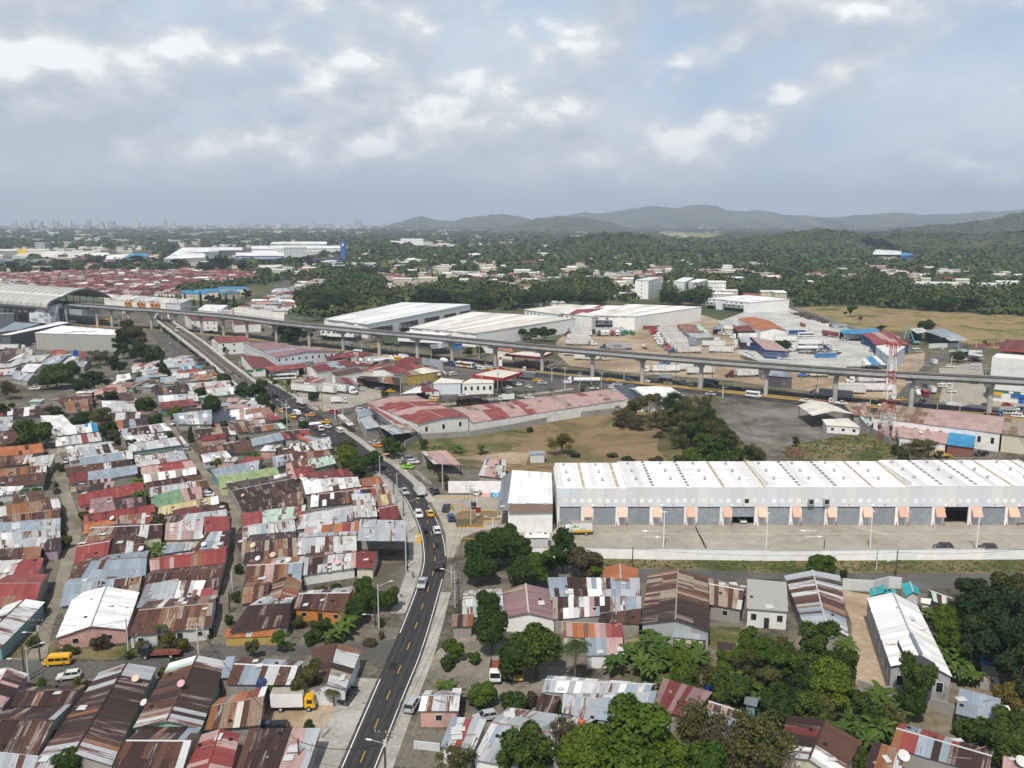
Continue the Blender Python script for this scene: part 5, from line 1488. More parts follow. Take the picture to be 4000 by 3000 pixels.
A1|910,472 1050,468 1122,430 930,440|s|10|WW|clean|far_warehouse|warehouse|white warehouse with a plain gable beside a sky blue roof|sw=20
A1|1050,462 1285,446 1262,425 1122,426|s|10|uu|grey|far_warehouse|warehouse|sky blue roofed far warehouse|sw=20
A1|100,446 620,462 842,404 250,406|s|11|eee|silver|far_warehouse|warehouse|broad cream roofed factory at the west|sw=20
A1|600,446 955,442 930,418 760,418|s|10|WW|white|far_warehouse|warehouse|white roofed factory wing|sw=20
A1|-40,402 432,396 422,384 -40,388|s|10|ee|grey|far_warehouse|warehouse|thin cream factory roof at the far west|sw=20
A1|-60,482 422,500 422,472 -60,468|s|9|kk|slate|far_warehouse|warehouse|slate roofed dark hall at the west edge|sw=20
A1|430,482 790,470 770,455 440,466|s|8|dd|brickred|far_warehouse|warehouse|dull red roofed hall behind the tree belt|sw=20
A2|495,472 752,466 742,455 505,457|s|10|bb|blue|far_warehouse|warehouse|blue walled shed below the blue silo|sw=20
A2|-160,470 230,468 220,456 -160,458|s|9|aa|blue|far_warehouse|warehouse|long blue wall behind dark trees|sw=20
A2|-10,545 170,542 292,522 30,530|s|9|ee|white|office_hall|shop|white two storey hall at the end of the hill road|sw=10;win=0:4x1
A2|650,532 882,526 886,502 660,502|s|7|gg|blue|far_store|shop|grey roofed store with blue signboard wall|sw=10
A2|905,542 1036,540 1036,505 905,507|s|9|hh|pale|far_store|shop|pale box store beside the grey roofed one|sw=10
A2|1500,447 2240,440 2240,424 1510,430|s|8|WWW|clean|far_warehouse|warehouse|very long white roof in the wooded middle distance|sw=20
A2|1280,480 1482,482 1492,455 1330,455|s|8|WW|clean|far_warehouse|warehouse|white roof with plain gable in the wooded middle distance|sw=20
A3|1350,372 1572,378 1560,345 1370,340|x|9|ee|pale|far_warehouse|warehouse|pair of cream arched roofs on the far slope|sw=20
A3|1600,330 1792,328 1785,312 1610,314|s|8|WW|clean|far_warehouse|warehouse|white roof just behind the cream arched roofs|sw=20
A3|1115,442 1332,440 1338,422 1130,424|s|8|dd|blue|school_block|school|dark red roofed school with blue walls in far trees|sw=20
A3|75,506 212,502 206,487 88,488|s|7|dd|brickred|school_block|school|small dark red roofed school in far trees|sw=20
A4|450,342 586,354 562,330 455,320|s|8|WW|clean|far_warehouse|warehouse|white arched roof high on the wooded slope|sw=20
A3|500,938 770,922 720,912 560,918|s|10.3|rrr|white|roof_extension|warehouse|red roof strip on the stepped white units|sw=10
'''
for ln in BLD.strip().splitlines():
	f=ln.split('|')
	qs=[tuple(map(float,q.split(',')))for q in f[1].split()]
	kw={}
	for o in(f[9].split(';')if len(f)>9 and f[9]else[]):
		if o.startswith('win='):kw['win']=o[4:]
		elif '=' in o:
			k,v=o.split('=')
			if k=='open':kw['open_']=v if v=='back' else True
			else:kw[k]=float(v)
		else:kw['win']+=';'+o
	house(f[0],qs,f[2],float(f[3]),f[4],f[5],f[6],f[8],f[7],jit=.25,**kw)
def front_boxes(c,P,Q,z,items,z0,z1,mat='slate',d=1.2):
	A,B=at(c,*P,z),at(c,*Q,z)
	t=B-A;t.z=0;L=t.length;t.normalize();n=Vector((t.y,-t.x,0))
	for f0,f1,lab in items:
		p,q=A+t*L*f0-n*.5,A+t*L*f1-n*.5
		w=(q-p).length
		r=thing('office_bay',lab,'office')
		bx=MB().prism([p,q,q+n*(d+.5),p+n*(d+.5)],z0,z1).obj('wall',WALLS[mat],r)
		k=max(2,int(w/5))
		for i in range(k):
			s=p+t*(w*(i+.3)/k)+n*(d+.52)
			MB().prism([s,s+t*2,s+t*2+n*.06,s+n*.06],z0+.4*(z1-z0),z0+.8*(z1-z0)).obj('window',GLASS,bx)
			s=p+t*(w*(i+.3)/k)+n*.16
			MB().prism([s,s+t*2,s+t*2+n*.08,s+n*.08],z1+.7,z1+1.7).obj('window',GLASS,bx)
		e,g_=p+n*.2,q+n*.2
		MB().prism([e,g_,g_+n*.3,e+n*.3],0,z0-.05).obj('doorway',DARK,bx)
front_boxes('A2',(960,1032),(1855,874),10,[(.03,.2,'slate office bay at the west end of the business park hall'),(.27,.43,'second slate office bay of the business park hall'),(.5,.64,'third slate office bay of the business park hall'),(.70,.82,'fourth slate office bay of the business park hall'),(.87,.98,'slate office bay at the far end of the business park hall')],3.2,6.9)
front_boxes('D2',(-420,215),(655,282),9,[(.36,.46,'orange window bay of the hall behind the viaduct, westmost'),(.56,.68,'orange window bay of the hall behind the viaduct, middle'),(.77,.91,'orange window bay of the hall behind the viaduct, eastmost')],4.5,8.4,'orange')
for P,Q,lab,mt in(((105,907),(395,950),'grey balcony bay of the westmost stepped unit','steel'),((395,937),(690,968),'grey balcony bay of the unit with the red strip','steel'),((680,957),(1062,967),'blue-grey office bay above the parked trucks','slate')):
	front_boxes('A3',P,Q,10,[(.05,.5,lab)],3.4,6.8,mt)
front_boxes('A3',(1690,810),(2060,846),9,[(.0,.2,'grey balcony bay on the separate white hall'),(.4,.85,'wide grey balcony bay on the separate white hall')],3.2,6.2,'grey',2.5)
for a,b,lab in((('D3',1120,365),('D3',1690,385),'white office front with slit windows, just behind the palms'),(('D4',240,455),('D4',1000,500),'white office front with slit windows, behind the second palm group')):
	p,q=at(*a),at(*b)
	t=(q-p);L=t.length;t.normalize();n=Vector((-t.y,t.x,0))
	r=thing('office_block',lab,'office')
	w=MB().prism([p,q,q+n*14,p+n*14],3.4,8.2).obj('wall',WALLS['clean'],r)
	MB().prism([p+n*2,q+n*2,q+n*13,p+n*13],0,3.39).obj('ground_floor',WALLS['slate'],r)
	for i in range(6):
		s=p+t*(L*(i+.25)/6)-n*.06
		MB().prism([s,s+t*L*.075,s+t*L*.075+n*.1,s+n*.1],5.6,6.7).obj('window',GLASS,w)
def canopy(quad,z,label,fas):
	P=[at(c,u,v,z)for c,u,v in quad]
	r=thing('fuel_canopy',label,'canopy')
	MB().prism(P,z-.2,z).obj('roof',TINS['e'],r)
	for i in range(4):
		a,b=P[i],P[(i+1)%4]
		t=(b-a).normalized();n=Vector((t.y,-t.x,0))*.2
		MB().prism([a+n,b+n,b-n,a-n],z-1.1,z+.25).obj('fascia',fas,r)
	ctr=sum(P,Vector())/4
	for p in P:
		q=p.lerp(ctr,.35)
		MB().tube((q.x,q.y,0),(q.x,q.y,z-.2),.25).obj('post',CONC,r)
		pm=MB().box(q.x+.8,q.x+1.6,q.y-.4,q.y+.4,0,1.9).obj('fuel_pump',REDP,r)
		MB().box(q.x+.85,q.x+1.55,q.y-.43,q.y-.4,1.0,1.6).obj('display',GLASS,pm)
canopy([('D4',1530,952),('D4',2055,1012),('D4',2385,905),('D4',1960,850)],6.0,'cream topped fuel canopy with a bright red fascia by the market',REDP)
canopy([('D5',-120,590),('D5',480,645),('D5',720,562),('D5',180,542)],6.0,'fuel canopy with dark red fascia across the highway',M('fascia_dark_red',(0.2,.02,.025),.6))
def store():
	A,B=at('D8',1590,1385),at('D8',2900,1520)
	t=(B-A).normalized();n=Vector((-t.y,t.x,0))
	H=height_at('D8',640,A.y)
	C,D=B+n*40,A+n*40
	r=thing('car_parts_store','big cream store with blue shopfront and dark red roof behind','store')
	MB().prism([A,B,C,D],0,H).obj('wall',WALLS['cream']if False else WALLS['white'],r)
	MB().prism([A-n*.08,B-n*.08,B,A],3.9,5.2).obj('green_band',M('green_band',(0.06,.17,.10),.7),r)
	for i in range(9):
		s=A+t*(8+i*4.6)-n*.2
		MB().prism([s,s+t*1.8,s+t*1.8+n*.1,s+n*.1],4.1,5.0).obj('band_panel',WALLS['white'],r)
	BLU=M('shop_blue',(0.012,0.11,0.42),.6)
	MB().prism([A+t*9-n*.6,B-n*.6,B,A+t*9],2.6,3.85).obj('blue_canopy',BLU,r)
	MB().prism([A+t*12-n*.15,B-n*.15,B,A+t*12],0,2.58).obj('shopfront',BLU,r)
	for i in range(4):
		s=A+t*(14+i*7)-n*.2
		MB().prism([s,s+t*4.6,s+t*4.6+n*.1,s+n*.1],.4,2.4).obj('display_window',M('poster_glass',(0.20,0.24,0.28),.4,.5,1.5),r)
	MB().prism([A+t*.5-n*1.0,A+t*5.5-n*1.0,A+t*5.5-n*.9,A+t*.5-n*.9],2.9,4.3).obj('yellow_sign',YELP,r)
	ws=MB().prism([A+t*19-n*.75,A+t*27-n*.75,A+t*27-n*.6,A+t*19-n*.6],1.9,3.7).obj('white_sign',WHITEP,r)
	rr=MB().add([(A+n*3+Vector((0,0,H))),(B+n*3+Vector((0,0,H))),(C+Vector((0,0,H+.5))),(D+Vector((0,0,H+4.5))),],[(0,1,2,3)])
	P0,P1,P2,P3=A+n*14+Vector((0,0,H+1.6)),B+n*14+Vector((0,0,H+1.6)),C+Vector((0,0,H+4)),D+Vector((0,0,H+4))
	rf=MB().tube(P0,P1,.2).obj('roof',REDP,r)
	for i in range(14):
		s0,s1=i/14,(i+1)/14
		sheet(r,rf,P3 .lerp(P2,s0),P3 .lerp(P2,s1),P0 .lerp(P1,s1),P0 .lerp(P1,s0),TINS['d'],loc=Vector())
	return A,t,n
SA,St,Sn=store()
# lettering that the photograph shows
def text(body,p,q,z,size,mat,parent,name='lettering',off=0.08,ext=0.03):
	t=(q-p);t.z=0;t.normalize()
	cu=bpy.data.curves.new(name,'FONT');cu.body=body;cu.size=size;cu.extrude=ext
	cu.materials.append(mat)
	n=Vector((t.y,-t.x,0))
	o=link(name,letters(cu),parent,(p.x+n.x*off,p.y+n.y*off,z))
	o.rotation_euler=(math.pi/2,0,math.atan2(t.y,t.x))
	return o
def board(name,label,p,q,z0,z1,mat,th=.2,legs=True):
	t=(q-p);t.z=0;t.normalize();n=Vector((-t.y,t.x,0))*th
	r=thing(name,label,'sign')
	MB().prism([p,q,q+n,p+n],z0,z1).obj('panel',mat,r)
	if legs:
		for s in(p.lerp(q,.1),p.lerp(q,.9)):MB().tube((s.x+n.x,s.y+n.y,0),(s.x+n.x,s.y+n.y,z0),.1).obj('post',GALV,r)
	return r
BLUET,REDT,BLKT=M('letter_blue',(.02,.08,.4),.6),M('letter_red',(.5,.03,.02),.6),M('letter_dark',(.03,.03,.05),.6)
p,q=at('D2',1545,470,5),at('D2',1812,480,5)
b=board('name_board','white tile shop name board with red and blue lettering',p,q,5.0,8.6,WHITEP)
h=(q-p)
text('SUPER',p+h*.03,q,5.6,3.2,BLUET,b);text('PISOS',p+h*.5,q,5.6,3.2,REDT,b)
p,q=at('D3',1505,680,3.2),at('D3',1768,640,3.2)
b=board('name_board','white car wash board with dark lettering above the highway',p,q,3.2,5.6,WHITEP)
text('LAVA AUTOS',p+(q-p)*.04,q,3.8,1.35,BLKT,b)
GRN=M('road_sign_green',(0.0,.16,.075),.5)
for c,u0,u1,v0,v1,lab in(('D2',2060,2178,1480,1440,'green road sign on the flyover ramp'),('D3',5,124,892,850,'green road sign above the weedy road bank')):
	gb=at(c,u0,v0+150);ge=at(c,u1,v0+146)
	z0,z1=height_at(c,v0,gb.y),height_at(c,v1,gb.y)
	board('road_sign',lab,gb,ge,z0,z1,GRN,.1)
wsg=bpy.data.objects['car_parts_store']
text('AUTO',SA+St*21,SA+St*27,2.35,1.4,REDT,wsg,off=.80)
p=at('D4',2010,860)
r=thing('fuel_totem','tall red and white fuel price totem beside the highway','sign')
MB().box(p.x-1.0,p.x+1.0,p.y-.25,p.y+.25,2.0,8.2).obj('panel',WHITEP,r)
MB().box(p.x-1.0,p.x+1.0,p.y-.25,p.y+.25,0,1.98).obj('base',REDP,r)
MB().tube((p.x,p.y-.26,6.4),(p.x,p.y-.34,6.4),.8,None,16).obj('emblem',REDP,r)
p=at('B2',1920,1140)
r=thing('entrance_sign','small dark red sign on the entrance lawn','sign')
MB().box(p.x-.7,p.x+.7,p.y-.1,p.y+.1,.9,2.4).obj('panel',M('sign_maroon',(.25,.03,.04),.6),r)
MB().box(p.x-.6,p.x+.6,p.y-.2,p.y+.2,0,.89).obj('plinth',CONC2,r)
p=at('A2',760,490)
r=thing('silo','dark blue cylindrical silo tower with a white mark','tower')
MB().tube((p.x,p.y,0),(p.x,p.y,40),6,None,20).obj('shell',WALLS['blue'],r)
MB().box(p.x-2.2,p.x+2.2,p.y-6.2,p.y-5.9,31,35).obj('emblem',WHITEP,r)
p=at('A1',195,470)
r=thing('billboard','plain yellow square billboard at the western factories','billboard')
MB().box(p.x-9,p.x+9,p.y,p.y+1,5,21).obj('panel',M('billboard_yellow',(.75,.50,.02),.6),r)
MB().box(p.x-1,p.x+1,p.y+.2,p.y+.8,0,4.9).obj('post',GALV,r)
zone('pink_bay','B2','1955,938 2028,938 2020,980 1950,980',M('bay_pink',(.62,.36,.33),.8),.06)
zone('blue_bay','B2','2032,938 2112,938 2108,982 2026,982',M('bay_blue',(.03,.22,.45),.8),.06)
c=at('B2',2072,962)
mb=MB()
for i in range(14):
	a0,a1=i/14*2*math.pi,(i+1)/14*2*math.pi
	if i in(3,4):continue
	for rr in():
		pass
	mb.add([(c.x+math.cos(a)*r_*.9,c.y+math.sin(a)*r_*1.8,.075)for a,r_ in((a0,.55),(a0,.85),(a1,.85),(a1,.55))],[(0,1,2,3)])
mb.add([(c.x-.15,c.y+1.0,.076),(c.x+.15,c.y+1.0,.076),(c.x+.15,c.y+3.2,.076),(c.x-.15,c.y+3.2,.076)],[(0,1,2,3)])
tag(mb.obj('bay_symbol',WHITEP),kind='structure')
def kerb(s,mat=YELP,w=.22,h=.16,name='kerb'):
	pts=poly('B2',s)
	mb=MB()
	for a,b in zip(pts,pts[1:]):
		t=(b-a).normalized();n=Vector((-t.y,t.x,0))*w/2
		mb.prism([a-n,b-n,b+n,a+n],0.03,h)
	tag(mb.obj(name,mat),kind='structure')
kerb('1540,972 1600,978 1690,980 1870,975 1890,958')
kerb('1940,935 2112,935');kerb('1780,1044 1768,1096 2112,1098');kerb('1720,1085 1725,1050 1750,1044 1800,1046')
kerb('1720,1245 1965,1242 1975,1182 2112,1182');kerb('1692,1100 1690,1046 1660,1046');kerb('1760,1355 1790,1340 1940,1340')
zone('drain_grate','B3','1578,1232 1590,1232 1688,1424 1668,1424',DARK,.065)
def arrow(c,u,v,s):
	p=at(c,u,v);d=s
	mb=MB().add([(p.x-2*d,p.y-.13,.07),(p.x+1*d,p.y-.13,.07),(p.x+1*d,p.y+.13,.07),(p.x-2*d,p.y+.13,.07)],[(0,1,2,3)])
	mb.add([(p.x+1*d,p.y-.8,.07),(p.x+2.6*d,p.y,.07),(p.x+1*d,p.y+.8,.07)],[(0,1,2)])
	tag(mb.obj('lane_arrow',WHITEP),kind='structure')
for c,u,v,s in(('B3',1198,1272,-1),('B3',1210,1324,1),('B4',352,1268,-1),('B4',395,1320,1)):arrow(c,u,v,s)
for c in('B3','B4'):
	for u in range(760,2212,260)if c=='B3' else range(130,2212,268):
		a=at(c,u,1296)
		tag(MB().add([(a.x,a.y-.1,.068),(a.x+6.2,a.y-.1,.068),(a.x+6.2,a.y+.1,.068),(a.x,a.y+.1,.068)],[(0,1,2,3)]).obj('bay_line',DIRTYW),kind='structure')
		# TREES
def quads_mesh(name,c,n,s,mat,asp=1.0,core=None,up=None,seed=0):
	"""leaf clumps: centres c, facing n, size s (arrays) -> mesh of bent quads, plus optional inner solid"""
	rg=np.random.default_rng(seed)
	k=len(c)
	n=n/(np.linalg.norm(n,axis=1,keepdims=True)+1e-9)
	t=np.cross(n,rg.normal(size=(k,3)))
	t/=np.linalg.norm(t,axis=1,keepdims=True)+1e-9
	b=np.cross(n,t)
	s=s[:,None]
	V=np.stack([c-t*s-b*s*asp-n*s*.25,c+t*s-b*s*asp+n*s*.1,c+t*s+b*s*asp-n*s*.25,c-t*s+b*s*asp+n*s*.1],1).reshape(-1,3)
	F=np.arange(4*k).reshape(-1,4)
	verts=V
	faces=F.tolist()
	if core is not None:
		base=len(verts)
		vs,fs=core
		verts=np.vstack([verts,vs])
		faces+=[[base+i for i in f]for f in fs]
	me=bpy.data.meshes.new(name)
	me.from_pydata(verts.tolist(),[],faces)
	me.materials.append(mat)
	me.update()
	return me
def ico(center,rad,sub=1):
	bm=bmesh.new()
	bmesh.ops.create_icosphere(bm,subdivisions=sub,radius=1.0)
	vs=np.array([v.co[:]for v in bm.verts])*np.array(rad)+np.array(center)
	fs=[[v.index for v in f.verts]for f in bm.faces]
	bm.free()
	return vs,fs
def crown_mesh(kind,leaf,seed):
	rg=np.random.default_rng(seed)
	lob=[]
	if kind=='mango':
		lob.append(((0,0,.62),.62))
		for i in range(15):
			a=rg.uniform(0,2*np.pi);z=rg.uniform(.25,1.12);rr=.62*np.sqrt(max(.05,1-((z-.62)/.72)**2))*rg.uniform(.75,1.1)
			lob.append(((math.cos(a)*rr,math.sin(a)*rr,z),rg.uniform(.26,.40)))
		npl,size=400,.041
	elif kind=='tall':
		for i in range(13):
			a=rg.uniform(0,2*np.pi);rr=rg.uniform(.15,.78);z=rg.uniform(.2,1.25)
			lob.append(((math.cos(a)*rr,math.sin(a)*rr,z),rg.uniform(.22,.36)))
		npl,size=400,.038
	elif kind=='sparse':
		for i in range(20):
			a=rg.uniform(0,2*np.pi);rr=rg.uniform(.05,.85);z=rg.uniform(.15,1.15)
			lob.append(((math.cos(a)*rr,math.sin(a)*rr,z),rg.uniform(.2,.34)))
		npl,size=210,.027
	elif kind=='shrub':
		for i in range(9):
			a=rg.uniform(0,2*np.pi);rr=rg.uniform(.0,.62);z=rg.uniform(.2,.75)
			lob.append(((math.cos(a)*rr,math.sin(a)*rr,z),rg.uniform(.28,.42)))
		npl,size=230,.055
	elif kind=='column':
		for i in range(9):
			lob.append(((rg.uniform(-.2,.2),rg.uniform(-.2,.2),.1+i*.12),.75-i*.06))
		npl,size=70,.12
	C_,N_,S_=[],[],[]
	core_v,core_f=np.zeros((0,3)),[]
	for(cx,cy,cz),r in lob:
		d=rg.normal(size=(npl,3));d/=np.linalg.norm(d,axis=1,keepdims=True)
		d[:,2]=np.where(rg.random(npl)<.65,np.abs(d[:,2]),d[:,2])
		rad=r*rg.uniform(.72,1.12,(npl,1))if kind!='sparse' else r*rg.uniform(.3,1.25,(npl,1))
		C_.append(np.array([cx,cy,cz])+d*rad*np.array([1,1,.85]))
		N_.append(d+rg.normal(size=(npl,3))*.55+np.array([0,0,.35]))
		S_.append(rg.uniform(.6,1.35,npl)*size)
		if kind not in('sparse',):
			v,f=ico((cx,cy,cz),(r*.74,r*.74,r*.64),1)
			core_f+=[[len(core_v)+i for i in q]for q in f]
			core_v=np.vstack([core_v,v])
	return quads_mesh('crown',np.vstack(C_),np.vstack(N_),np.concatenate(S_),LEAVES[leaf],.8,(core_v,core_f)if len(core_v)else None,seed=seed)
def trunk_mesh(kind,seed):
	rg=random.Random(seed)
	mb=MB()
	top=.55
	mb.tube((0,0,-.02),(.02,.01,top*.6),.075,.055,8)
	for i in range(6 if kind!='column' else 1):
		a=i*1.05+rg.random()
		p=Vector((.02,.01,top*(.4+.1*(i%3))))
		q=Vector((math.cos(a)*.3,math.sin(a)*.3,.62+rg.random()*.15))
		r=Vector((math.cos(a+.3)*.55,math.sin(a+.3)*.55,.85+rg.random()*.15))
		mb.tube(p,q,.042,.026,6).tube(q,r,.026,.010,5)
	return mb.mesh('trunk',TRUNK)
CROWNS,TRUNKS={},{}
def crown_of(kind,leaf,rg):
	k=(kind,leaf,rg.randrange(3))
	if k not in CROWNS:CROWNS[k]=crown_mesh(kind,leaf,hash_(k))
	return CROWNS[k]
def hash_(k):return sum(ord(ch)*(i+3)for i,ch in enumerate(str(k)))%99991
def trunk_of(kind,rg):
	k=(kind,rg.randrange(2))
	if k not in TRUNKS:TRUNKS[k]=trunk_mesh(kind,hash_(k))
	return TRUNKS[k]
def tree(p,h,r,kind,leaf,name,label,group=None,rg=random):
	t=thing(name,label,'tree' if name.endswith('tree')else 'plant',(p.x,p.y,0),rg.random()*6.28,group)
	clear={'mango':.16,'tall':.22,'sparse':.2,'shrub':.0,'column':.04}[kind]
	ch=h*(1-clear)
	tk=link('trunk',trunk_of(kind,rg),t,scale=(max(r*.8,.5),max(r*.8,.5),h*.86))
	cr=link('crown',crown_of(kind,leaf,rg),t,(0,0,h*clear),rg.random()*6.28,(r,r,ch/1.38 if kind!='shrub' else ch/1.1))
	return t
def fronds(name,n,L,wid,droop,rise,mat,seed,seg=5,split=False):
	rg=random.Random(seed)
	mb=MB()
	for i in range(n):
		a=i*2.399+rg.random()*.4
		l=L*rg.uniform(.75,1.1)
		up=rise*rg.uniform(.5,1.3)
		pts=[]
		for s in range(seg+1):
			u=s/seg
			x=l*u*(1-.18*u)
			z=up*l*u-droop*l*u*u
			w=wid*math.sin(math.pi*min(1,.12+u*.9))**.7
			pts.append((x,z,w))
		ca,sa=math.cos(a),math.sin(a)
		for(x0,z0,w0),(x1,z1,w1)in zip(pts,pts[1:]):
			for sd in(-1,1):
				if split:
					for q in range(3):
						ua,ub=q/3,q/3+.22
						xa,xb=x0+(x1-x0)*ua,x0+(x1-x0)*ub
						za,zb=z0+(z1-z0)*ua,z0+(z1-z0)*ub
						vs=[(xa,0,za),(xb,0,zb),(xb+.35*w1,sd*w1,zb-w1*.6),(xa+.35*w1,sd*w1,za-w1*.6)]
						mb.add([(x*ca-y*sa,x*sa+y*ca,z)for x,y,z in vs],[(0,1,2,3)])
				else:
					vs=[(x0,0,z0),(x1,0,z1),(x1,sd*w1,z1-w1*.35),(x0,sd*w0,z0-w0*.35)]
					mb.add([(x*ca-y*sa,x*sa+y*ca,z)for x,y,z in vs],[(0,1,2,3)])
	return mb.mesh(name,mat)
BAN=[fronds('leaves',11,2.9,.42,.85,1.0,LEAVES['banana'],s)for s in(1,2,3)]
PAL=[fronds('fronds',16,3.0,.75,.95,.65,LEAVES['palm'],s,6,True)for s in(4,5)]
BST=MB().tube((0,0,0),(0,0,1),.17,.11,8).mesh('stem',M('banana_stem',(.13,.14,.05),.9))
PST=MB().tube((0,0,0),(.12,0,.5),.16,.13,8).tube((.12,0,.5),(.2,0,1),.13,.11,8).mesh('trunk',M('palm_bark',(.20,.17,.13),.9))
def banana(p,h,label,rg):
	t=thing('banana_plant',label,'banana plant',(p.x,p.y,0),rg.random()*6.28,'banana plants in the gardens')
	for k in range(rg.choice((2,3))):
		ox,oy=(0,0)if k==0 else(rg.uniform(-1.3,1.3),rg.uniform(-1.3,1.3))
		hh=h*.55*rg.uniform(.7,1.05)
		s=h/4.2*rg.uniform(.8,1.1)
		st_=link('stem',BST,t,(ox,oy,0),0,(1,1,hh))
		link('leaves',rg.choice(BAN),t,(ox,oy,hh),rg.random()*6.28,(s,s,s))
def palm(p,h,label,rg,grp,s=1.0):
	t=thing('palm_tree',label,'palm tree',(p.x,p.y,0),rg.random()*6.28,grp)
	link('trunk',PST,t,scale=(1,1,h*.8))
	link('fronds',rg.choice(PAL),t,(.2,0,h*.8),rg.random()*6.28,(s,s,s))
LEAFTXT={'mango':'deep green','bright':'bright green','olive':'olive green','dark':'dark green','dry':'half dry brownish','yellow':'yellow-green','palm':'green','far':'dull green'}
KINDTXT={'mango':'dense round','tall':'tall broken-crowned','sparse':'thin feathery','shrub':'low bushy','column':'narrow columnar'}
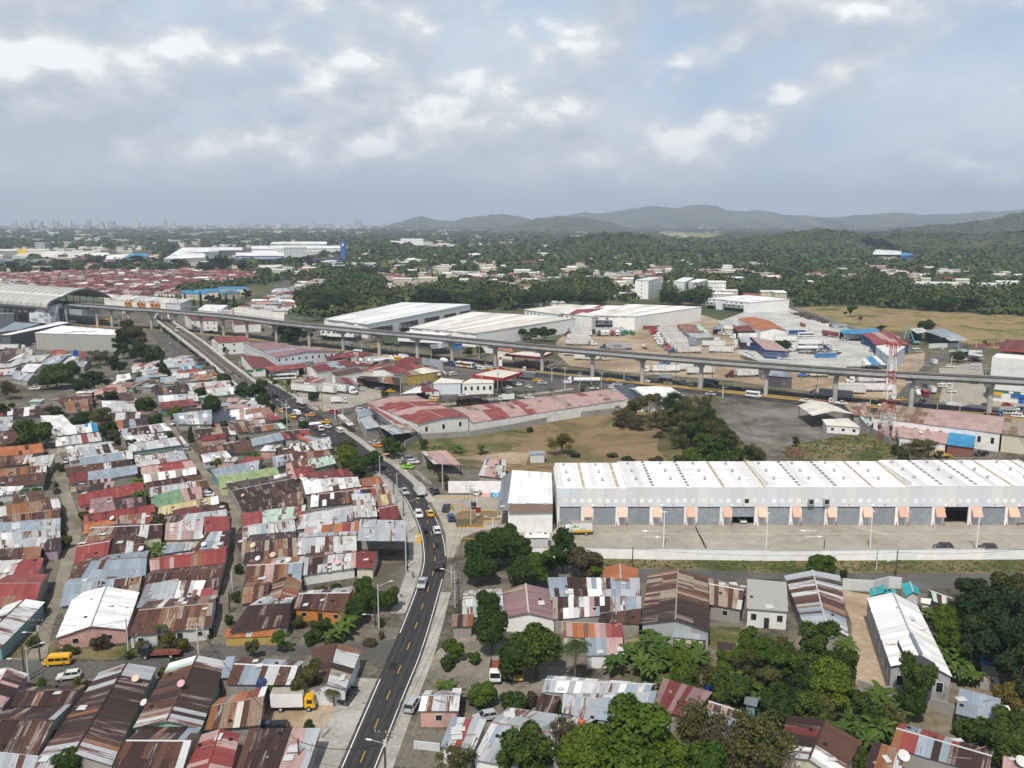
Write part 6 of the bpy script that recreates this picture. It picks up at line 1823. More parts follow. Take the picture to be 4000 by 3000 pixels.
TREES='''
C3|in front of the long grey roofs|1000,1440,13,7.2,mango,bright 640,1570,10,4.3,mango,bright 150,1570,10,5.2,tall,mango 420,1400,8,3.0,sparse,dry 1600,1340,11,4.3,sparse,olive 1810,1450,10,4.3,sparse,dry 2110,1450,11,5.6,sparse,olive 1660,1600,9,4,mango,bright 1300,1620,9,4,mango,bright
C2|beside the pink hut and garden wall|1720,1570,6,3.2,sparse,olive 1950,1010,4,2.9,mango,bright 2180,1060,3.2,2,shrub,mango
C3|between faded pink shed and dirt plot|215,640,9.5,5.4,mango,mango 40,700,8,3.6,mango,mango
C2|before the pale grey house by the bend|2010,260,7.5,3.1,mango,mango 2040,450,9,3.9,mango,mango 1710,630,4,2.3,mango,bright 1640,745,2.6,2,shrub,mango 1890,690,2.4,1.8,shrub,bright
C3|below the long brown roof|1500,800,7,3.0,mango,bright 1700,880,7,3,sparse,olive 1840,970,7,3.4,mango,mango 2110,620,8,4,tall,bright 2080,770,7,3.4,sparse,olive 60,1085,4,3,shrub,mango 170,1045,3,2,shrub,dry 400,1110,3,1.6,shrub,olive 1480,900,5,2.6,mango,bright 1980,1000,5,2.8,tall,mango 1900,760,6,2.8,tall,bright 1350,720,4,2.2,tall,bright 2170,900,6,3,tall,olive
C4|west of the chapel yard|100,620,8,4,sparse,olive 420,600,9,4.8,tall,mango 560,950,9,4.4,mango,bright 240,790,8,4,tall,mango 20,760,8,4,tall,bright 640,760,7,3,mango,mango 400,900,8,3.6,mango,mango
C4|at the front gable of the chapel|1290,930,10,3.5,tall,mango 1250,1090,6,2.4,mango,mango 1120,1220,5,3,shrub,olive
C4|in the dark grove east of the chapel|1900,350,14,6.2,tall,dark 2110,560,14,5.8,tall,dark 1720,260,10,4,sparse,dark 2060,190,12,5,tall,olive 1570,450,9,3.4,mango,bright 1480,340,6,2.5,sparse,dry 2180,800,11,4.5,tall,dark 1900,560,10,4.5,tall,dark 2180,380,13,5.5,tall,dark 1780,480,10,4,sparse,dark 1980,470,12,5,sparse,dark 1850,230,11,5,tall,dark 2020,680,11,5,tall,dark 1640,560,6,2.8,tall,mango
C4|near the slate-blue shed in the corner|2080,1020,5,3,shrub,yellow 1680,1290,3.6,2,shrub,bright 1850,1330,5,3,shrub,mango 2040,1290,6,3.6,tall,mango 2120,1440,7,3.8,mango,mango 1960,1440,5,2.6,tall,mango
C4|by the red striped roof|-20,1460,9,4.6,sparse,olive 80,1150,5,3,tall,mango 780,1100,5,3,tall,mango 520,1140,5,3,tall,olive 380,1130,6,3.4,mango,mango 150,1060,6,3,tall,mango 700,1380,3,1.8,shrub,mango 960,1230,5,3,shrub,mango 820,1560,4,2,shrub,mango 260,1080,5,2.6,tall,dark
C1|along the cross street gardens|860,570,3.2,1.9,shrub,dry 570,610,2.6,1.5,shrub,olive 1250,590,3.2,2,shrub,olive 1450,550,3.4,2,shrub,yellow 1570,585,3,1.8,shrub,yellow 350,250,3,1.8,shrub,dark 300,560,2.5,1.6,shrub,mango 350,925,2.4,1.5,shrub,bright 660,900,1.9,1,shrub,yellow 745,930,2,1.1,shrub,mango 1410,825,2.4,1.4,shrub,yellow 1530,765,2.8,1.6,shrub,mango 1690,755,2,1.2,shrub,mango 445,1400,2.8,1.2,mango,yellow 570,1620,5,2.4,mango,mango 1790,1225,2.8,1.1,shrub,olive 2175,625,3.6,1.8,tall,olive 1970,370,2.4,1.2,shrub,mango 2040,175,2.6,1.4,shrub,olive 1800,490,2.2,1.2,shrub,dark 640,640,1.6,1.2,shrub,mango 1110,680,1.5,1.2,shrub,mango
C2|around the orange walled house by the road|950,150,7.5,3.2,mango,bright 870,290,5,2.6,mango,mango 1140,185,5,2.7,mango,mango 530,120,3,2.6,shrub,olive 380,395,2.5,1.8,shrub,olive 570,450,4.4,2.5,tall,mango 220,570,3.4,2.2,tall,bright 650,560,2,1.6,shrub,olive 980,550,2.2,1.7,shrub,dry 1080,395,1.8,1,shrub,mango 480,520,3,2,shrub,mango 1080,505,1.6,.9,shrub,olive
C2|beside the box truck |475,890,7.5,3.4,tall,olive 190,985,3,1.9,mango,mango
B4|on the verge below the white wall|460,1545,4.6,3.0,mango,bright 660,1630,2,1.2,shrub,mango
B4|by the gravel yard and lattice tower|1290,560,8,4.2,sparse,olive 1390,540,6,3,sparse,olive 245,495,3.4,1.4,tall,mango 1110,560,4,2.5,shrub,mango 1180,600,5,2.5,shrub,olive
B3|standing alone in the dry field|430,480,8.5,4.4,sparse,yellow 545,605,1.8,2.4,shrub,dark 160,390,2.2,1.8,shrub,mango 880,600,2,3,shrub,olive
B3|in the scrub by the gravel yard|1070,200,8,4.4,tall,olive 1250,290,7,4,sparse,olive 960,260,7,3.8,sparse,olive 1450,230,9,5,sparse,dark 1560,190,9,5,sparse,olive 1650,160,8,4,sparse,olive 1700,260,7,3,sparse,dark 1620,430,9,4,tall,mango 1420,430,5,3,sparse,mango 1540,580,3.4,4,shrub,bright 1730,630,3.6,3.5,shrub,bright 1950,610,5,3,shrub,mango 2060,600,7,3,sparse,mango 1850,470,6,3,tall,dark 1930,490,6,3,sparse,dry 1360,330,6,3.4,sparse,olive 1480,350,6,3,sparse,dark 1330,160,6,3,sparse,dry 1100,330,5,4,sparse,dry 1180,150,7,5,tall,olive 1400,150,9,5.5,sparse,dark 1500,300,8,5,sparse,olive 1600,270,8,5,sparse,dark 1380,260,7,5,sparse,olive 1550,420,8,4.5,tall,olive 1450,480,5,4,sparse,olive 1650,520,7,4.5,tall,mango 1800,560,6,4.5,tall,mango 1730,400,8,4.5,sparse,olive 1780,330,7,4,sparse,dark 1000,300,6,4.5,sparse,dry 1850,640,5,4,shrub,mango 1600,640,4,4,shrub,bright 1480,640,3,4,shrub,olive 2120,620,6,3.5,sparse,olive 920,330,3,3,shrub,dry 1280,430,2.4,3,shrub,dry 1250,650,2,3,shrub,dry 1000,640,2,3.5,shrub,dry
B2|by the entrance lot wall|2000,1440,8,4.8,mango,mango 2150,1350,8,4.4,mango,mango 1950,1600,6,3.6,mango,mango
B3|outside the white wall|40,1420,7,3.8,mango,mango 200,1570,7,3.8,tall,bright 440,1420,9,3.2,tall,mango 640,1530,7.5,3.8,mango,dry 720,1640,4.4,2,tall,bright 330,1540,6,2.8,tall,mango 90,1620,6,3.4,mango,mango
B2|overhanging the road at the bend|750,545,7.5,3.8,sparse,olive 800,615,6.5,3.8,mango,bright 900,695,6.5,4.2,mango,mango 1020,655,6,3,mango,mango
B2|on the east side of the road bend|1190,550,6,3.4,tall,mango 1445,505,4,2,shrub,mango 1500,695,2.8,1.5,shrub,bright 1620,790,3.2,3,shrub,olive 1110,85,3.4,1.9,mango,mango 490,112,3.8,2.2,mango,mango 1660,870,3,2,shrub,olive
B2|at the junction beside the traffic lights|410,360,5,1.9,mango,mango 60,140,7,3,mango,mango 15,50,8,3.8,tall,mango 120,210,5,2.6,shrub,dark 250,330,4,2,tall,mango
B1|among the tin roofs|280,420,9.5,5.8,mango,mango 850,270,7.5,4.8,mango,olive 690,310,6,3.2,mango,mango 930,390,7,3.2,mango,mango 990,440,5,2.4,mango,olive 1255,180,7.5,3.9,mango,mango 1510,240,5,2.8,mango,bright 1345,315,5.5,2.6,mango,mango 1830,180,8,3.5,mango,mango 500,250,6,4.3,tall,dark 2110,70,8,4.3,tall,mango 1735,75,6,2.6,mango,mango 920,120,6,4.6,tall,dark 1130,510,4,2.4,shrub,mango 1000,480,4,2,tall,olive 1470,445,3.4,2,shrub,mango 1400,1190,4.5,2.4,tall,dry 540,1295,4,1.5,shrub,dark 310,925,2.8,1.9,shrub,bright 730,1130,2.8,1.9,shrub,mango 1920,1050,3,2,shrub,mango 2055,1590,2.6,1.4,shrub,mango 1880,685,4,1.8,tall,bright 20,230,6,4,tall,dark 490,910,2.4,1.4,shrub,dry 1645,420,5.5,1.1,column,dark 1900,470,2.4,1.4,shrub,bright 1500,250,3,2,shrub,bright 1940,340,3,2,shrub,mango
A1|in the big grove before the depot|1170,1130,13,8,tall,dry 1040,1160,12,6,tall,dark 1230,1250,11,7,mango,dark 1340,1290,10,5,mango,dark 1120,1060,12,6,tall,dry 1060,1250,9,5,tall,dark 960,1350,8,4,tall,dark
A1|by the parked white pickup|480,1480,10,6.8,mango,mango 570,1430,10,6,mango,mango 810,1510,9,6,tall,dark 860,1310,8,6,sparse,dry 50,1590,8,5,sparse,dry 1030,1400,7,4,tall,dark 1200,1490,4,2,mango,bright 1400,1380,7,1.8,column,dark 1930,1510,6,3,mango,mango 400,1520,7,4,mango,mango 700,1560,8,5,tall,dark
D7|in the yards behind the viaduct|245,440,7,5,mango,mango 1960,140,4,4,tall,mango
D8|in the eastern yards|520,95,9,5.6,mango,mango 1070,625,6,4,mango,mango 1540,400,4,1.7,tall,dark
A4|alone on the straw field|715,915,8.5,5,tall,bright 800,970,3,3,shrub,dry
D5|by the long pale trailers|560,220,9,7.5,tall,dark 330,270,9,6,tall,dark 120,220,8,6,tall,dark 1390,210,4,2.6,tall,mango
D4|by the fuel totem and white walls|1450,545,5,2.8,tall,mango 1670,530,5,2.4,tall,mango 270,970,3.4,2.4,shrub,mango
D3|behind the mauve hall and highway|650,260,11,7,tall,dark 480,200,11,7,tall,dark 900,210,10,6,tall,dark 560,330,7,5,tall,mango 1000,1310,4,3,mango,dark 560,1060,3,1.6,shrub,mango 640,1180,2.6,2,shrub,bright 150,900,2,2,shrub,mango 250,960,2,2,shrub,bright 330,1060,2.4,2.4,shrub,dry
D2|beside the blue school roofs|1117,105,9,1.5,column,dark 1250,150,10,1.5,column,dark 540,175,6,1.4,column,dark 588,175,6,1.3,column,dark 690,178,7,1.3,column,dark 762,185,6,1.5,column,dark 838,178,7,1.2,column,dark 910,205,5,1.3,column,dark 985,165,8,1.3,column,dark 1140,275,9,1.6,column,dark 1256,275,9,1.5,column,dark 1590,160,9,1.6,column,dark 1690,180,9,1.6,column,dark 1830,200,8,1.6,column,dark 1400,200,7,5,tall,dark 1500,230,7,5,tall,dark 1650,280,7,6,tall,dark 2040,120,9,6,tall,dark 1850,330,5,4,tall,mango 2000,330,5,5,tall,mango
D2|beside the flyover ramp|1650,1580,6,3.2,mango,mango 620,1440,7,3,column,dark 1310,1290,4,2.4,shrub,dark 1650,1080,5,3,tall,mango 1180,860,4,3,shrub,olive 1430,880,3.5,2.5,shrub,olive 580,1390,5,2.5,tall,dark
A1|in the tree belt below the factories|1890,500,19,17,tall,dark 1780,530,15,12,mango,dark 1550,510,16,12,tall,dark 2100,530,16,13,tall,dark 830,490,14,13,tall,dark 1180,470,15,13,tall,dark 1340,490,14,13,tall,dark 690,520,12,12,tall,dark 480,530,13,13,tall,mango 540,545,11,11,mango,mango 950,530,12,12,tall,dark 1080,520,12,12,tall,mango 1250,530,12,12,tall,dark 1420,535,11,11,mango,dark 60,530,14,13,tall,dark 160,565,11,11,tall,mango 260,560,10,10,tall,mango 390,560,10,9,mango,dark
A2|in front of the striped tower block|380,490,15,14,tall,dark 450,470,14,13,tall,dark 300,500,13,12,mango,mango 210,510,12,11,tall,mango 480,510,11,11,tall,dark 960,570,15,13,tall,dark 600,540,11,10,mango,dark
'''
PALMS='''
C3|coconut palm beside the faded pink shed|545,570,9,1.25
C2|small palm beside the parked black pickup|670,985,3.5,.7
B1|small palm behind the grey roofs|1620,80,4,.9 220,912,3,.6
C1|papaya-like palm in front of the blue-arched porch|1352,425,5,.45 1405,420,5.2,.45
D5|young palm along the cream picket fence|40,1225,4,.8 130,1250,3.6,.8 245,1225,4,.8 362,1225,4,.8 672,1190,4.4,.9
D5|young palm on the traffic island by the tanker|1230,1130,4.2,.9 1345,1120,4.4,.9 1445,1105,4.2,.9
D4|young palm between service road and fruit stand|1015,1395,4,.8 1160,1370,4,.8 1745,1285,4.2,.8 1915,1290,4.2,.8 2135,1260,4.2,.8
D3|drooping royal palm in the row by the highway|1120,265,7,1.2 1175,268,7.5,1.2 1235,285,8,1.2 1320,300,8,1.2 1425,305,8,1.25
D4|drooping royal palm before the white office front|30,400,7,1.2 125,400,7.4,1.2 235,425,7,1.2
D3|royal palm beside a viaduct column|2055,350,7,1.2 2175,360,7,1.2
D1|palm inside the dark grove|1680,1360,8,1.4
'''
BANANAS='''
C3|in the thicket below the long brown roof|1180,480 1250,570 1100,650 1300,650 1450,600 900,740 1200,780 1330,870 1560,620 1150,560 1020,620 1400,700 1230,700 1120,760 1600,700
C3|beside the blue water tank|1900,870 2050,950 2150,900 1950,980 2200,1000
C4|below the chapel yard|60,990 950,1060 1000,1130 1120,1150 680,570 720,1180
C4|east of the chapel|1560,570 1650,690 1720,620 1800,710 1640,790 1740,830 1390,280 1500,620 1850,640
C4|behind the patchwork roof|900,1330 880,1410 620,1290 960,1290
C2|beside the orange walled house|800,350 740,430 690,440 760,390
C2|beside the pink hut|1650,950 1620,930
B1|between the tin roofs|1170,825 1230,965 1380,1395 1370,1430 1210,950
B2|at the field edge|1725,535 1960,540
B1|by the grey roofs|2180,600
'''
def plant_listed():
	rg=random.Random(11)
	rows=[]
	for ln in TREES.strip().splitlines():
		c,ph,items=ln.split('|')
		for it in items.split():
			f=it.split(',')
			u,v,h,r=map(float,f[:4])
			if h>4 and c[0]in 'ABD':h,r=h*1.1,r*1.16
			p=at(c,u,v,h*.58)
			rows.append((ph,p,h,r,f[4],f[5]))
	seen={}
	for ph,p,h,r,kind,leaf in sorted(rows,key=lambda q:(q[0],q[1].y)):
		key=(ph,kind,leaf)
		tot=sum(1 for q in rows if(q[0],q[4],q[5])==key)
		i=seen.get(key,0);seen[key]=i+1
		low=kind=='shrub' or(h<3.2)
		nm='shrub' if low else 'tree'
		lab='%s %s %s %s'%(KINDTXT[kind],LEAFTXT[leaf],nm,ph)
		if tot>1:lab=('nearest ' if False else '')+('%s%s'%('',lab))+', '+ordn(i)+' back'
		tree(p,h,r,kind,leaf,nm,lab,('shrubs ' if low else 'trees ')+ph,rg)
	for ln in PALMS.strip().splitlines():
		c,ph,items=ln.split('|')
		its=items.split()
		for i,it in enumerate(its):
			u,v,h,s=map(float,it.split(','))
			p=at(c,u,v,h*.85)
			palm(p,h,ph+(', %s from the west'%ordn(i)if len(its)>1 else ''),rg,ph+'s' if False else 'palms: '+ph,s)
	for ln in BANANAS.strip().splitlines():
		c,ph,items=ln.split('|')
		its=sorted(items.split(),key=lambda s:float(s.split(',')[0]))
		for i,it in enumerate(its):
			u,v=map(float,it.split(','))
			p=at(c,u,v,2.8)
			banana(p,rg.uniform(3.8,5.2),'banana plant %s%s'%(ph,', %s from the west'%ordn(i)if len(its)>1 else ', glossy'),rg)
plant_listed()
# woods of the middle distance
def scatter(pg,spacing,rg,n=None):
	xs,ys=[p.x for p in pg],[p.y for p in pg]
	out=[]
	y=min(ys)
	while y<max(ys):
		x=min(xs)
		while x<max(xs):
			q=Vector((x+rg.uniform(-.45,.45)*spacing,y+rg.uniform(-.45,.45)*spacing,0))
			if inside(q,pg):out.append(q)
			x+=spacing
		y+=spacing
	return out
WOODS=[('A2','330,940 420,840 620,740 760,680 1060,660 1100,870 900,930 620,985',15.5,'in the wood behind the slate fronted hall'),('A2','1110,855 1260,790 2212,745 A3 60,900 A2 1880,930 1280,848',15.5,'in the wood behind the cream roofed hall'),('A3','0,900 420,720 560,690 830,770 850,870 470,870 120,895',16.5,'in the wood behind the stepped white units'),('A3','1310,850 1360,800 1480,800 1690,818 1640,885 1320,880',16.5,'in front of the white apartment slabs'),('A3','1480,770 1860,720 2212,740 A4 190,800 0,795 A3 1690,795',17,'behind the hall with grey balconies'),('A4','195,860 560,720 900,680 1400,760 2212,780 2300,900 1700,950 1250,905 700,865',17.5,'at the back of the straw field'),]
WOODPG=[]
WOODREST=[]
CLEAR=[poly(c,s)for c,s in(('A3','1020,740 1040,850 1300,830 1300,730'),('A3','1380,730 1400,800 1860,800 1860,720'),('A4','1190,705 1200,800 2130,800 2120,710'))]
def woods():
	rg=random.Random(21)
	pool=[]
	for c,s,sp,ph in WOODS:
		pg=poly(c,s)
		WOODPG.append(pg)
		for q in scatter(pg,sp,rg):
			kind=rg.choice(('mango','tall','tall','mango'))
			leaf=rg.choice(('dark','dark','mango','mango','olive'))
			h,r=rg.uniform(10,16),rg.uniform(7.0,10.5)
			if any(inside(q,pg2)for pg2 in CLEAR)and rg.random()<.9:continue
			pool.append((q,h,r,kind,leaf,ph))
	pool.sort(key=lambda a:a[0].length)
	WOODREST.extend(pool[85:])
	cnt={}
	for q,h,r,kind,leaf,ph in pool[:85]:
		key=(ph,kind,leaf);cnt[key]=cnt.get(key,-1)+1
		tree(q,h,r,kind,leaf,'tree','%s %s tree %s, %s back'%(KINDTXT[kind],LEAFTXT[leaf],ph,ordn(cnt[key])),'wood trees '+ph,rg)
woods()
# FAR HOUSES, FAR WOODS, CITY
RED_PG=poly('A1','-150,730 -150,605 480,582 1150,578 1950,580 2250,605 2250,665 1620,735 1500,815 1150,805 900,815 740,765 300,730')
FARM={}
def far_house_mesh(L,Wd,h,mat):
	k=(L,Wd,h,mat)
	if k in FARM:return FARM[k]
	a,b=L/2,Wd/2
	e=.5
	rv=[(-a-e,-b-e,h),(a+e,-b-e,h),(a+e,b+e,h),(-a-e,b+e,h),(-a-e,0,h+1.5),(a+e,0,h+1.5)]
	rf=[(0,1,5,4),(2,3,4,5),(0,4,3),(1,2,5),(3,2,1,0)]
	uv=[[(0,0),(L,0),(L,Wd/2),(0,Wd/2)],[(0,0),(L,0),(L,Wd/2),(0,Wd/2)],[(0,0)]*3,[(0,0)]*3,[(0,0)]*4]
	w=MB().box(-a,a,-b,b,0,h-.02)
	w.add([(-a,-b,h),(-a,b,h),(-a,0,h+1.2)],[(0,2,1)])
	FARM[k]=(mesh_from('roof',rv,rf,TINS[mat],uv),w.mesh('wall',WALLS[('cream','white','pale','block','pink')[int(L*7+h*3)%5]]))
	return FARM[k]
def far_house(p,rz,L,Wd,h,mat,label,group):
	t=thing('far_house',label,'house',(p.x,p.y,0),rz,group)
	r,w=far_house_mesh(L,Wd,h,mat)
	link('wall',w,t);link('roof',r,t)
def bulk_houses(name,items):
	"""the rest of a dense quarter as one object: roofs and walls in several colours"""
	vs,fs,mi,uvs=[],[],[],[]
	mats=[]
	for p,rz,L,Wd,h,mat in items:
		for m_ in(TINS[mat],WALLS['cream']):
			if m_ not in mats:mats.append(m_)
		r,w=far_house_mesh(L,Wd,h,mat)
		ca,sa=math.cos(rz),math.sin(rz)
		for me,m_ in((r,TINS[mat]),(w,WALLS['cream'])):
			b=len(vs)
			vs+=[(p.x+v.co.x*ca-v.co.y*sa,p.y+v.co.x*sa+v.co.y*ca,v.co.z)for v in me.vertices]
			for f in me.polygons:
				fs.append(tuple(b+i for i in f.vertices));mi.append(mats.index(m_))
				uvs.append([(me.vertices[i].co.x+p.x,me.vertices[i].co.y+p.y)for i in f.vertices])
	me=mesh_from(name,vs,fs,None,uvs)
	for m_ in mats:me.materials.append(m_)
	me.polygons.foreach_set('material_index',mi)
	return tag(link(name,me),kind='stuff')
def red_quarter():
	rg=random.Random(5)
	pts=[]
	ang=R(-14)
	ca,sa=math.cos(ang),math.sin(ang)
	for i in range(-110,110):
		for j in range(-60,90):
			x0,y0=i*14.0,j*17.0+(4 if j%2 else 0)
			q=Vector((-480+x0*ca-y0*sa,1150+x0*sa+y0*ca,0))
			if inside(q,RED_PG)and rg.random()<.95:
				pts.append((q+Vector((rg.uniform(-1.5,1.5),rg.uniform(-1,1),0)),ang+rg.choice((0,0,math.pi/2))+rg.uniform(-.05,.05),rg.choice((9,11,12.5)),rg.choice((7.5,9,11)),rg.choice((3.0,3.4)),rg.choice('dbddvdrbdzrdpvhgdzbzwhvd'),j))
	pts.sort(key=lambda a:a[0].length)
	rowc,rown={},{}
	for q in sorted(pts[:150],key=lambda a:(a[6],-a[0].x)):
		j=q[6];rowc[j]=rowc.get(j,-1)+1
		far_house(*q[:6],'%s roofed house behind the station, %s row, %s from the east'%(COLNAME[q[5]],ordn(rown.setdefault(j,len(rown))),ordn(rowc[j])),'houses in the dense rows behind the station')
	bulk_houses('dense_house_rows',[q[:6]for q in pts[150:]])
red_quarter()
CLUST=[('A2','1390,640 1180,725 1170,602 2080,735 2100,765 1600,572 2050,545 1860,585 1650,535 520,672 480,712 640,655 350,765 330,745 200,825 100,875 60,905 280,800 1400,680 150,850 1950,620 1700,600'),('A3','100,605 70,505 180,585 560,535 440,715 470,685 260,755 270,838 950,592 1060,582 1220,602 880,695 880,765 1690,565 1680,595 1960,575 2100,595 1270,535 760,465 1650,475 1900,560 1550,520 330,640 1000,620 640,620 1100,500'),('A4','1000,575 1100,592 1100,635 950,645 860,485 1300,505 1480,562 1910,595 1740,545 1280,605 960,345 1480,405 2080,305 2150,315 1870,495 490,615 1000,455 740,385 210,405 650,435 520,805 1050,560 1180,600 900,560 1600,480 2000,560')]
FARH=[]
def clusters():
	rg=random.Random(8)
	pts=[]
	for c,s in CLUST:
		for tok in s.split():
			u,v=map(float,tok.split(','))
			q=at(c,u,v,3)
			a=rg.uniform(-.3,.3)
			n=rg.choice((6,8,9))
			for i in range(n):
				off=Vector(((i%4-1.5)*13+rg.uniform(-2,2),(i//4-.5)*16+rg.uniform(-3,3),0))
				pts.append((q+off,a+rg.choice((0,0,1.57)),rg.choice((9,11,13)),rg.choice((7,8.5)),rg.choice((3.0,3.4)),rg.choice('gghhahwdrpozbhhg')))
	pts.sort(key=lambda a:a[0].length)
	for q in pts:FARH.append(q[0])
	cc={}
	for q in pts[:140]:
		q[0].z=0
		kx=COLNAME[q[5]];cc[kx]=cc.get(kx,-1)+1
		far_house(*q,'%s roofed house in the far woods, %s of its colour from the viaduct'%(kx,ordn(cc[kx])),'houses in clearings of the far woods')
	for q in pts:q[0].z=0
	bulk_houses('woodland_houses',pts[140:])
	far=[]
	for i in range(1700):
		D=900*math.exp(rg.random()**1.1*2.0)
		x=rg.uniform(-.62,.62)*D
		if x>.05*D and rg.random()<.5:continue
		if any(inside((x,D),pg)for pg in(RED_PG,*WOODPG))or(D<1300 and x<-.2*D):continue
		far.append((Vector((x,D,0)),rg.uniform(-.3,.3),rg.choice((11,13,16,24)),rg.choice((8.5,10,14)),rg.choice((3.4,5,7)),rg.choice('hwWhedrpzeWh')))
	bulk_houses('distant_roofs',far)
	for q in far:FARH.append(q[0])
clusters()
def tree_mass(name,X,D,r,h,m,size,seed,Z=0.0):
	rg=np.random.default_rng(seed)
	k=len(X)
	d=rg.normal(size=(k,m,3));d/=np.linalg.norm(d,axis=2,keepdims=True)
	d[...,2]=np.abs(d[...,2])*.9+.05
	lob=np.repeat(rg.normal(size=(k,(m+14)//15,3))*.22,15,1)[:,:m]+rg.normal(size=(k,m,3))*.07
	c=np.stack([X,D,Z+h*.42],1)[:,None,:]+(d*rg.uniform(.75,1.1,(k,m,1))+lob)*np.stack([r,r,h*.55],1)[:,None,:]
	nn_=d+rg.normal(size=(k,m,3))*.5+np.array([0,0,.25])
	s=(r[:,None]*rg.uniform(.65,1.35,(k,m))*size)
	c,nn_,s=c.reshape(-1,3),nn_.reshape(-1,3),s.reshape(-1)
	nn_/=np.linalg.norm(nn_,axis=1,keepdims=True)
	t=np.cross(nn_,rg.normal(size=nn_.shape));t/=np.linalg.norm(t,axis=1,keepdims=True)
	b=np.cross(nn_,t)
	s=s[:,None]
	V=np.stack([c-t*s-b*s*.8,c+t*s-b*s*.8+nn_*s*.3,c+t*s+b*s*.8,c-t*s+b*s*.8+nn_*s*.3],1).reshape(-1,3)
	a=np.linspace(0,2*np.pi,7)[:-1]
	ring=np.stack([np.cos(a),np.sin(a)],1)
	cv=np.concatenate([np.concatenate([ring*.8,np.full((6,1),.0)],1),np.concatenate([ring*.72,np.full((6,1),.55)],1),np.array([[0,0,.88]])])
	CV=(np.stack([X,D,Z+np.zeros(k)],1)[:,None,:]+cv[None]*np.stack([r,r,h],1)[:,None,:]).reshape(-1,3)
	cf=[[i,(i+1)%6,6+(i+1)%6,6+i]for i in range(6)]
	ct=[[6+i,6+(i+1)%6,12]for i in range(6)]
	nv=len(V)
	F4=np.arange(nv).reshape(-1,4)
	C4=(nv+np.arange(k)[:,None,None]*13+np.array(cf)[None]).reshape(-1,4)
	C3_=(nv+np.arange(k)[:,None,None]*13+np.array(ct)[None]).reshape(-1,3)
	allv=np.vstack([V,CV])
	me=bpy.data.meshes.new(name)
	me.vertices.add(len(allv));me.vertices.foreach_set('co',allv.astype(np.float32).ravel())
	quads=np.vstack([F4,C4])
	loops=np.concatenate([quads.ravel(),C3_.ravel()])
	starts=np.concatenate([np.arange(len(quads))*4,len(quads)*4+np.arange(len(C3_))*3])
	me.loops.add(len(loops));me.loops.foreach_set('vertex_index',loops.astype(np.int32))
	me.polygons.add(len(starts));me.polygons.foreach_set('loop_start',starts.astype(np.int32))
	me.update(calc_edges=True);me.validate()
	m,tt,bs=newmat('far_crowns_'+name)
	tc=N(tt,'ShaderNodeTexCoord')
	n1=N(tt,'ShaderNodeTexNoise',i_Scale=.045,i_Detail=5.0,i_Roughness=.7)
	tt.links.new(tc.outputs['Object'],n1 .inputs['Vector'])
	rp=ramp(tt,[(.30,(.017,.036,.009)),(.44,(.034,.060,.014)),(.54,(.062,.086,.022)),(.64,(.100,.112,.038)),(.76,(.13,.105,.052))])
	tt.links.new(n1 .outputs[0],rp.inputs[0])
	tt.links.new(rp.outputs[0],bs.inputs['Base Color'])
	bs.inputs['Roughness'].default_value=.8
	me.materials.append(m)
	tag(link(name,me),kind='stuff')
def far_woods():
	rg=np.random.default_rng(4)
	n=17500
	ta=rg.random(n)
	D=640*np.exp(ta**1.05*2.55)
	X=rg.uniform(-.66,.66,n)*D
	keep=np.ones(n,bool)
	def excl(pg):
		px=np.array([p[0]for p in pg]);py=np.array([p[1]for p in pg])
		c=np.zeros(n,bool);j=len(pg)-1
		for i in range(len(pg)):
			cond=(py[i]>D)!=(py[j]>D)
			xx=(px[j]-px[i])*(D-py[i])/(py[j]-py[i]+1e-9)+px[i]
			c^=cond&(X<xx);j=i
		return c
	keep&=~excl(RED_PG)
	for pg in WOODPG:keep&=~excl(pg)
	for c,s in(('A2','-1200,1700 -1200,900 0,880 330,960 560,1010 590,985 960,1000 1290,850 1860,870 2212,930 A3 100,890 500,850 1640,880 1690,790 A4 190,790 230,890 700,870 1200,905 2700,1000 2700,2200'),('A1','-500,1200 -500,700 900,740 1600,800 2300,900 2300,1010 1000,1250'),('A4','880,430 890,520 1300,520 1300,430'),('A1','-300,585 -300,385 850,380 1300,400 1400,460 1430,560 900,480 300,500'),('A1','1400,470 1500,370 2212,360 A2 800,350 800,400 520,480 0,520 A1 1700,500'),('A2','530,430 740,425 1050,410 1080,450 800,460'),('A3','120,395 300,335 760,335 740,360 300,400'),('A3','1220,300 1280,225 1840,250 1800,320'),('A2','-1000,830 0,700 290,640 330,600 360,640 320,800 350,930 0,900'),('A2','1080,360 1150,340 2000,350 2000,385 1500,400'),('A3','1020,740 1040,880 1310,880 1310,730'),('A3','1380,730 1390,800 1860,800 1870,720 1520,700'),('A4','1190,700 1200,790 2130,790 2120,705')):
		keep&=~excl(poly(c,s))
	fh=np.array([(p.x,p.y)for p in FARH]);fd=fh[:,1]
	for i in np.nonzero(keep)[0]:
		d=fh-np.array([X[i],D[i]])
		if((np.abs(d[:,0])<11)&(d[:,1]>-10)&(d[:,1]<45*np.clip(fd/900,1,2.2))).any():keep[i]=False
	keep&=~((X<-.18*D)&(D>1500)&(rg.random(n)<.45))
	X,D=X[keep],D[keep]
	k=len(X)
	big=np.clip(D/1100,.85,2.6)
	tree_mass('far_woods',X,D,rg.uniform(4.5,8.5,k)*big,rg.uniform(6.5,12.5,k)*np.clip(D/1400,.85,1.45),30,.31,4)
	WR=WOODREST
	tree_mass('wood_mass',np.array([q[0].x for q in WR]),np.array([q[0].y for q in WR]),np.array([q[2]for q in WR]),np.array([q[1]for q in WR]),260,.115,9)
far_woods()
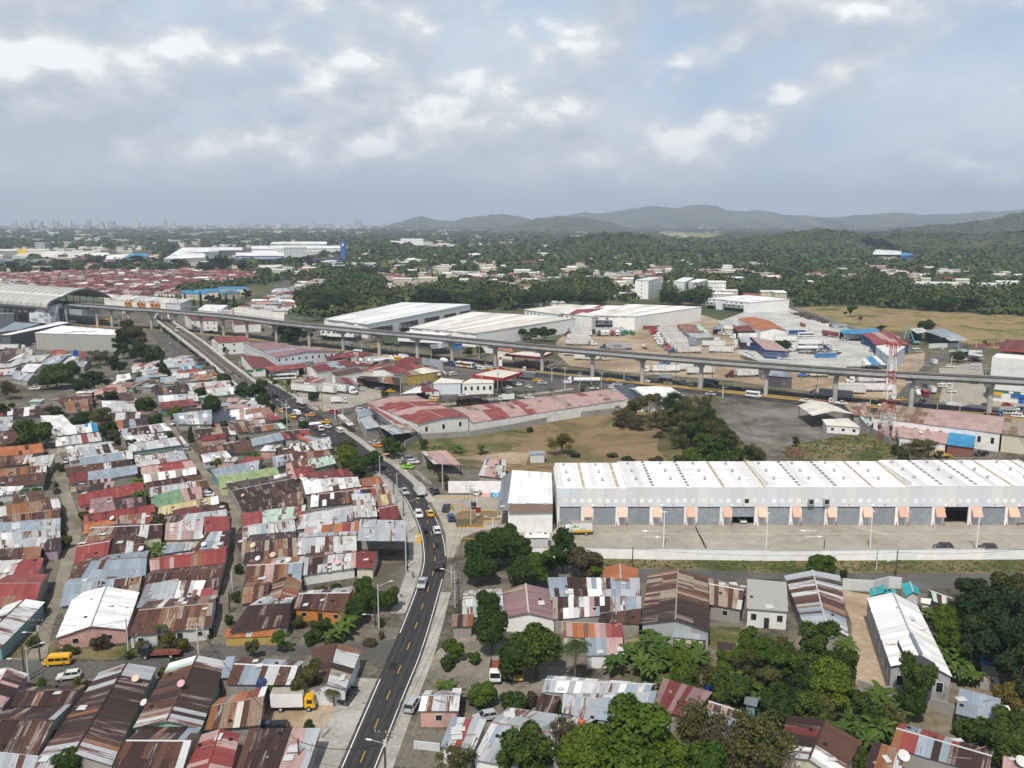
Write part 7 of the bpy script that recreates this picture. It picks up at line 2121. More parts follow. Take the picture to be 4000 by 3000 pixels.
def city():
	rg=random.Random(17)
	mats=[M('city_%d'%i,c,.8,.1,.02)for i,c in enumerate(((.55,.55,.53),(.42,.43,.44),(.60,.56,.50),(.34,.36,.40),(.50,.42,.36)))]
	mbs=[MB()for _ in mats]
	for i in range(700):
		D=rg.uniform(2600,11500)
		a=rg.uniform(-.62,.12)if rg.random()<.8 else rg.uniform(-.62,.62)
		x=a*D
		tall=D>7800 and a<-.12 and rg.random()<.5
		w=rg.uniform(25,48)if tall else rg.uniform(25,90)
		h=rg.uniform(25,72)*(1.25 if a<-.35 else.8)if tall else rg.uniform(6,18)
		dd=rg.uniform(18,40)
		mbs[rg.randrange(5)].box(x-w/2,x+w/2,D,D+dd,0,h)
	for mb,m in zip(mbs,mats):
		tag(mb.obj('distant_city',m),kind='stuff')
	TW=[('A1',300,345,128,225,'taller of two pale twin towers in the western haze'),('A1',346,385,142,225,'shorter of two pale twin towers in the western haze'),('A1',675,705,222,260,'small cream block beside a wider cream slab in the haze'),('A1',708,765,212,262,'wide cream slab block in the western haze'),('A1',833,875,228,262,'squat cream block alone in the western haze'),('A1',175,220,272,302,'cream housing block, westmost of three in a row'),('A1',258,305,272,304,'tan housing block in the middle of three'),('A1',348,395,270,300,'cream housing block, eastmost of three in a row'),('A1',740,800,300,345,'grey and white block beside two slim slabs'),('A1',812,838,290,350,'slim grey slab of a pair'),('A1',838,866,282,350,'slim white slab of a pair'),('A2',856,886,126,190,'grey high tower, western of a joined pair'),('A2',888,916,128,188,'grey high tower, eastern of a joined pair'),('A2',1940,1958,134,178,'slim white tower before the hills, western one'),('A2',1960,1976,134,178,'slim white tower before the hills, eastern one'),('A3',735,778,172,200,'white block alone at the foot of the dark hill'),('A2',496,520,140,180,'faint pointed tower in the central haze')]
	for c,u0,u1,v0,v1,lab in TW:
		p,q=at(c,u0,v1),at(c,u1,v1)
		if p.y>5000 or p.y<0:
			D=9000.0 if c=='A1' or v1>170 and c=='A2' else 6000.0
			p,q=[Vector((at(c,u,420).x/at(c,u,420).y*D,D,0))for u in(u0,u1)]
		h=height_at(c,v0,p.y)
		t=thing('tower_block',lab,'tower block',(p.x,p.y,0))
		w=max(8,q.x-p.x)
		b=MB().box(0,w,0,w*.7,0,h).obj('wall',mats[2]if 'cream' in lab or 'tan' in lab else mats[0],t)
		nf=max(3,int(h/6))
		m=MB()
		for i in range(nf):
			z0=h*(i+.3)/nf
			for k in range(4):
				x0=w*(k+.25)/4
				m.box(x0,x0+w*.12,-.3,-.02,z0,z0+h/nf*.45)
		m.obj('window',GLASS,b)
		MB().box(w*.3,w*.7,w*.2,w*.5,h+.02,h+4).obj('roof_house',mats[1],t)
city()
# HILLS
HTREES=[]
def hill(name,D,pts,mat,depth,seed,base_v=None):
	"""ridge whose skyline passes through the measured points; slopes fall away on both sides"""
	rg=np.random.default_rng(seed)
	sky=sorted(pts)
	xs=np.linspace(sky[0][0],sky[-1][0],160)
	ys=np.interp(xs,[p[0]for p in sky],[p[1]for p in sky])
	rows=9
	vs=[]
	jag=np.cumsum(rg.normal(size=160));jag-=np.linspace(jag[0],jag[-1],160);jag=jag/(np.abs(jag).max()+1e-6)
	for j in range(-rows,rows+1):
		f=j/rows
		for i in range(160):
			H=max(0.0,height_at('P',ys[i],D)-(9 if D<5000 else 0)+jag[i]*0.03*max(4,height_at('P',ys[i],D)))
			X0=(xs[i]-2000)/F_PX*(D/(_cp+(1500-ys[i])/F_PX*_sp))
			prof_=max(0,1-abs(f)**1.35)
			w=1+.18*math.sin(i*.35+j*1.3)*(1-prof_)
			vs.append((X0,D+f*depth*w,H*prof_*(1+.10*math.sin(i*.21+j*2.1)*(j!=0))-1.5*(abs(j)==rows)))
	if D<5000:
		P_=np.array(vs).reshape(2*rows+1,160,3)
		for _ in range(int(1500 if D<3000 else 1900)):
			j,i=rg.uniform(0,rows+1.5),rg.uniform(0,158.9)
			j0,i0=int(j),int(i)
			q=P_[j0,i0]+(P_[j0+1,i0]-P_[j0,i0])*(j-j0)+(P_[j0,i0+1]-P_[j0,i0])*(i-i0)
			if q[2]>3:HTREES.append(q)
	fs=[(a*160+i,a*160+i+1,(a+1)*160+i+1,(a+1)*160+i)for a in range(2*rows)for i in range(159)]
	return tag(link(name,mesh_from(name,vs,fs,mat,None,True)),kind='structure')
HM=GROUND('hill_forest',[(.020,.036,.014),(.040,.056,.020),(.075,.080,.034)],.012,.05)
HM2=GROUND('hill_far',[(.035,.050,.03),(.06,.07,.04),(.09,.09,.055)],.003,.02)
hill('hills',11500,[(2100,862),(2230,840),(2290,829),(2330,836),(2440,822),(2560,806),(2640,814),(2720,803),(2770,802),(2830,820),(2900,830),(2960,822),(3020,836),(3150,846),(3300,852)],HM2,1700,1)
hill('hills',9500,[(1540,872),(1600,858),(1640,845),(1665,848),(1700,858),(1760,866),(1820,852),(1880,844),(1930,840),(1970,836),(2030,848),(2100,862)],HM2,1300,2)
hill('hills',10500,[(3200,852),(3330,844),(3450,833),(3500,830),(3560,838),(3700,836),(3800,830),(3900,826),(4100,815)],HM2,1500,3)
hill('hill',6200,[(1900,905),(2030,872),(2100,852),(2180,844),(2260,846),(2330,856),(2390,872),(2460,893)],HM2,800,4)
hill('hill',4300,[(3520,892),(3700,876),(3800,866),(3900,852),(3960,841),(4010,829),(4150,815),(4300,816),(4400,866)],HM,760,5)
hill('hill',2500,[(2850,930),(3000,914),(3110,898),(3190,885),(3260,887),(3380,902),(3520,922)],HM,240,6)
hill('hill',2200,[(2160,935),(2230,915),(2330,900),(2430,896),(2500,905),(2560,925)],HM,200,7)
hill('hill',2300,[(3400,912),(3600,895),(3800,900),(4000,892),(4200,890),(4400,930)],HM,320,8)
HT=np.array(HTREES);_g=np.random.default_rng(3)
tree_mass('hill_woods',HT[:,0],HT[:,1],_g.uniform(5,10,len(HT))*np.clip(HT[:,1]/2200,1,1.9),_g.uniform(6,11,len(HT))*np.clip(HT[:,1]/2600,.9,1.5),24,.33,6,HT[:,2]-9)
zone('brown_clearing','A3','120,395 300,340 760,335 740,362 300,402',M('bare_soil',(.17,.085,.055),.95,.2,.03),.06)
zone('meadow','A3','1240,300 1300,232 1840,255 1800,300 1500,290',G_STRAW,.06)
zone('far_meadow','A2','530,440 740,425 1050,412 1080,445 800,455',G_STRAW,.06)
HR=poly('A2','-100,905 60,790 180,700 270,640 320,580'),poly('A2','20,920 190,800 290,700 300,640 335,582')
strip('hill_road',resample(smooth_line(HR[0]),30),resample(smooth_line(HR[1]),30),G_ASPO,.06)
# VEHICLES
CARCOL={'white':(.72,.72,.72),'silver':(.42,.44,.46),'grey':(.16,.17,.18),'black':(.014,.014,.016),'dark':(.028,.034,.042),'blue':(.02,.055,.17),'sky':(.04,.19,.42),'yellow':(.72,.40,.01),'red':(.36,.018,.02),'maroon':(.12,.015,.025),'lime':(.26,.60,.02),'olive':(.28,.24,.06),'cream':(.66,.62,.5),'orange':(.7,.26,.02),'green':(.03,.16,.06),'rust':(.24,.075,.05),'steel':(.34,.37,.40),'pale':(.62,.63,.62),'teal':(.03,.2,.24)}
def paint(c):
	return M('paint_'+c,CARCOL[c],.28,.06,.8,.04,spec=.5)
def cargo_mat(c):
	return M('cargo_'+c,CARCOL[c],.6,.10,.5,.08,stain=tuple(v*.72 for v in CARCOL[c]),stain_at=.58)
LAMP=M('headlamp_glass',(.75,.76,.75),.2,.02,spec=.6)
TAIL=M('tail_lamp',(.30,.01,.01),.3)
PARTS={}
def pm(key,fn):
	if key not in PARTS:PARTS[key]=fn()
	return PARTS[key]
def wheel_mesh(r,w):
	def f():
		return MB().tube((0,-w/2,0),(0,w/2,0),r,None,14).mesh('wheel',TYRE)
	return pm(('wheel',r,w),f)
def rim_mesh(r,w):
	return pm(('rim',r,w),lambda:MB().tube((0,-w/2-.012,0),(0,w/2+.012,0),r*.58,None,10).mesh('rim',RIM))
def wheels(t,xs,tw,r,w=.22):
	for x in xs:
		for s in(-1,1):
			o=link('wheel',wheel_mesh(r,w),t,(x,s*(tw/2-w/2),r))
			link('rim',rim_mesh(r,w),o)
def lamps(t,xf,xr,y,zf,zr):
	for s in(-1,1):
		link('headlight',pm('hl',lambda:MB().box(-.06,.03,-.2,.2,-.09,.09).mesh('headlight',LAMP)),t,(xf,s*y,zf))
		link('tail_light',pm('tl',lambda:MB().box(-.03,.06,-.14,.14,-.14,.12).mesh('tail_light',TAIL)),t,(xr,s*y,zr))
def car_shape(body,glass,roof,W,col,key):
	def b():
		mb=MB().profile(body,-W/2,W/2)
		return mb.mesh('body',paint(col),.09)
	def g():
		(x0,z0),(x1,z1),(x2,z2),(x3,z3)=glass
		a,c=W/2-.08,W/2-.24
		return MB().add([(x0,-a,z0),(x1,-a,z1),(x2,-c,z2),(x3,-c,z3),(x0,a,z0),(x1,a,z1),(x2,c,z2),(x3,c,z3)],[(0,1,2,3),(7,6,5,4),(0,4,5,1),(1,5,6,2),(2,6,7,3),(3,7,4,0)]).mesh('windows',GLASS,.04)
	def rf():
		x2,x3,z=roof
		c=W/2-.22
		mb=MB().box(x3,x2,-c,c,z-.03,z+.05)
		a=W/2-.085
		(gx0,gz0),(gx1,gz1),(gx2,gz2),(gx3,gz3)=glass
		for s in(-1,1):
			for(xa,za),(xb,zb)in(((gx1,gz1),(gx2,gz2)),((gx0,gz0),(gx3,gz3)),(((gx0+gx1)/2,gz0),((gx2+gx3)/2,gz2))):
				mb.tube((xa,s*a,za),(xb,s*(c+.01),zb),.055,None,5)
		return mb.mesh('roof_panel',paint(col),.03)
	return pm(('body',key,col),b),pm(('glass',key),g),pm(('roof',key,col),rf)
def vehicle(kind,col,p,rz,label,group=None,cargo=None):
	cat={'sedan':'car','taxi':'taxi','hatch':'car','suv':'car','pickup':'pickup','van':'van','minibus':'minibus','bus':'bus','school_bus':'bus','box_truck':'truck','semi':'truck','trailer':'trailer','tractor':'truck','container':'container','tanker':'truck','mixer':'truck','flatbed':'truck'}[kind]
	nm={'sedan':'car','taxi':'taxi','hatch':'hatchback','suv':'suv','pickup':'pickup_truck','van':'van','minibus':'minibus','bus':'city_bus','school_bus':'school_bus','box_truck':'box_truck','semi':'semi_truck','trailer':'semi_trailer','tractor':'tractor_unit','container':'shipping_container','tanker':'tanker_truck','mixer':'cement_mixer','flatbed':'flatbed_truck'}[kind]
	t=thing(nm,label,cat,(p.x,p.y,p.z+.09 if p.z>0 else.09),rz,group)
	if kind in('sedan','taxi','hatch','suv','pickup'):
		if kind in('sedan','taxi'):
			W,r=1.78,.32
			body=[(-2.2,.32),(2.2,.32),(2.25,.62),(2.05,.74),(.95,.92),(-1.5,.97),(-2.1,.93),(-2.25,.7)]
			glass=[(-1.75,.90),(1.05,.88),(.30,1.40),(-1.05,1.42)];roof=(.34,-1.08,1.40)
		elif kind=='hatch':
			W,r=1.76,.32
			body=[(-1.95,.32),(2.0,.32),(2.05,.64),(1.8,.80),(.85,.98),(-1.8,1.02),(-2.0,.9)]
			glass=[(-1.85,.96),(1.0,.92),(.35,1.46),(-1.45,1.46)];roof=(.4,-1.5,1.45)
		elif kind=='suv':
			W,r=1.9,.38
			body=[(-2.25,.40),(2.25,.40),(2.3,.78),(2.05,.98),(.95,1.10),(-2.1,1.12),(-2.3,1.0)]
			glass=[(-2.15,1.06),(1.15,1.04),(.45,1.66),(-1.75,1.66)];roof=(.5,-1.85,1.66)
		else:
			W,r=1.88,.38
			body=[(-2.6,.42),(2.5,.42),(2.55,.80),(2.3,.98),(1.25,1.08),(-.72,1.08),(-.74,.72),(-2.5,.72),(-2.52,1.06),(-2.6,1.06)]
			glass=[(-.75,1.04),(1.4,1.02),(.75,1.66),(-.55,1.68)];roof=(.8,-.62,1.67)
		b,g_,rf=car_shape(body,glass,roof,W,col,kind)
		link('body',b,t);link('windows',g_,t);link('roof_panel',rf,t)
		if kind=='pickup':
			for s in(-1,1):
				link('bed_side',pm(('bed',col),lambda:MB().box(-2.58,-.74,-.05,.05,.70,1.08).mesh('bed_side',paint(col))),t,(0,s*(W/2-.06),0))
		if kind=='taxi':
			link('roof_sign',pm('taxisign',lambda:MB().box(-.12,.12,-.28,.28,0,.14).mesh('roof_sign',WHITEP)),t,(-.3,0,1.45))
		L=body[1][0]
		wheels(t,(L-.85,-L+.85 if kind!='pickup' else-1.75),W,r)
		lamps(t,L,-L-.0 if kind!='pickup' else-2.6,W/2-.28,.68 if kind!='suv' else.84,.8 if kind not in('suv','pickup')else.95)
	elif kind in('van','minibus'):
		L,W,H=(4.7,1.75,2.0)if kind=='van' else(7.0,2.1,2.75)
		h=L/2
		prof=[(-h,.38),(h,.38),(h+.02,.95),(h-.25,1.12 if kind=='van' else 1.4),(h-.95 if kind=='van' else h-.5,H-.06),(h-1.4,H),(-h+.15,H),(-h,H-.15)]
		link('body',pm(('vb',kind,col),lambda:MB().profile(prof,-W/2,W/2).mesh('body',paint(col),.10)),t)
		z0,z1=(1.12,1.66)if kind=='van' else(1.35,2.2)
		def sidew():
			mb=MB()
			n=3 if kind=='van' else 5
			for i in range(n):
				a=-h+.25+(L-1.2)*i/n
				for s in(-1,1):
					y=s*(W/2+.012)
					mb.box(a,a+(L-1.2)/n-.12,min(y,y-s*.03),max(y,y-s*.03),z0,z1)
			return mb.mesh('side_windows',GLASS)
		link('side_windows',pm(('vw',kind),sidew),t)
		def wind():
			xa,za,xb,zb=(h-.28,1.16,h-.9,H-.22)if kind=='van' else(h-.24,1.45,h-.52,H-.2)
			return MB().add([(xa+.03,-W/2+.12,za),(xa+.03,W/2-.12,za),(xb+.03,W/2-.2,zb),(xb+.03,-W/2+.2,zb),(xa-.1,-W/2+.12,za),(xa-.1,W/2-.12,za),(xb-.1,W/2-.2,zb),(xb-.1,-W/2+.2,zb)],[(0,1,2,3),(7,6,5,4),(0,4,5,1),(1,5,6,2),(2,6,7,3),(3,7,4,0)]).mesh('windscreen',GLASS)
		link('windscreen',pm(('vs',kind),wind),t)
		link('rear_window',pm(('vr',kind),lambda:MB().box(-h-.015,-h+.02,-W/2+.2,W/2-.2,z0,z1).mesh('rear_window',GLASS)),t)
		wheels(t,(h-.95,-h+1.0),W,.34 if kind=='van' else.42)
		lamps(t,h+.02,-h,W/2-.25,.8,.95)
	elif kind in('bus','school_bus'):
		L,W,H=(11.5,2.5,3.1)if kind=='bus' else(9.5,2.4,2.9)
		h=L/2
		if kind=='bus':prof=[(-h,.4),(h,.4),(h+.05,1.2),(h-.15,H-.1),(h-.4,H),(-h+.2,H),(-h,H-.2)]
		else:prof=[(-h,.55),(h,.55),(h,1.25),(h-.2,1.45),(h-1.4,1.55),(h-1.55,H-.1),(h-1.8,H),(-h+.2,H),(-h,H-.2)]
		link('body',pm(('bb',kind,col),lambda:MB().profile(prof,-W/2,W/2).mesh('body',paint(col),.10)),t)
		def bw():
			mb=MB();n=8
			x1=h-(.5 if kind=='bus' else 1.8)
			for i in range(n):
				a=-h+.3+(x1+h-.3)*i/n
				for s in(-1,1):
					y=s*(W/2+.012)
					mb.box(a,a+(x1+h-.3)/n-(.05 if kind=='bus' else.16),min(y,y-s*.03),max(y,y-s*.03),1.35 if kind=='bus' else 1.75,2.45)
			return mb.mesh('side_windows',GLASS)
		link('side_windows',pm(('bw',kind),bw),t)
		link('windscreen',pm(('bs',kind),lambda:MB().box(*((h-.06,h+.06)if kind=='bus' else(h-1.62,h-1.50)),-W/2+.15,W/2-.15,1.4 if kind=='bus' else 1.7,2.7).mesh('windscreen',GLASS)),t)
		if cargo:
			link('swoosh',pm('bussw',lambda:MB().box(-.6,2.2,-W/2-.02,W/2+.02,.45,1.34).box(-2.4,-.4,-W/2-.02,W/2+.02,2.5,H+.012).mesh('swoosh',paint('orange'))),t)
		wheels(t,(h-2.4,-h+2.6),W,.48,.3)
		lamps(t,h,-h,W/2-.3,.9,1.2)
	elif kind in('box_truck','flatbed'):
		L,W,H=7.2,2.25,3.25
		h=L/2
		def cab():return MB().profile([(h-1.75,.55),(h,.55),(h+.03,1.2),(h-.28,2.25),(h-.45,2.35),(h-1.75,2.4)],-W/2+.12,W/2-.12).mesh('cab',paint(col),.10)
		link('cab',pm(('cab',col),cab),t)
		link('windscreen',pm('bxs',lambda:MB().add([(h+.02,-.9,1.35),(h+.02,.9,1.35),(h-.23,.85,2.15),(h-.23,-.85,2.15),(h-.2,-.9,1.35),(h-.2,.9,1.35),(h-.4,.85,2.15),(h-.4,-.85,2.15)],[(0,1,2,3),(7,6,5,4),(0,4,5,1),(1,5,6,2),(2,6,7,3),(3,7,4,0)]).mesh('windscreen',GLASS)),t)
		link('side_windows',pm('bxw',lambda:MB().box(h-1.25,h-.4,-W/2+.10,W/2-.10,1.4,2.05).mesh('side_windows',GLASS)),t)
		link('chassis',pm('bxc',lambda:MB().box(-h,h-.2,-.5,.5,.45,.8).mesh('chassis',DARK)),t)
		if kind=='box_truck':
			cc=cargo or 'white'
			link('cargo_box',pm(('bxb',cc),lambda:MB().box(-h,h-1.9,-W/2,W/2,.85,H).mesh('cargo_box',cargo_mat(cc),.03)),t)
			link('rear_door',pm(('bxd',cc),lambda:MB().box(-h-.03,-h-.001,-W/2+.1,W/2-.1,.95,H-.12).box(-h-.05,-h-.03,-.02,.02,.95,H-.12).mesh('rear_door',cargo_mat('pale'))),t)
			link('roof_skin',pm('bxr',lambda:MB().box(-h+.04,h-1.94,-W/2+.04,W/2-.04,H,H+.03).mesh('roof_skin',M('dusty_roof',(.34,.31,.26),.9,.15,.6))),t)
		else:
			link('flat_deck',pm('fbd',lambda:MB().box(-h,h-1.9,-W/2,W/2,.85,1.0).mesh('flat_deck',cargo_mat('rust'))),t)
			if cargo:
				def rack():
					mb=MB()
					for x in(-h+.05,-h+1.8,h-1.95):
						for s in(-1,1):mb.tube((x,s*(W/2-.05),1.0),(x,s*(W/2-.05),2.0),.05,None,5)
					for s in(-1,1):
						for z in(1.35,1.7,2.0):mb.tube((-h,s*(W/2-.05),z),(h-1.9,s*(W/2-.05),z),.04,None,5)
					return mb.mesh('side_rack',DARK)
				link('side_rack',pm('fbr',rack),t)
		wheels(t,(h-1.0,-h+1.6),W,.45,.28)
		lamps(t,h+.03,-h,W/2-.4,.85,.7)
	else:
		TL=14.6 if kind in('semi','trailer')else 12.2
		if kind in('semi','tractor','tanker','mixer'):
			xo={'semi':6.2,'tractor':-1.0,'tanker':4.8,'mixer':1.2}[kind]
			def trac():
				return MB().profile([(0,.7),(3.9,.7),(4.0,1.35),(3.6,1.65),(2.35,1.85),(1.75,2.75),(.9,3.55),(.1,3.75),(0,3.75)],-1.15,1.15).mesh('cab',paint(col),.14)
			def trac_low():
				return MB().profile([(.4,.7),(3.9,.7),(4.0,1.35),(3.6,1.65),(2.35,1.85),(1.85,2.6),(.5,2.7),(.4,2.6)],-1.1,1.1).mesh('cab',paint(col),.12)
			link('cab',pm(('trac',kind=='mixer',col),trac_low if kind=='mixer' else trac),t,(xo,0,0))
			link('windscreen',pm('trs',lambda:MB().add([(2.38,-1.0,1.92),(2.38,1.0,1.92),(1.92,.95,2.6),(1.92,-.95,2.6),(2.2,-1.0,1.88),(2.2,1.0,1.88),(1.7,.95,2.6),(1.7,-.95,2.6)],[(0,1,2,3),(7,6,5,4),(0,4,5,1),(1,5,6,2),(2,6,7,3),(3,7,4,0)]).mesh('windscreen',GLASS)),t,(xo+.08,0,0))
			link('side_windows',pm('trw',lambda:MB().box(1.15,1.95,-1.17,1.17,1.75,2.35).mesh('side_windows',GLASS)),t,(xo,0,0))
			link('grille',pm('trg',lambda:MB().box(3.96,4.03,-.55,.55,.8,1.45).mesh('grille',DARK)),t,(xo,0,0))
			link('frame_rail',pm(('trf',kind),lambda:MB().box(-2.8 if kind!='mixer' else-5.6,1,-.5,.5,.65,.95).mesh('frame_rail',DARK)),t,(xo,0,0))
			wheels(t,(xo+2.95,xo-.9,xo-2.2)if kind!='mixer' else(xo+2.95,xo-2.6,xo-3.9),2.4,.5,.32)
			lamps(t,xo+3.98,xo-2.8 if kind=='tractor' else xo-20,.85,1.1,-9)if kind=='tractor' else[link('headlight',pm('hl',None),t,(xo+3.98,s*.85,1.1))for s in(-1,1)]
		if kind in('semi','trailer','container'):
			cc=cargo or col
			x0={'semi':-10.2,'trailer':-TL/2,'container':-TL/2}[kind]
			zb,zt=(1.15,4.05)if kind!='container' else(.05,2.75)
			def tbox():
				return MB().box(0,TL,-1.27,1.27,zb,zt).mesh('cargo_box',cargo_mat(cc),.03)
			bx=link('cargo_box',pm(('tb',kind,cc),tbox),t,(x0,0,0))
			def ribs():
				mb=MB()
				n=24 if kind!='container' else 30
				for i in range(n):
					x=TL*(i+.5)/n
					for s in(-1,1):mb.box(x-.05,x+.05,min(s*1.27,s*1.30),max(s*1.27,s*1.30),zb+.1,zt-.1)
				return mb.mesh('side_ribs',cargo_mat(cc))
			link('side_ribs',pm(('tr',kind,cc),ribs),bx)
			link('roof_skin',pm(('trr',kind),lambda:MB().box(.05,TL-.05,-1.22,1.22,zt,zt+.04).mesh('roof_skin',M('trailer_roof',(.36,.345,.31),.9,.18,.4))),t,(x0,0,0))
			link('rear_door',pm(('trd',cc,kind),lambda:MB().box(-.03,0,-1.2,-.02,zb+.1,zt-.1).box(-.03,0,.02,1.2,zb+.1,zt-.1).mesh('rear_door',cargo_mat(cc))),t,(x0,0,0))
			if kind!='container':
				link('under_frame',pm('tru',lambda:MB().box(.2,4.2,-.6,.6,.6,1.14).box(10.2,10.4,-.9,-.7,.05,1.14).box(10.2,10.4,.7,.9,.05,1.14).mesh('under_frame',DARK)),t,(x0,0,0))
				wheels(t,(x0+1.4,x0+2.7),2.45,.5,.4)
		if kind=='tanker':
			tk=MB().tube((-9.5,0,2.2),(3.6,0,2.35),1.05,1.05,18).mesh('tank',paint('white'),0,False)
			link('tank',tk,t);link('under_frame',MB().box(-9.5,3.5,-.5,.5,.7,1.2).mesh('under_frame',DARK),t)
			wheels(t,(-8.2,-6.9),2.45,.5,.4)
		if kind=='mixer':
			link('drum',MB().tube((-4.6,0,2.9),(-3.2,0,2.75),.65,1.25,16).tube((-3.2,0,2.75),(-.9,0,2.45),1.25,1.25,16).tube((-.9,0,2.45),(.6,0,2.3),1.25,.7,16).mesh('drum',cargo_mat('white')),t)
	return t
ROADLINE=RC
def heading(code,p):
	if code in 'RrVvUu':
		ln={'R':RC,'V':VG,'U':UL}[code.upper()]
		j=min(range(1,len(ln)-1),key=lambda k:(ln[k].xy-p.xy).length)
		d=ln[j+1]-ln[j-1]
		a=math.atan2(d.y,d.x)
		return a+(math.pi if code.islower()else 0)
	return R(float(code))
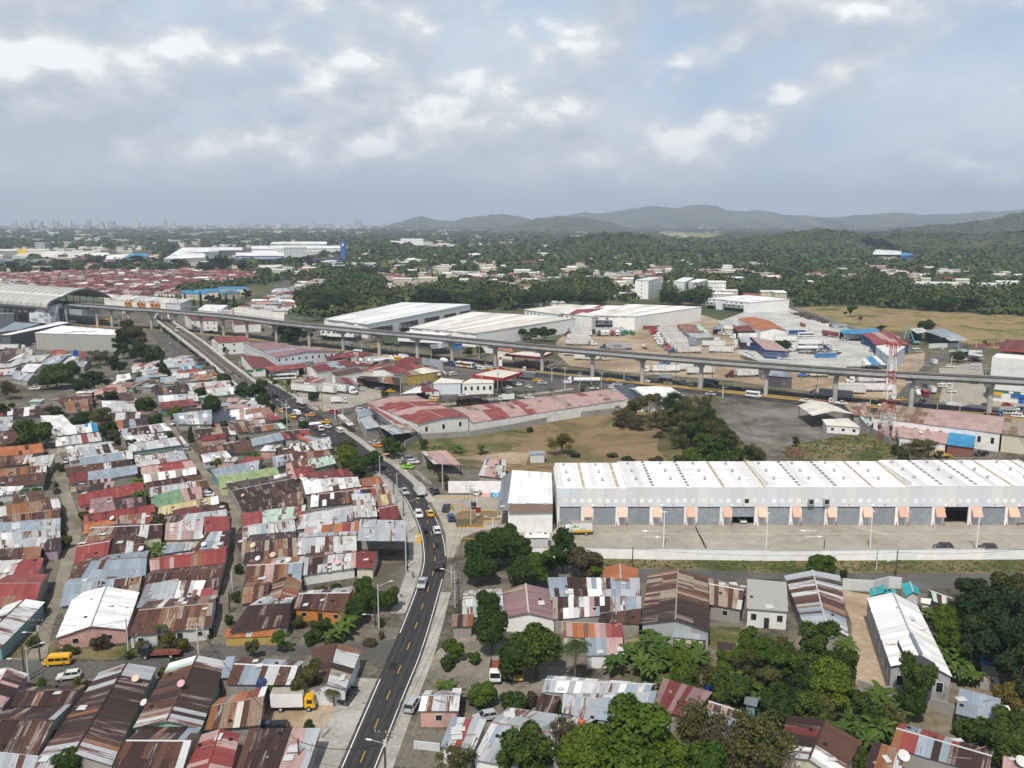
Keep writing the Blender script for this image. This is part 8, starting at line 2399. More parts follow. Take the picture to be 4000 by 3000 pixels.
VEH='''
P 1649 2290 pickup silver r -|silver pickup coming towards the lamp post on the lower road
P 1716 2222 suv black R -|black car driving away past the market hall bend
P 1707 2082 suv white R -|white crossover driving away behind the yellow taxi
P 1636 2019 suv white r -|white car coming down the bend beside the yellow taxi
P 1680 2014 taxi yellow R -|yellow taxi driving away behind the white box truck
P 1580 1929 pickup silver r -|silver-grey car coming down the bend beside the big box truck
P 1637 1932 box_truck white R white|big white box truck driving up the bend
P 1696 1926 suv dark 115 -|dark car parked on the dirt shoulder beside the box truck
P 1743 1994 pickup dark 265 -|dark pickup with white cargo at the lot entrance
P 1762 2032 suv blue 100 -|dark blue car beside the entrance lawn
P 1610 2768 suv silver 78 -|silver car parked on the shoulder by the pink hut
P 1359 2733 pickup black 258 -|black pickup parked on the pale sidewalk slab
C2 330 1150 box_truck yellow 2 white|box truck with yellow cab and white box in the dirt plot
C2 35 1345 sedan blue 200 -|blue car partly under the brown roof by the dirt plot
C2 165 1355 suv black 185 -|black car beside the small white shed in the dirt plot
C2 1985 1245 hatch silver 197 -|silver hatchback on grass behind the pink hut
C2 2075 860 flatbed white 268 rack|small white truck with open bed on the dirt plot
C2 2185 865 sedan black 265 -|black car beside the small white truck
C3 60 872 taxi yellow 265 -|yellow taxi half under the big mango tree
C1 500 770 van yellow 188 -|bright yellow van on the cross street
C1 600 890 hatch pale 194 -|cream hatchback parked below the yellow van
C1 1395 700 flatbed dark 186 rack|dark truck with slatted cargo rack on the cross street
C1 2160 1350 suv black 200 -|black car squeezed between two roofs
B2 218 245 taxi yellow 300 -|yellow taxi nearest the traffic light mast
B2 315 293 taxi yellow 305 -|yellow taxi just behind the white van at the junction
B2 355 268 van white 310 -|white van waiting at the junction
B2 405 240 suv black 330 -|black car next to the white van at the junction
B2 262 215 suv silver 310 -|silver car behind two taxis at the junction
B2 470 280 taxi orange 160 -|orange taxi turning at the junction
B2 603 340 taxi yellow 165 -|yellow taxi on the zebra crossing
B2 612 380 sedan white 140 -|white sedan just past the zebra crossing
B2 548 400 flatbed white r rack|white flatbed truck coming past the zebra crossing
B2 722 420 van white R -|small white van driving up beside the sidewalk
B2 400 325 sedan silver r -|silver car half hidden by the roadside tree
B2 590 480 suv grey r -|grey car at the edge of the tin roofs
B2 680 255 suv red 20 -|red car entering the branch road
B2 905 240 suv white 15 -|white car parked in front of the lime market
B2 165 112 suv black R -|black car alone on the road towards the flyover
B2 393 178 box_truck white 128 white|small white box truck parked by the garbage heap
B2 1018 520 sedan silver 150 -|silver car parked before the taxi on the verge
B2 1052 545 taxi orange 150 -|orange taxi parked on the verge by the market shed
B2 1115 545 suv dark 150 -|dark car beside the orange taxi on the verge
B2 1133 612 taxi orange 90 -|orange taxi under the roadside tree
B2 1330 665 suv grey 10 -|grey car parked at the rubble by the bend
B2 1358 690 hatch white 15 -|white hatchback parked beside the lime green car
B2 1310 730 sedan lime 165 -|bright lime green car parked at the bend
B2 1912 955 hatch white 80 -|white car beside the pink painted bay
B2 1880 1065 sedan black 88 -|black car parked in the yellow kerbed bay
B1 580 680 sedan silver 100 -|silver car in the narrow lane by the grey roofs
B1 1510 355 pickup white 80 -|white pickup in the narrow lane by the trees
B1 1580 575 van silver 185 -|silver van at the lane fork
B1 1215 610 box_truck white 5 white|white box truck between grey roofs, western one
B1 1385 590 box_truck white 5 white|white box truck between grey roofs, eastern one
B1 1790 975 sedan white 190 -|white car by the straw yellow roof
A1 300 1600 pickup white 190 -|white pickup parked on bare ground at the west edge
A1 375 1575 sedan silver 190 -|silver car behind the parked white pickup
D2 835 775 pickup white 0F 1|white pickup coming down the flyover
D2 868 718 suv white 0F 1|white car behind the pickup on the flyover
D2 528 555 suv blue 0F 1|dark blue car at the top of the flyover
D2 733 1005 hatch silver u -|silver car on the road beneath the flyover
D2 1050 1222 suv maroon U -|maroon car beneath the flyover
D2 1385 1470 pickup white u -|white pickup on the frontage road
D2 1503 1530 taxi orange u -|orange taxi on the frontage road
D2 2105 1562 sedan maroon 300 -|maroon car behind the flyover parapet
D1 1690 720 taxi yellow v -|yellow taxi beside the viaduct columns at the depot
D1 1230 650 minibus white 180 -|white minibus below the lift tower
D1 1770 620 bus yellow 180 -|yellow bus behind the viaduct columns
D1 210 1110 semi white 5 white|white truck on the waste ground by the depot
D2 1450 800 suv black V -|black car by the corner shop
D3 1770 595 minibus white V -|white minibus on the highway by the car wash
D3 1590 460 box_truck steel V steel|grey box truck on the far carriageway
D3 2050 480 taxi yellow 175 -|yellow taxi at the white office gate
D3 2010 760 semi white 215 white|white semi nose to the highway beside the fuel truck
D3 2120 770 tanker white 215 -|small white tanker beside the parked semi
D3 335 1310 suv black 300 -|black car on the upper road below the weedy bank
D3 500 1030 bus white 15 -|white bus parked on the weedy bank
D3 490 1000 trailer white 15 white|white trailer behind the parked bus
D3 790 1115 flatbed steel 345 -|flatbed carrying two yellow taxis
D3 1110 1040 school_bus cream 10 -|stripped cream bus in the scrap corner
D3 1240 1000 taxi yellow 12 -|yellow taxi in the scrap corner
D3 850 1260 trailer white 335 white|white trailer at the fence, westmost of the row
D3 1160 1270 trailer white 332 white|long white trailer in the fence row
D3 1460 1260 semi white 330 white|white semi at the end of the fence row
D3 1600 1190 container steel 337 grey|grey container in the repair yard
D3 1760 1130 box_truck yellow 330 white|box truck with yellow cab beside the grey container
D3 1795 1220 sedan white 160 -|white car behind the grey container
D3 1440 1440 box_truck white 5 white|white box truck by the garbage heap fence
D3 2140 1200 suv silver 200 -|silver car under the workshop shed
D3 1840 815 suv silver 200 -|silver car behind the red hall
D4 190 720 school_bus yellow 350 -|yellow school bus on the highway shoulder
D4 350 690 box_truck white V white|white box truck ahead of the yellow school bus
D4 560 725 suv grey V -|grey car at the west end of the hoarding
D4 1090 780 mixer blue V -|blue cement mixer with white drum
D4 1400 820 bus white V sw|white and orange city bus beside the cement mixer
D4 1680 860 van white V -|white van ahead of the city bus
D4 1795 835 suv white V -|white car ahead of the white van
D4 1820 865 taxi yellow V -|yellow taxi ahead of the white van
D4 1940 845 suv silver V -|silver car by the fuel totem
D4 1610 805 hatch cream V -|cream hatchback behind the white van
D4 1190 960 van white 50 -|white van parked by the tilted shed
D4 40 720 tanker white 20 -|white tanker parked by the red hall
D4 120 1250 taxi yellow 10 -|yellow taxi below the workshop roof
D4 2040 1270 suv black 25 -|black car at the bar wall
D4 2130 1195 pickup white 10 -|white pickup at the bar wall
D4 1380 1325 sedan white 12 -|white sedan above the fruit stand
D4 1760 1440 suv black 20 -|black car at the end of the fruit stand
D4 2110 1400 box_truck white 192 white|small white box truck on the service road
D4 840 1410 taxi yellow 170 -|yellow taxi at the cream fence
D4 870 1370 van cream 170 -|cream van beside the cream fence
D4 1700 650 suv grey 175 -|grey car behind the white wall across the highway
D5 220 945 pickup white V -|white pickup beneath the red fuel canopy edge
D5 210 1020 trailer steel V grey|flat grey trailer beside the fuel canopy
D5 435 1065 taxi yellow 350 -|yellow taxi in front of the silver pickup
D5 525 1110 pickup silver 352 -|silver pickup crossing the wide junction
D5 88 1135 pickup white 335 -|white pickup leaving the fuel canopy
D5 290 1175 taxi cream 300 -|cream yellow taxi alone at the junction
D5 1190 1110 tanker white 183 -|white semi pulling a pale tank through the junction
D5 1690 1055 taxi yellow 0 -|yellow taxi on the highway by the tanker
D5 2010 1050 sedan blue V -|dark blue car in the far carriageway
D5 1825 1135 pickup silver v -|silver pickup in the near carriageway before the yellow median
D5 1420 1205 suv white 330 -|white car at the market wing roof
D5 1217 1230 suv dark 275 -|dark van parked at the market wing roof
D5 300 1358 sedan white 12 -|white sedan on the service road by the pink wing
D5 1745 1185 suv white 10 -|white car behind the solar bay
D5 300 885 flatbed white 178 -|white truck at the red canopy
D6 105 1075 suv white V -|white car just past a column in the far lane
D6 228 1065 suv silver V -|silver car behind the grey box truck
D6 420 1030 box_truck steel v steel|grey box truck in the shade of the viaduct
D6 480 1110 taxi olive V -|dull yellow taxi in the shade of the viaduct
D6 745 1090 pickup silver V -|silver pickup in the shade of the viaduct
D6 690 1120 sedan blue V -|blue car beside the silver pickup
D6 862 1135 hatch silver V -|silver hatchback behind the blue car
D6 1230 1120 box_truck black V grey|dark box truck passing a column
D6 1240 1165 suv black V -|black car beside the dark box truck
D6 1440 1185 taxi olive V -|olive taxi behind the dark box truck
D6 1720 1205 sedan black V -|black car alone in the shaded lane
D6 1980 1235 sedan maroon V -|maroon car in the shaded lane before a column
D6 1290 1285 sedan black v -|black car just behind the silver pickup by the median
D6 1220 1305 pickup silver v -|silver pickup in the near lane by the median
D6 1960 1335 minibus white V -|white minibus in the near lane
D6 1800 985 semi maroon 188 white|maroon semi with long white trailer at the yard gate
D6 350 905 semi white 180 white|white semi with ribbed trailer, nearest the highway
D6 1040 940 trailer white 8 white|white trailer parked alone by the grass patch
D6 760 880 trailer white 10 white|white trailer tail among the row beneath the viaduct
D6 980 830 trailer white 10 white|white trailer behind the solitary one
D6 650 790 semi sky 182 pale|semi with bright blue cab beneath the viaduct
D6 640 765 semi red 182 pale|semi with red and blue nose beneath the viaduct
D5 1380 700 semi silver 352 pale|long pale ribbed semi with silver cab beneath the viaduct
D5 1100 625 trailer white 352 white|white trailer behind the pale ribbed semi
D5 1490 255 semi dark 268 white|dark nosed semi, westmost of the row facing the yard
D5 1560 255 semi white 268 white|white semi, second in the row facing the yard
D5 1635 250 semi white 268 white|white semi, third in the row facing the yard
D5 1720 250 semi red 268 white|red semi in the row facing the yard
D5 1810 250 semi white 268 white|white semi next to the teal one in the row
D5 1895 245 semi teal 268 white|teal semi, eastmost of the row facing the yard
D5 2140 140 tractor black 100 -|black tractor unit by the corrugated hall
D5 1975 240 container green 268 green|green skip at the end of the semi row
D5 2080 250 container green 268 green|green bin beside the green skip
D5 1130 230 semi sky 176 pale|semi with blue cab in the western trailer row
D5 1130 285 semi maroon 176 pale|semi with purple cab in the western trailer row
D5 1140 345 trailer white 356 white|white trailer in the western trailer row
D5 1180 385 trailer pale 356 pale|pale trailer below the western trailer row
D5 1200 440 semi white 356 pale|white semi at the viaduct parapet
D5 1790 510 semi blue 172 steel|blue nosed semi with lettered grey container
D5 1130 165 suv white 20 -|white car by the unit wall, western
D5 1230 150 suv blue 20 -|blue car by the unit wall
D5 1310 150 suv white 20 -|white car by the unit wall, eastern
D6 200 160 container rust 4 rust|long rust red container in the truck yard
D6 400 215 semi red 181 pale|red semi, farthest of the eastern trailer row
D6 420 255 semi red 181 pale|red and green semi, second of the eastern trailer row
D6 480 305 semi white 181 pale|white semi, third of the eastern trailer row
D6 500 350 semi white 181 pale|white semi, fourth of the eastern trailer row
D6 540 395 semi white 181 pale|white semi, fifth of the eastern trailer row
D6 560 435 semi white 181 white|white semi, sixth of the eastern trailer row
D6 640 490 semi maroon 181 pale|maroon semi of the eastern trailer row
D6 690 530 semi red 181 pale|bright red semi of the eastern trailer row
D6 760 575 semi blue 181 pale|blue semi, nearest of the eastern trailer row
D6 1190 400 trailer pale 2 pale|grey trailer beside the guard house
D6 1270 470 trailer white 354 white|white trailer below the grey one by the guard house
D6 1400 570 trailer white 354 white|white trailer near the viaduct parapet in the yard
D6 75 490 flatbed white 100 -|small white truck alone on the bare yard
D6 1400 250 van white 350 -|white van at the blue drums
D6 1490 270 pickup white 190 -|white pickup beside the cream house
D6 1800 330 semi white 182 white|white semi behind the grey vehicle shed
D6 1690 510 flatbed cream 195 rack|cream truck with ladder rack in the yard
D6 1830 600 pickup white 340 -|white pickup in the walled strip, first
D6 1880 630 pickup white 340 -|white pickup in the walled strip, second
D6 1930 660 pickup white 340 -|white pickup in the walled strip, third
D6 1950 530 minibus blue 330 -|blue and white minibus under the vehicle shed
D7 600 110 container rust 80 rust|lone rust red container on the concrete
D7 1200 120 container rust 2 rust|dull red container behind the lettered one
D7 1245 140 container steel 2 steel|grey container with dark lettering and pale blue star
D7 1070 290 trailer rust 290 rust|rust red trailer standing on the concrete
D7 1195 285 pickup white 330 -|white car beside the rust red trailer
D7 1330 355 van white 5 -|white van by the blue roofed shed
D7 1285 320 sedan white 5 -|white sedan behind the white van
D7 1500 350 trailer pale 3 pale|pale trailer at the red roofed shed
D7 300 380 trailer white 2 white|white trailer behind the round tree
D7 790 440 semi white 2 white|white semi in the middle of the concrete yard
D7 500 250 bus sky 185 -|blue and white bus in the concrete yard
D7 650 290 bus white 182 -|white bus in the concrete yard
D7 590 540 tanker white 185 -|stained white tank trailer in the yard
D7 1130 540 tractor white 0 -|white tractor unit with open hood
D7 980 520 tractor blue 350 -|blue tractor unit beside the open hood
D7 990 650 container sky 5 sky|sky blue container near the parapet
D7 230 680 pickup white 350 -|white pickup at the white yard hut
D7 330 690 pickup white 350 -|white pickup beside its twin at the yard hut
D7 1800 550 sedan silver 10 -|silver car at the angular showroom
D7 850 985 semi sky 183 white|semi with bright blue cab on the dirt by the lodge
D7 1100 930 trailer white 3 white|white trailer behind the blue cab semi
D7 1690 1090 semi white 183 white|white streamlined semi beneath the viaduct
D7 1700 1000 semi red 183 pale|red semi behind the white streamlined one
D7 1430 1230 trailer white 357 white|long white trailer at the roadside
D7 1900 1240 trailer white 357 white|second long white trailer at the roadside
D7 1400 1280 trailer pale 357 pale|stained pale trailer before the long white ones
D7 1050 1350 semi silver v steel|silver semi with grey trailer driving on the highway
D7 650 1425 pickup white V -|white pickup on the near lane by the yellow median
D7 980 1435 flatbed white V -|white truck behind the cream canopy
D7 1270 1465 pickup white V -|white pickup behind the cream canopy peak
D7 2010 1505 pickup white V -|white pickup behind the lattice tower
D7 1950 1430 suv olive v -|olive car behind the lattice tower
D8 95 1400 taxi yellow 200 -|yellow taxi turning into the side road
D8 450 1430 sedan black 215 -|black sedan at the mouth of the side road
D8 160 1505 suv dark V -|dark car passing a column on the highway
D8 372 1300 van white 262 -|white van in the side road queue
D8 368 1220 pickup white 262 -|white pickup behind the white van in the queue
D8 492 1310 minibus red 82 -|red and white minibus in the side road
D8 617 1260 box_truck pale 80 pale|pale box truck driving up the side road
D8 500 1155 sedan black 262 -|black car in the side road
D8 645 770 box_truck white 82 white|white box truck beyond the viaduct
D8 930 825 suv white 350 -|white car behind the viaduct at the lot corner
D8 970 555 sedan white 200 -|white sedan at the bend of the side road
D8 755 520 pickup silver 280 -|silver pickup by the panel fence
D8 1230 705 suv white 20 -|white car at the round tree in the car lot
D8 1360 675 suv white 15 -|white car in the middle of the upper car lot
D8 1455 690 hatch white 15 -|white hatchback at the end of the upper car lot
D8 1375 800 pickup white 5 -|white pickup behind the viaduct in the car lot
D8 1390 850 sedan white 5 -|white sedan at the parapet in the car lot
D8 865 1050 suv black 352 -|black car under the viaduct in the car lot
D8 870 1120 sedan white 350 -|white sedan below the black car in the car lot
D8 800 1170 van white 350 -|white boxy van on the lot verge
D8 955 1255 suv white 352 -|white car at the white lamp pole
D8 1355 1105 suv white 355 -|white car beside the red one under the viaduct
D8 1335 1065 suv red 355 -|red car under the viaduct
D8 1920 1485 sedan red 355 -|red sports car in front of the blue shopfront
D8 2068 1555 hatch white 275 -|white hatchback by the red sports car
D8 2180 1560 sedan blue 275 -|dark blue car at the lot edge
D8 1540 1500 suv maroon 85 -|maroon car beside a column
D8 1940 1640 minibus silver V -|silver minibus on the highway at the east edge
D8 2100 1690 van white V -|white van in front of the silver minibus
D8 1680 1650 flatbed sky V -|blue truck behind a column at the east edge
D8 400 565 sedan silver 0 -|silver car behind the showroom
D8 345 515 pickup white 5 -|white pickup behind the silver car
B3 570 1300 box_truck white 183 white|white refrigerated truck with green and yellow fruit picture
B3 1985 1190 sedan white 270 -|white car inside the half open warehouse bay
B4 1510 1432 suv black 178 -|black car by the white boundary wall
B4 1890 1440 suv black 178 -|second black car by the white boundary wall
B4 1840 620 suv black 185 -|black jeep at the motel garage
B4 1640 600 suv black 85 -|dark car inside the maroon lean-to
B4 2110 470 suv silver 5 -|silver car under the motel end roof
'''
def park():
	groups={}
	for ln in VEH.strip().splitlines():
		a,lab=ln.split('|')
		c,u,v,kind,col,hd,cg=a.split()
		fly_=hd.endswith('F')
		p=at(c,float(u),float(v),0)
		if fly_:
			for z in(6.5,5.8,5.0):
				p=at(c,float(u),float(v),z)
				j=min(range(len(FCL)),key=lambda k:(FCL[k].xy-p.xy).length)
				p=at(c,float(u),float(v),FCL[j].z+.12)
			d=FCL[max(0,j-1)]-FCL[min(len(FCL)-1,j+1)]
			rz=math.atan2(d.y,d.x)
			p.z=FCL[j].z+.05
		else:
			rz=heading(hd,p)
		t=vehicle(kind,col,p,rz,lab,None,None if cg=='-' or cg=='1' else cg)
		t['group']={'car':'cars','taxi':'taxis','pickup':'pickups','van':'vans','trailer':'parked trailers','truck':'trucks','bus':'buses','minibus':'minibuses','container':'containers'}[t['category']]
		if 'fruit picture' in lab:
			g1=M('print_green',(.16,.42,.04),.6,.6,1.5)
			y0=1.128
			bx=[o for o in t.children if o.name.startswith('cargo_box')][0]
			for s in(-1,1):
				MB().box(-3.5,1.6,min(s*1.126,s*1.14),max(s*1.126,s*1.14),.9,1.5).obj('yellow_print',YELP,bx)
				m=MB()
				for x,z,r_ in((.9,2.5,.35),(.2,2.3,.25),(-.6,1.8,.18),(-1.0,1.85,.2),(1.3,2.2,.2),(-1.6,1.8,.15)):m.tube((x,s*1.126,z),(x,s*1.142,z),r_,None,10)
				m.obj('fruit_print',g1,bx)
		if 'lettered' in lab or 'dark lettering' in lab:
			bx=[o for o in t.children if o.name.startswith('cargo_box')][0]
			zc=.7 if 'dark' in lab else 1.8
			cu=bpy.data.curves.new('lettering','FONT');cu.body='MAERSK';cu.size=1.5;cu.extrude=.01;cu.materials.append(BLKT)
			me=letters(cu)
			if 'dark' in lab:
				o=link('lettering',me,bx,(4.0,-1.33,zc));o.rotation_euler=(math.pi/2,0,0)
				st_=MB().tube((2.6,-1.31,1.2),(2.6,-1.34,1.2),.75,None,7).obj('star_emblem',M('emblem_blue',(.25,.55,.75),.6),bx)
			else:
				o=link('lettering',me,bx,(12,1.33,zc));o.rotation_euler=(math.pi/2,0,math.pi)
park()
# POLES, LAMPS, CABLES
POLETOP={}
def util_pole(p,h,kind,label,group):
	t=thing({'u':'utility_pole','l':'street_lamp','w':'utility_pole','y':'yard_lamp','d':'street_lamp'}[kind[0]],label,'pole' if kind[0]in 'uw' else 'lamp post',(p.x,p.y,0),0,group)
	mat={'u':POLEC,'w':WOOD,'l':POLEC,'y':WHITEP,'d':WHITEP}[kind[0]]
	MB().tube((0,0,0),(0,0,h),.17,.11,10).obj('pole',mat,t)
	a=R(float(kind[1:]))if len(kind)>1 else 0
	if kind[0]=='l':
		d=Vector((math.cos(a),math.sin(a),0))
		MB().tube((0,0,h-.4),d*2.4+Vector((0,0,h+.35)),.05,.04,6).obj('arm',GALV,t)
		e=d*2.4+Vector((0,0,h+.35))
		MB().tube(e-d*.1,e+d*.75,.13,.09,6).obj('lamp_head',WHITEP,t)
	elif kind[0]=='d':
		for s in(-1,1):
			d=Vector((math.cos(a)*s,math.sin(a)*s,0))
			MB().tube((0,0,h-.1),d*1.6+Vector((0,0,h+.35)),.05,.04,6).obj('arm',WHITEP,t)
			MB().tube(d*1.5+Vector((0,0,h+.35)),d*2.3+Vector((0,0,h+.42)),.12,.1,6).obj('lamp_head',WHITEP,t)
	elif kind[0]=='y':
		MB().box(-.5,.5,-.12,.12,h,h+.22).obj('lamp_head',WHITEP,t)
	elif h>7.5:
		d=Vector((math.cos(a),math.sin(a),0))
		for z in(h-.3,h-1.1):
			MB().tube(-d*1.2+Vector((0,0,z)),d*1.2+Vector((0,0,z)),.07,None,5).obj('crossarm',WOOD if kind[0]=='w' else GALV,t)
		m=MB()
		for s in(-1.1,-.5,.5,1.1):m.tube(d*s+Vector((0,0,h-.3)),d*s+Vector((0,0,h)),.05,.07,6)
		m.obj('insulators',CONC2,t)
	return t
POLES='''
C1 348 735 375 w0|dark utility pole with transformer at the gravel lane mouth
C1 250 900 615 l20|pale street lamp beside the dark pole at the lane mouth
C1 215 890 600 w0|thin dark pole close behind the pale street lamp
C1 1110 660 365 u0|plain pale pole before the rust and tan roof
C1 1722 762 410 u0|plain pale pole at the second gravel lane
C1 1985 320 155 w0|short dark pole beside the second gravel lane
C1 2010 130 -10 u0|pale pole in the second gravel lane by the shaded wall
C2 1062 455 75 l20|street lamp by the orange walled house
C2 1030 430 230 w0|thin dark pole behind the lamp by the orange walled house
C2 1752 348 20 w20|dark leaning utility pole by the pale grey house
C2 1720 270 -40 l170|street lamp on the twin dark poles by the pale grey house
C2 378 1720 1405 w0|dark pole in front of the pink patched roof
C2 568 1410 1195 u0|thin pole at the fence of the dirt plot
B2 1072 848 618 l20|street lamp under the trees overhanging the bend
B2 1222 1024 768 l20|street lamp at the upper bend of the sidewalk
B2 1318 1292 1008 l20|street lamp in the middle bend of the sidewalk
B2 1297 1610 1340 l20|street lamp by the market hall corner
B2 1192 1000 780 w0|dark pole beside the brick red roof
B2 1277 1142 1022 w0|short dark pole beside the dark red roof
B2 1613 918 625 u10|utility pole in weeds behind the parked dark car
B2 1857 1212 872 u5|utility pole with transformers on the entrance lawn
B2 445 412 262 l30|street lamp at the zebra crossing
B2 272 402 135 l30|tall street lamp at the junction
B2 240 300 150 w30|traffic light mast pole at the junction
B2 570 228 30 u40|utility pole at the garbage heap
B2 685 305 180 u40|utility pole at the corner of the branch road
B2 755 272 90 u40|tall utility pole at the corner of the branch road
B2 1178 482 308 u20|utility pole in the market shed yard
B2 1690 1760 1570 u0|utility pole at the end of the shoulder
B2 1912 1095 970 y|white lot lamp beside the yellow kerbed bay
B2 2045 1300 1200 d0|white double lamp at the corner of the annex
B3 498 1404 1232 y|white yard lamp by the fruit truck
B3 1308 1412 1108 y|white yard lamp at the second bay pair
B3 2195 1432 1120 y|white yard lamp at the middle of the lot
B4 880 1432 1105 y|white yard lamp at bay ten
B4 1800 1437 1110 y|white yard lamp at bay thirteen
B3 1040 1612 1410 w0|dark thin pole on the verge below the wall
B4 480 1500 1365 w0|dark thin pole behind the green bush
B4 935 1602 1395 u0|pale pole on the verge
B4 1103 1662 1440 w0|utility pole with lamp at the lane edge
D2 1065 1285 1045 w30|dark pole in front of the flyover
D2 905 1152 930 w30|dark pole at the road beneath the flyover
D2 1292 1452 1210 w30|dark pole at the tin roofs by the flyover
D2 1312 965 690 u30|pole on the grassy strip beyond the flyover
D2 1670 1520 1330 w30|pole with crossarms on the flyover edge
D2 2040 1660 1560 w30|short pole with crossarms at the ramp
D2 1940 1480 1280 u0|thin pole behind the green road sign
D1 625 1370 960 u0|tall pale pole in the depot front yard
D1 1085 1130 880 u0|pale utility pole before the depot wall
D1 1375 1400 1190 u0|pale pole by the blue tank
D1 380 1640 1450 w0|pole in the western roofs
D1 2065 780 560 u0|lamp pole beside the highway by the depot
D1 2140 780 390 d0|tall pole by the viaduct at the depot
D3 600 1242 870 w30|dark utility pole in the weedy bank
D3 1142 1562 1130 w30|dark utility pole over the garbage heap
D3 1500 1659 1330 u30|utility pole at the branch road corner wires
D3 100 1392 1190 l20|street lamp on the upper road
D3 462 1700 1405 l150|street lamp mast over the junction
D3 1360 1640 1390 u0|pole by the white box truck
D3 1830 680 385 u0|utility pole behind the white minibus
D3 800 470 240 w0|dark pole behind the mauve hall
D4 815 700 500 u0|utility pole at the hoarding
D4 525 1305 1040 u0|utility pole by the food stall
D4 1690 1275 945 u0|utility pole at the bar wall
D4 1965 1225 875 u0|utility pole with transformer by the fuel canopy
D4 292 1342 1070 u0|utility pole in the yard before the market
D4 1645 680 420 u0|utility pole behind the white walls
D4 1760 880 720 l10|short lamp by the city bus
D5 912 1215 815 u0|tall pole with pale blue foot at the junction
D5 1168 1195 905 u0|pole by the white cab of the tanker
D5 688 1062 835 d20|double street lamp on the traffic island
D5 1880 950 650 u0|steel pole on the dirt by the far carriageway
D5 1545 1175 900 u0|pole with wires at the market wing roof
D5 1935 1055 850 l160|lamp at the dark blue car
D5 1372 1150 1020 u0|small pole by the white car at the market wing
D6 620 1025 715 w0|vine covered pole by the white trailer
D6 1247 1042 760 w0|dark pole by the solitary trailer
D6 1000 1195 905 u0|pole close to a column at the market end
D6 1430 1335 1180 y|small white pole at the near lane
D7 818 1445 1110 w0|dark pole in front of the silver semi
D7 855 1060 860 w0|dark pole behind the silver semi
D7 1260 1440 1265 w0|dark short pole by the white pickup
D7 1762 1495 1320 l180|tan street lamp in the median
D7 1655 660 430 u0|pole on the concrete yard
D8 1095 1645 1450 u0|pole at the curved white wall
D8 705 1615 1475 u0|pole at the side road mouth
D8 945 1445 985 y|tall white lamp pole in the car lot
D8 365 745 560 u0|pale pole pair by the showroom, western
D8 325 810 650 u0|pale pole pair by the showroom, eastern
D8 955 790 630 y|lamp with yellow head by the round tree
D8 1075 510 290 u0|pole at the panel fence
D8 1385 490 320 u0|pole at the rusty red fence
D8 1680 470 330 u0|pole behind the red roofed store
'''
def poles():
	for ln in POLES.strip().splitlines():
		a,lab=ln.split('|')
		c,u,v,vt,kd=a.split()
		p=at(c,float(u),float(v))
		h=max(4.5,min(13,height_at(c,float(vt),p.y)))
		t=util_pole(p,h,kd,lab,{'u':'pale utility poles','w':'dark utility poles','l':'street lamps','y':'lot lamps','d':'street lamps'}[kd[0]])
		POLETOP[(c,u,v)]=Vector((p.x,p.y,h-.4))
		if 'transformer' in lab:
			MB().tube((.35,-.2,h-2.2),(.35,-.2,h-1.2),.28,None,10).obj('transformer',GALV,t)
		if 'transformer at' in lab or kd[0]=='w' and 'lamp' in lab:
			MB().tube((0,0,h-2.6),(-1.8,-.4,h-2.3),.05,None,5).obj('arm',GALV,t)
			MB().tube((-1.8,-.4,h-2.3),(-2.5,-.5,h-2.3),.12,.1,6).obj('lamp_head',WHITEP,t)
		if 'pale blue foot' in lab:
			MB().tube((0,0,0),(0,0,h*.5),.28,.26,10).obj('painted_foot',paint('sky')if False else M('pale_blue_paint',(.3,.42,.55),.7),t)
poles()
p=at('P',1508,3095)
t=thing('utility_pole','crossarmed utility pole with street lamp over the lower road','pole',(p.x,p.y,0),0,'dark utility poles')
MB().tube((0,0,0),(0,0,9.4),.19,.13,10).obj('pole',WOOD,t)
for z in(9.2,8.7):
	MB().tube((-1.35,.25,z),(1.25,-.25,z),.08,None,5).obj('crossarm',WOOD,t)
m=MB()
for x in(-1.3,-.8,.2,1.1):m.tube((x,-x*.19,9.2),(x,-x*.19,9.55),.05,.08,6)
m.obj('insulators',CONC2,t)
MB().tube((.1,-.25,7.4),(.1,-.25,8.3),.26,None,12).obj('transformer',DIRTYW,t)
MB().tube((0,0,7.6),(-2.0,.3,8.0),.045,None,6).obj('arm',GALV,t)
MB().tube((-1.9,.3,8.0),(-2.7,.35,8.05),.14,.11,6).obj('lamp_head',WHITEP,t)
CORNER=Vector((p.x,p.y,9.3))
def cable(a,b,sag,label,r=.028,n=14):
	pts=[a.lerp(b,i/n)-Vector((0,0,sag*4*(i/n)*(1-i/n)))for i in range(n+1)]
	o=MB().path(pts,r,4).obj('power_cable',CABLE)
	tag(o,label,'cable','overhead cables')
PT=POLETOP
ch=[CORNER,PT[('C2','1752','348')],PT[('B2','1690','1760')],PT[('B2','1857','1212')],PT[('B2','1613','918')],PT[('B2','1178','482')],PT[('B2','755','272')],PT[('D3','1142','1562')],PT[('D3','600','1242')]]
spn=['over the lower road','by the pale grey house','along the lot entrance','over the entrance lawn','over the weeds at the bend','before the market','over the branch road','over the weedy bank']
for i,(a,b)in enumerate(zip(ch,ch[1:])):
	d=(b-a).normalized();n=Vector((-d.y,d.x,0))
	for o,nm in((-1.0,'western'),(0.0,'middle'),(1.0,'eastern')):
		cable(a+n*o,b+n*o,1.0,'%s power cable sagging %s'%(nm,spn[i]))
cable(PT[('C1','1722','762')],PT[('C2','378','1720')],1.4,'long cable over the brown gabled roofs')
cable(PT[('C1','348','735')],PT[('C1','1110','660')],1.0,'cable along the cross street, western span')
cable(PT[('C1','1110','660')],PT[('C1','1722','762')],1.0,'cable along the cross street, eastern span')
cable(CORNER-Vector((0,0,1.5)),PT[('C2','378','1720')],1.2,'thick cable crossing the lower road',.05)
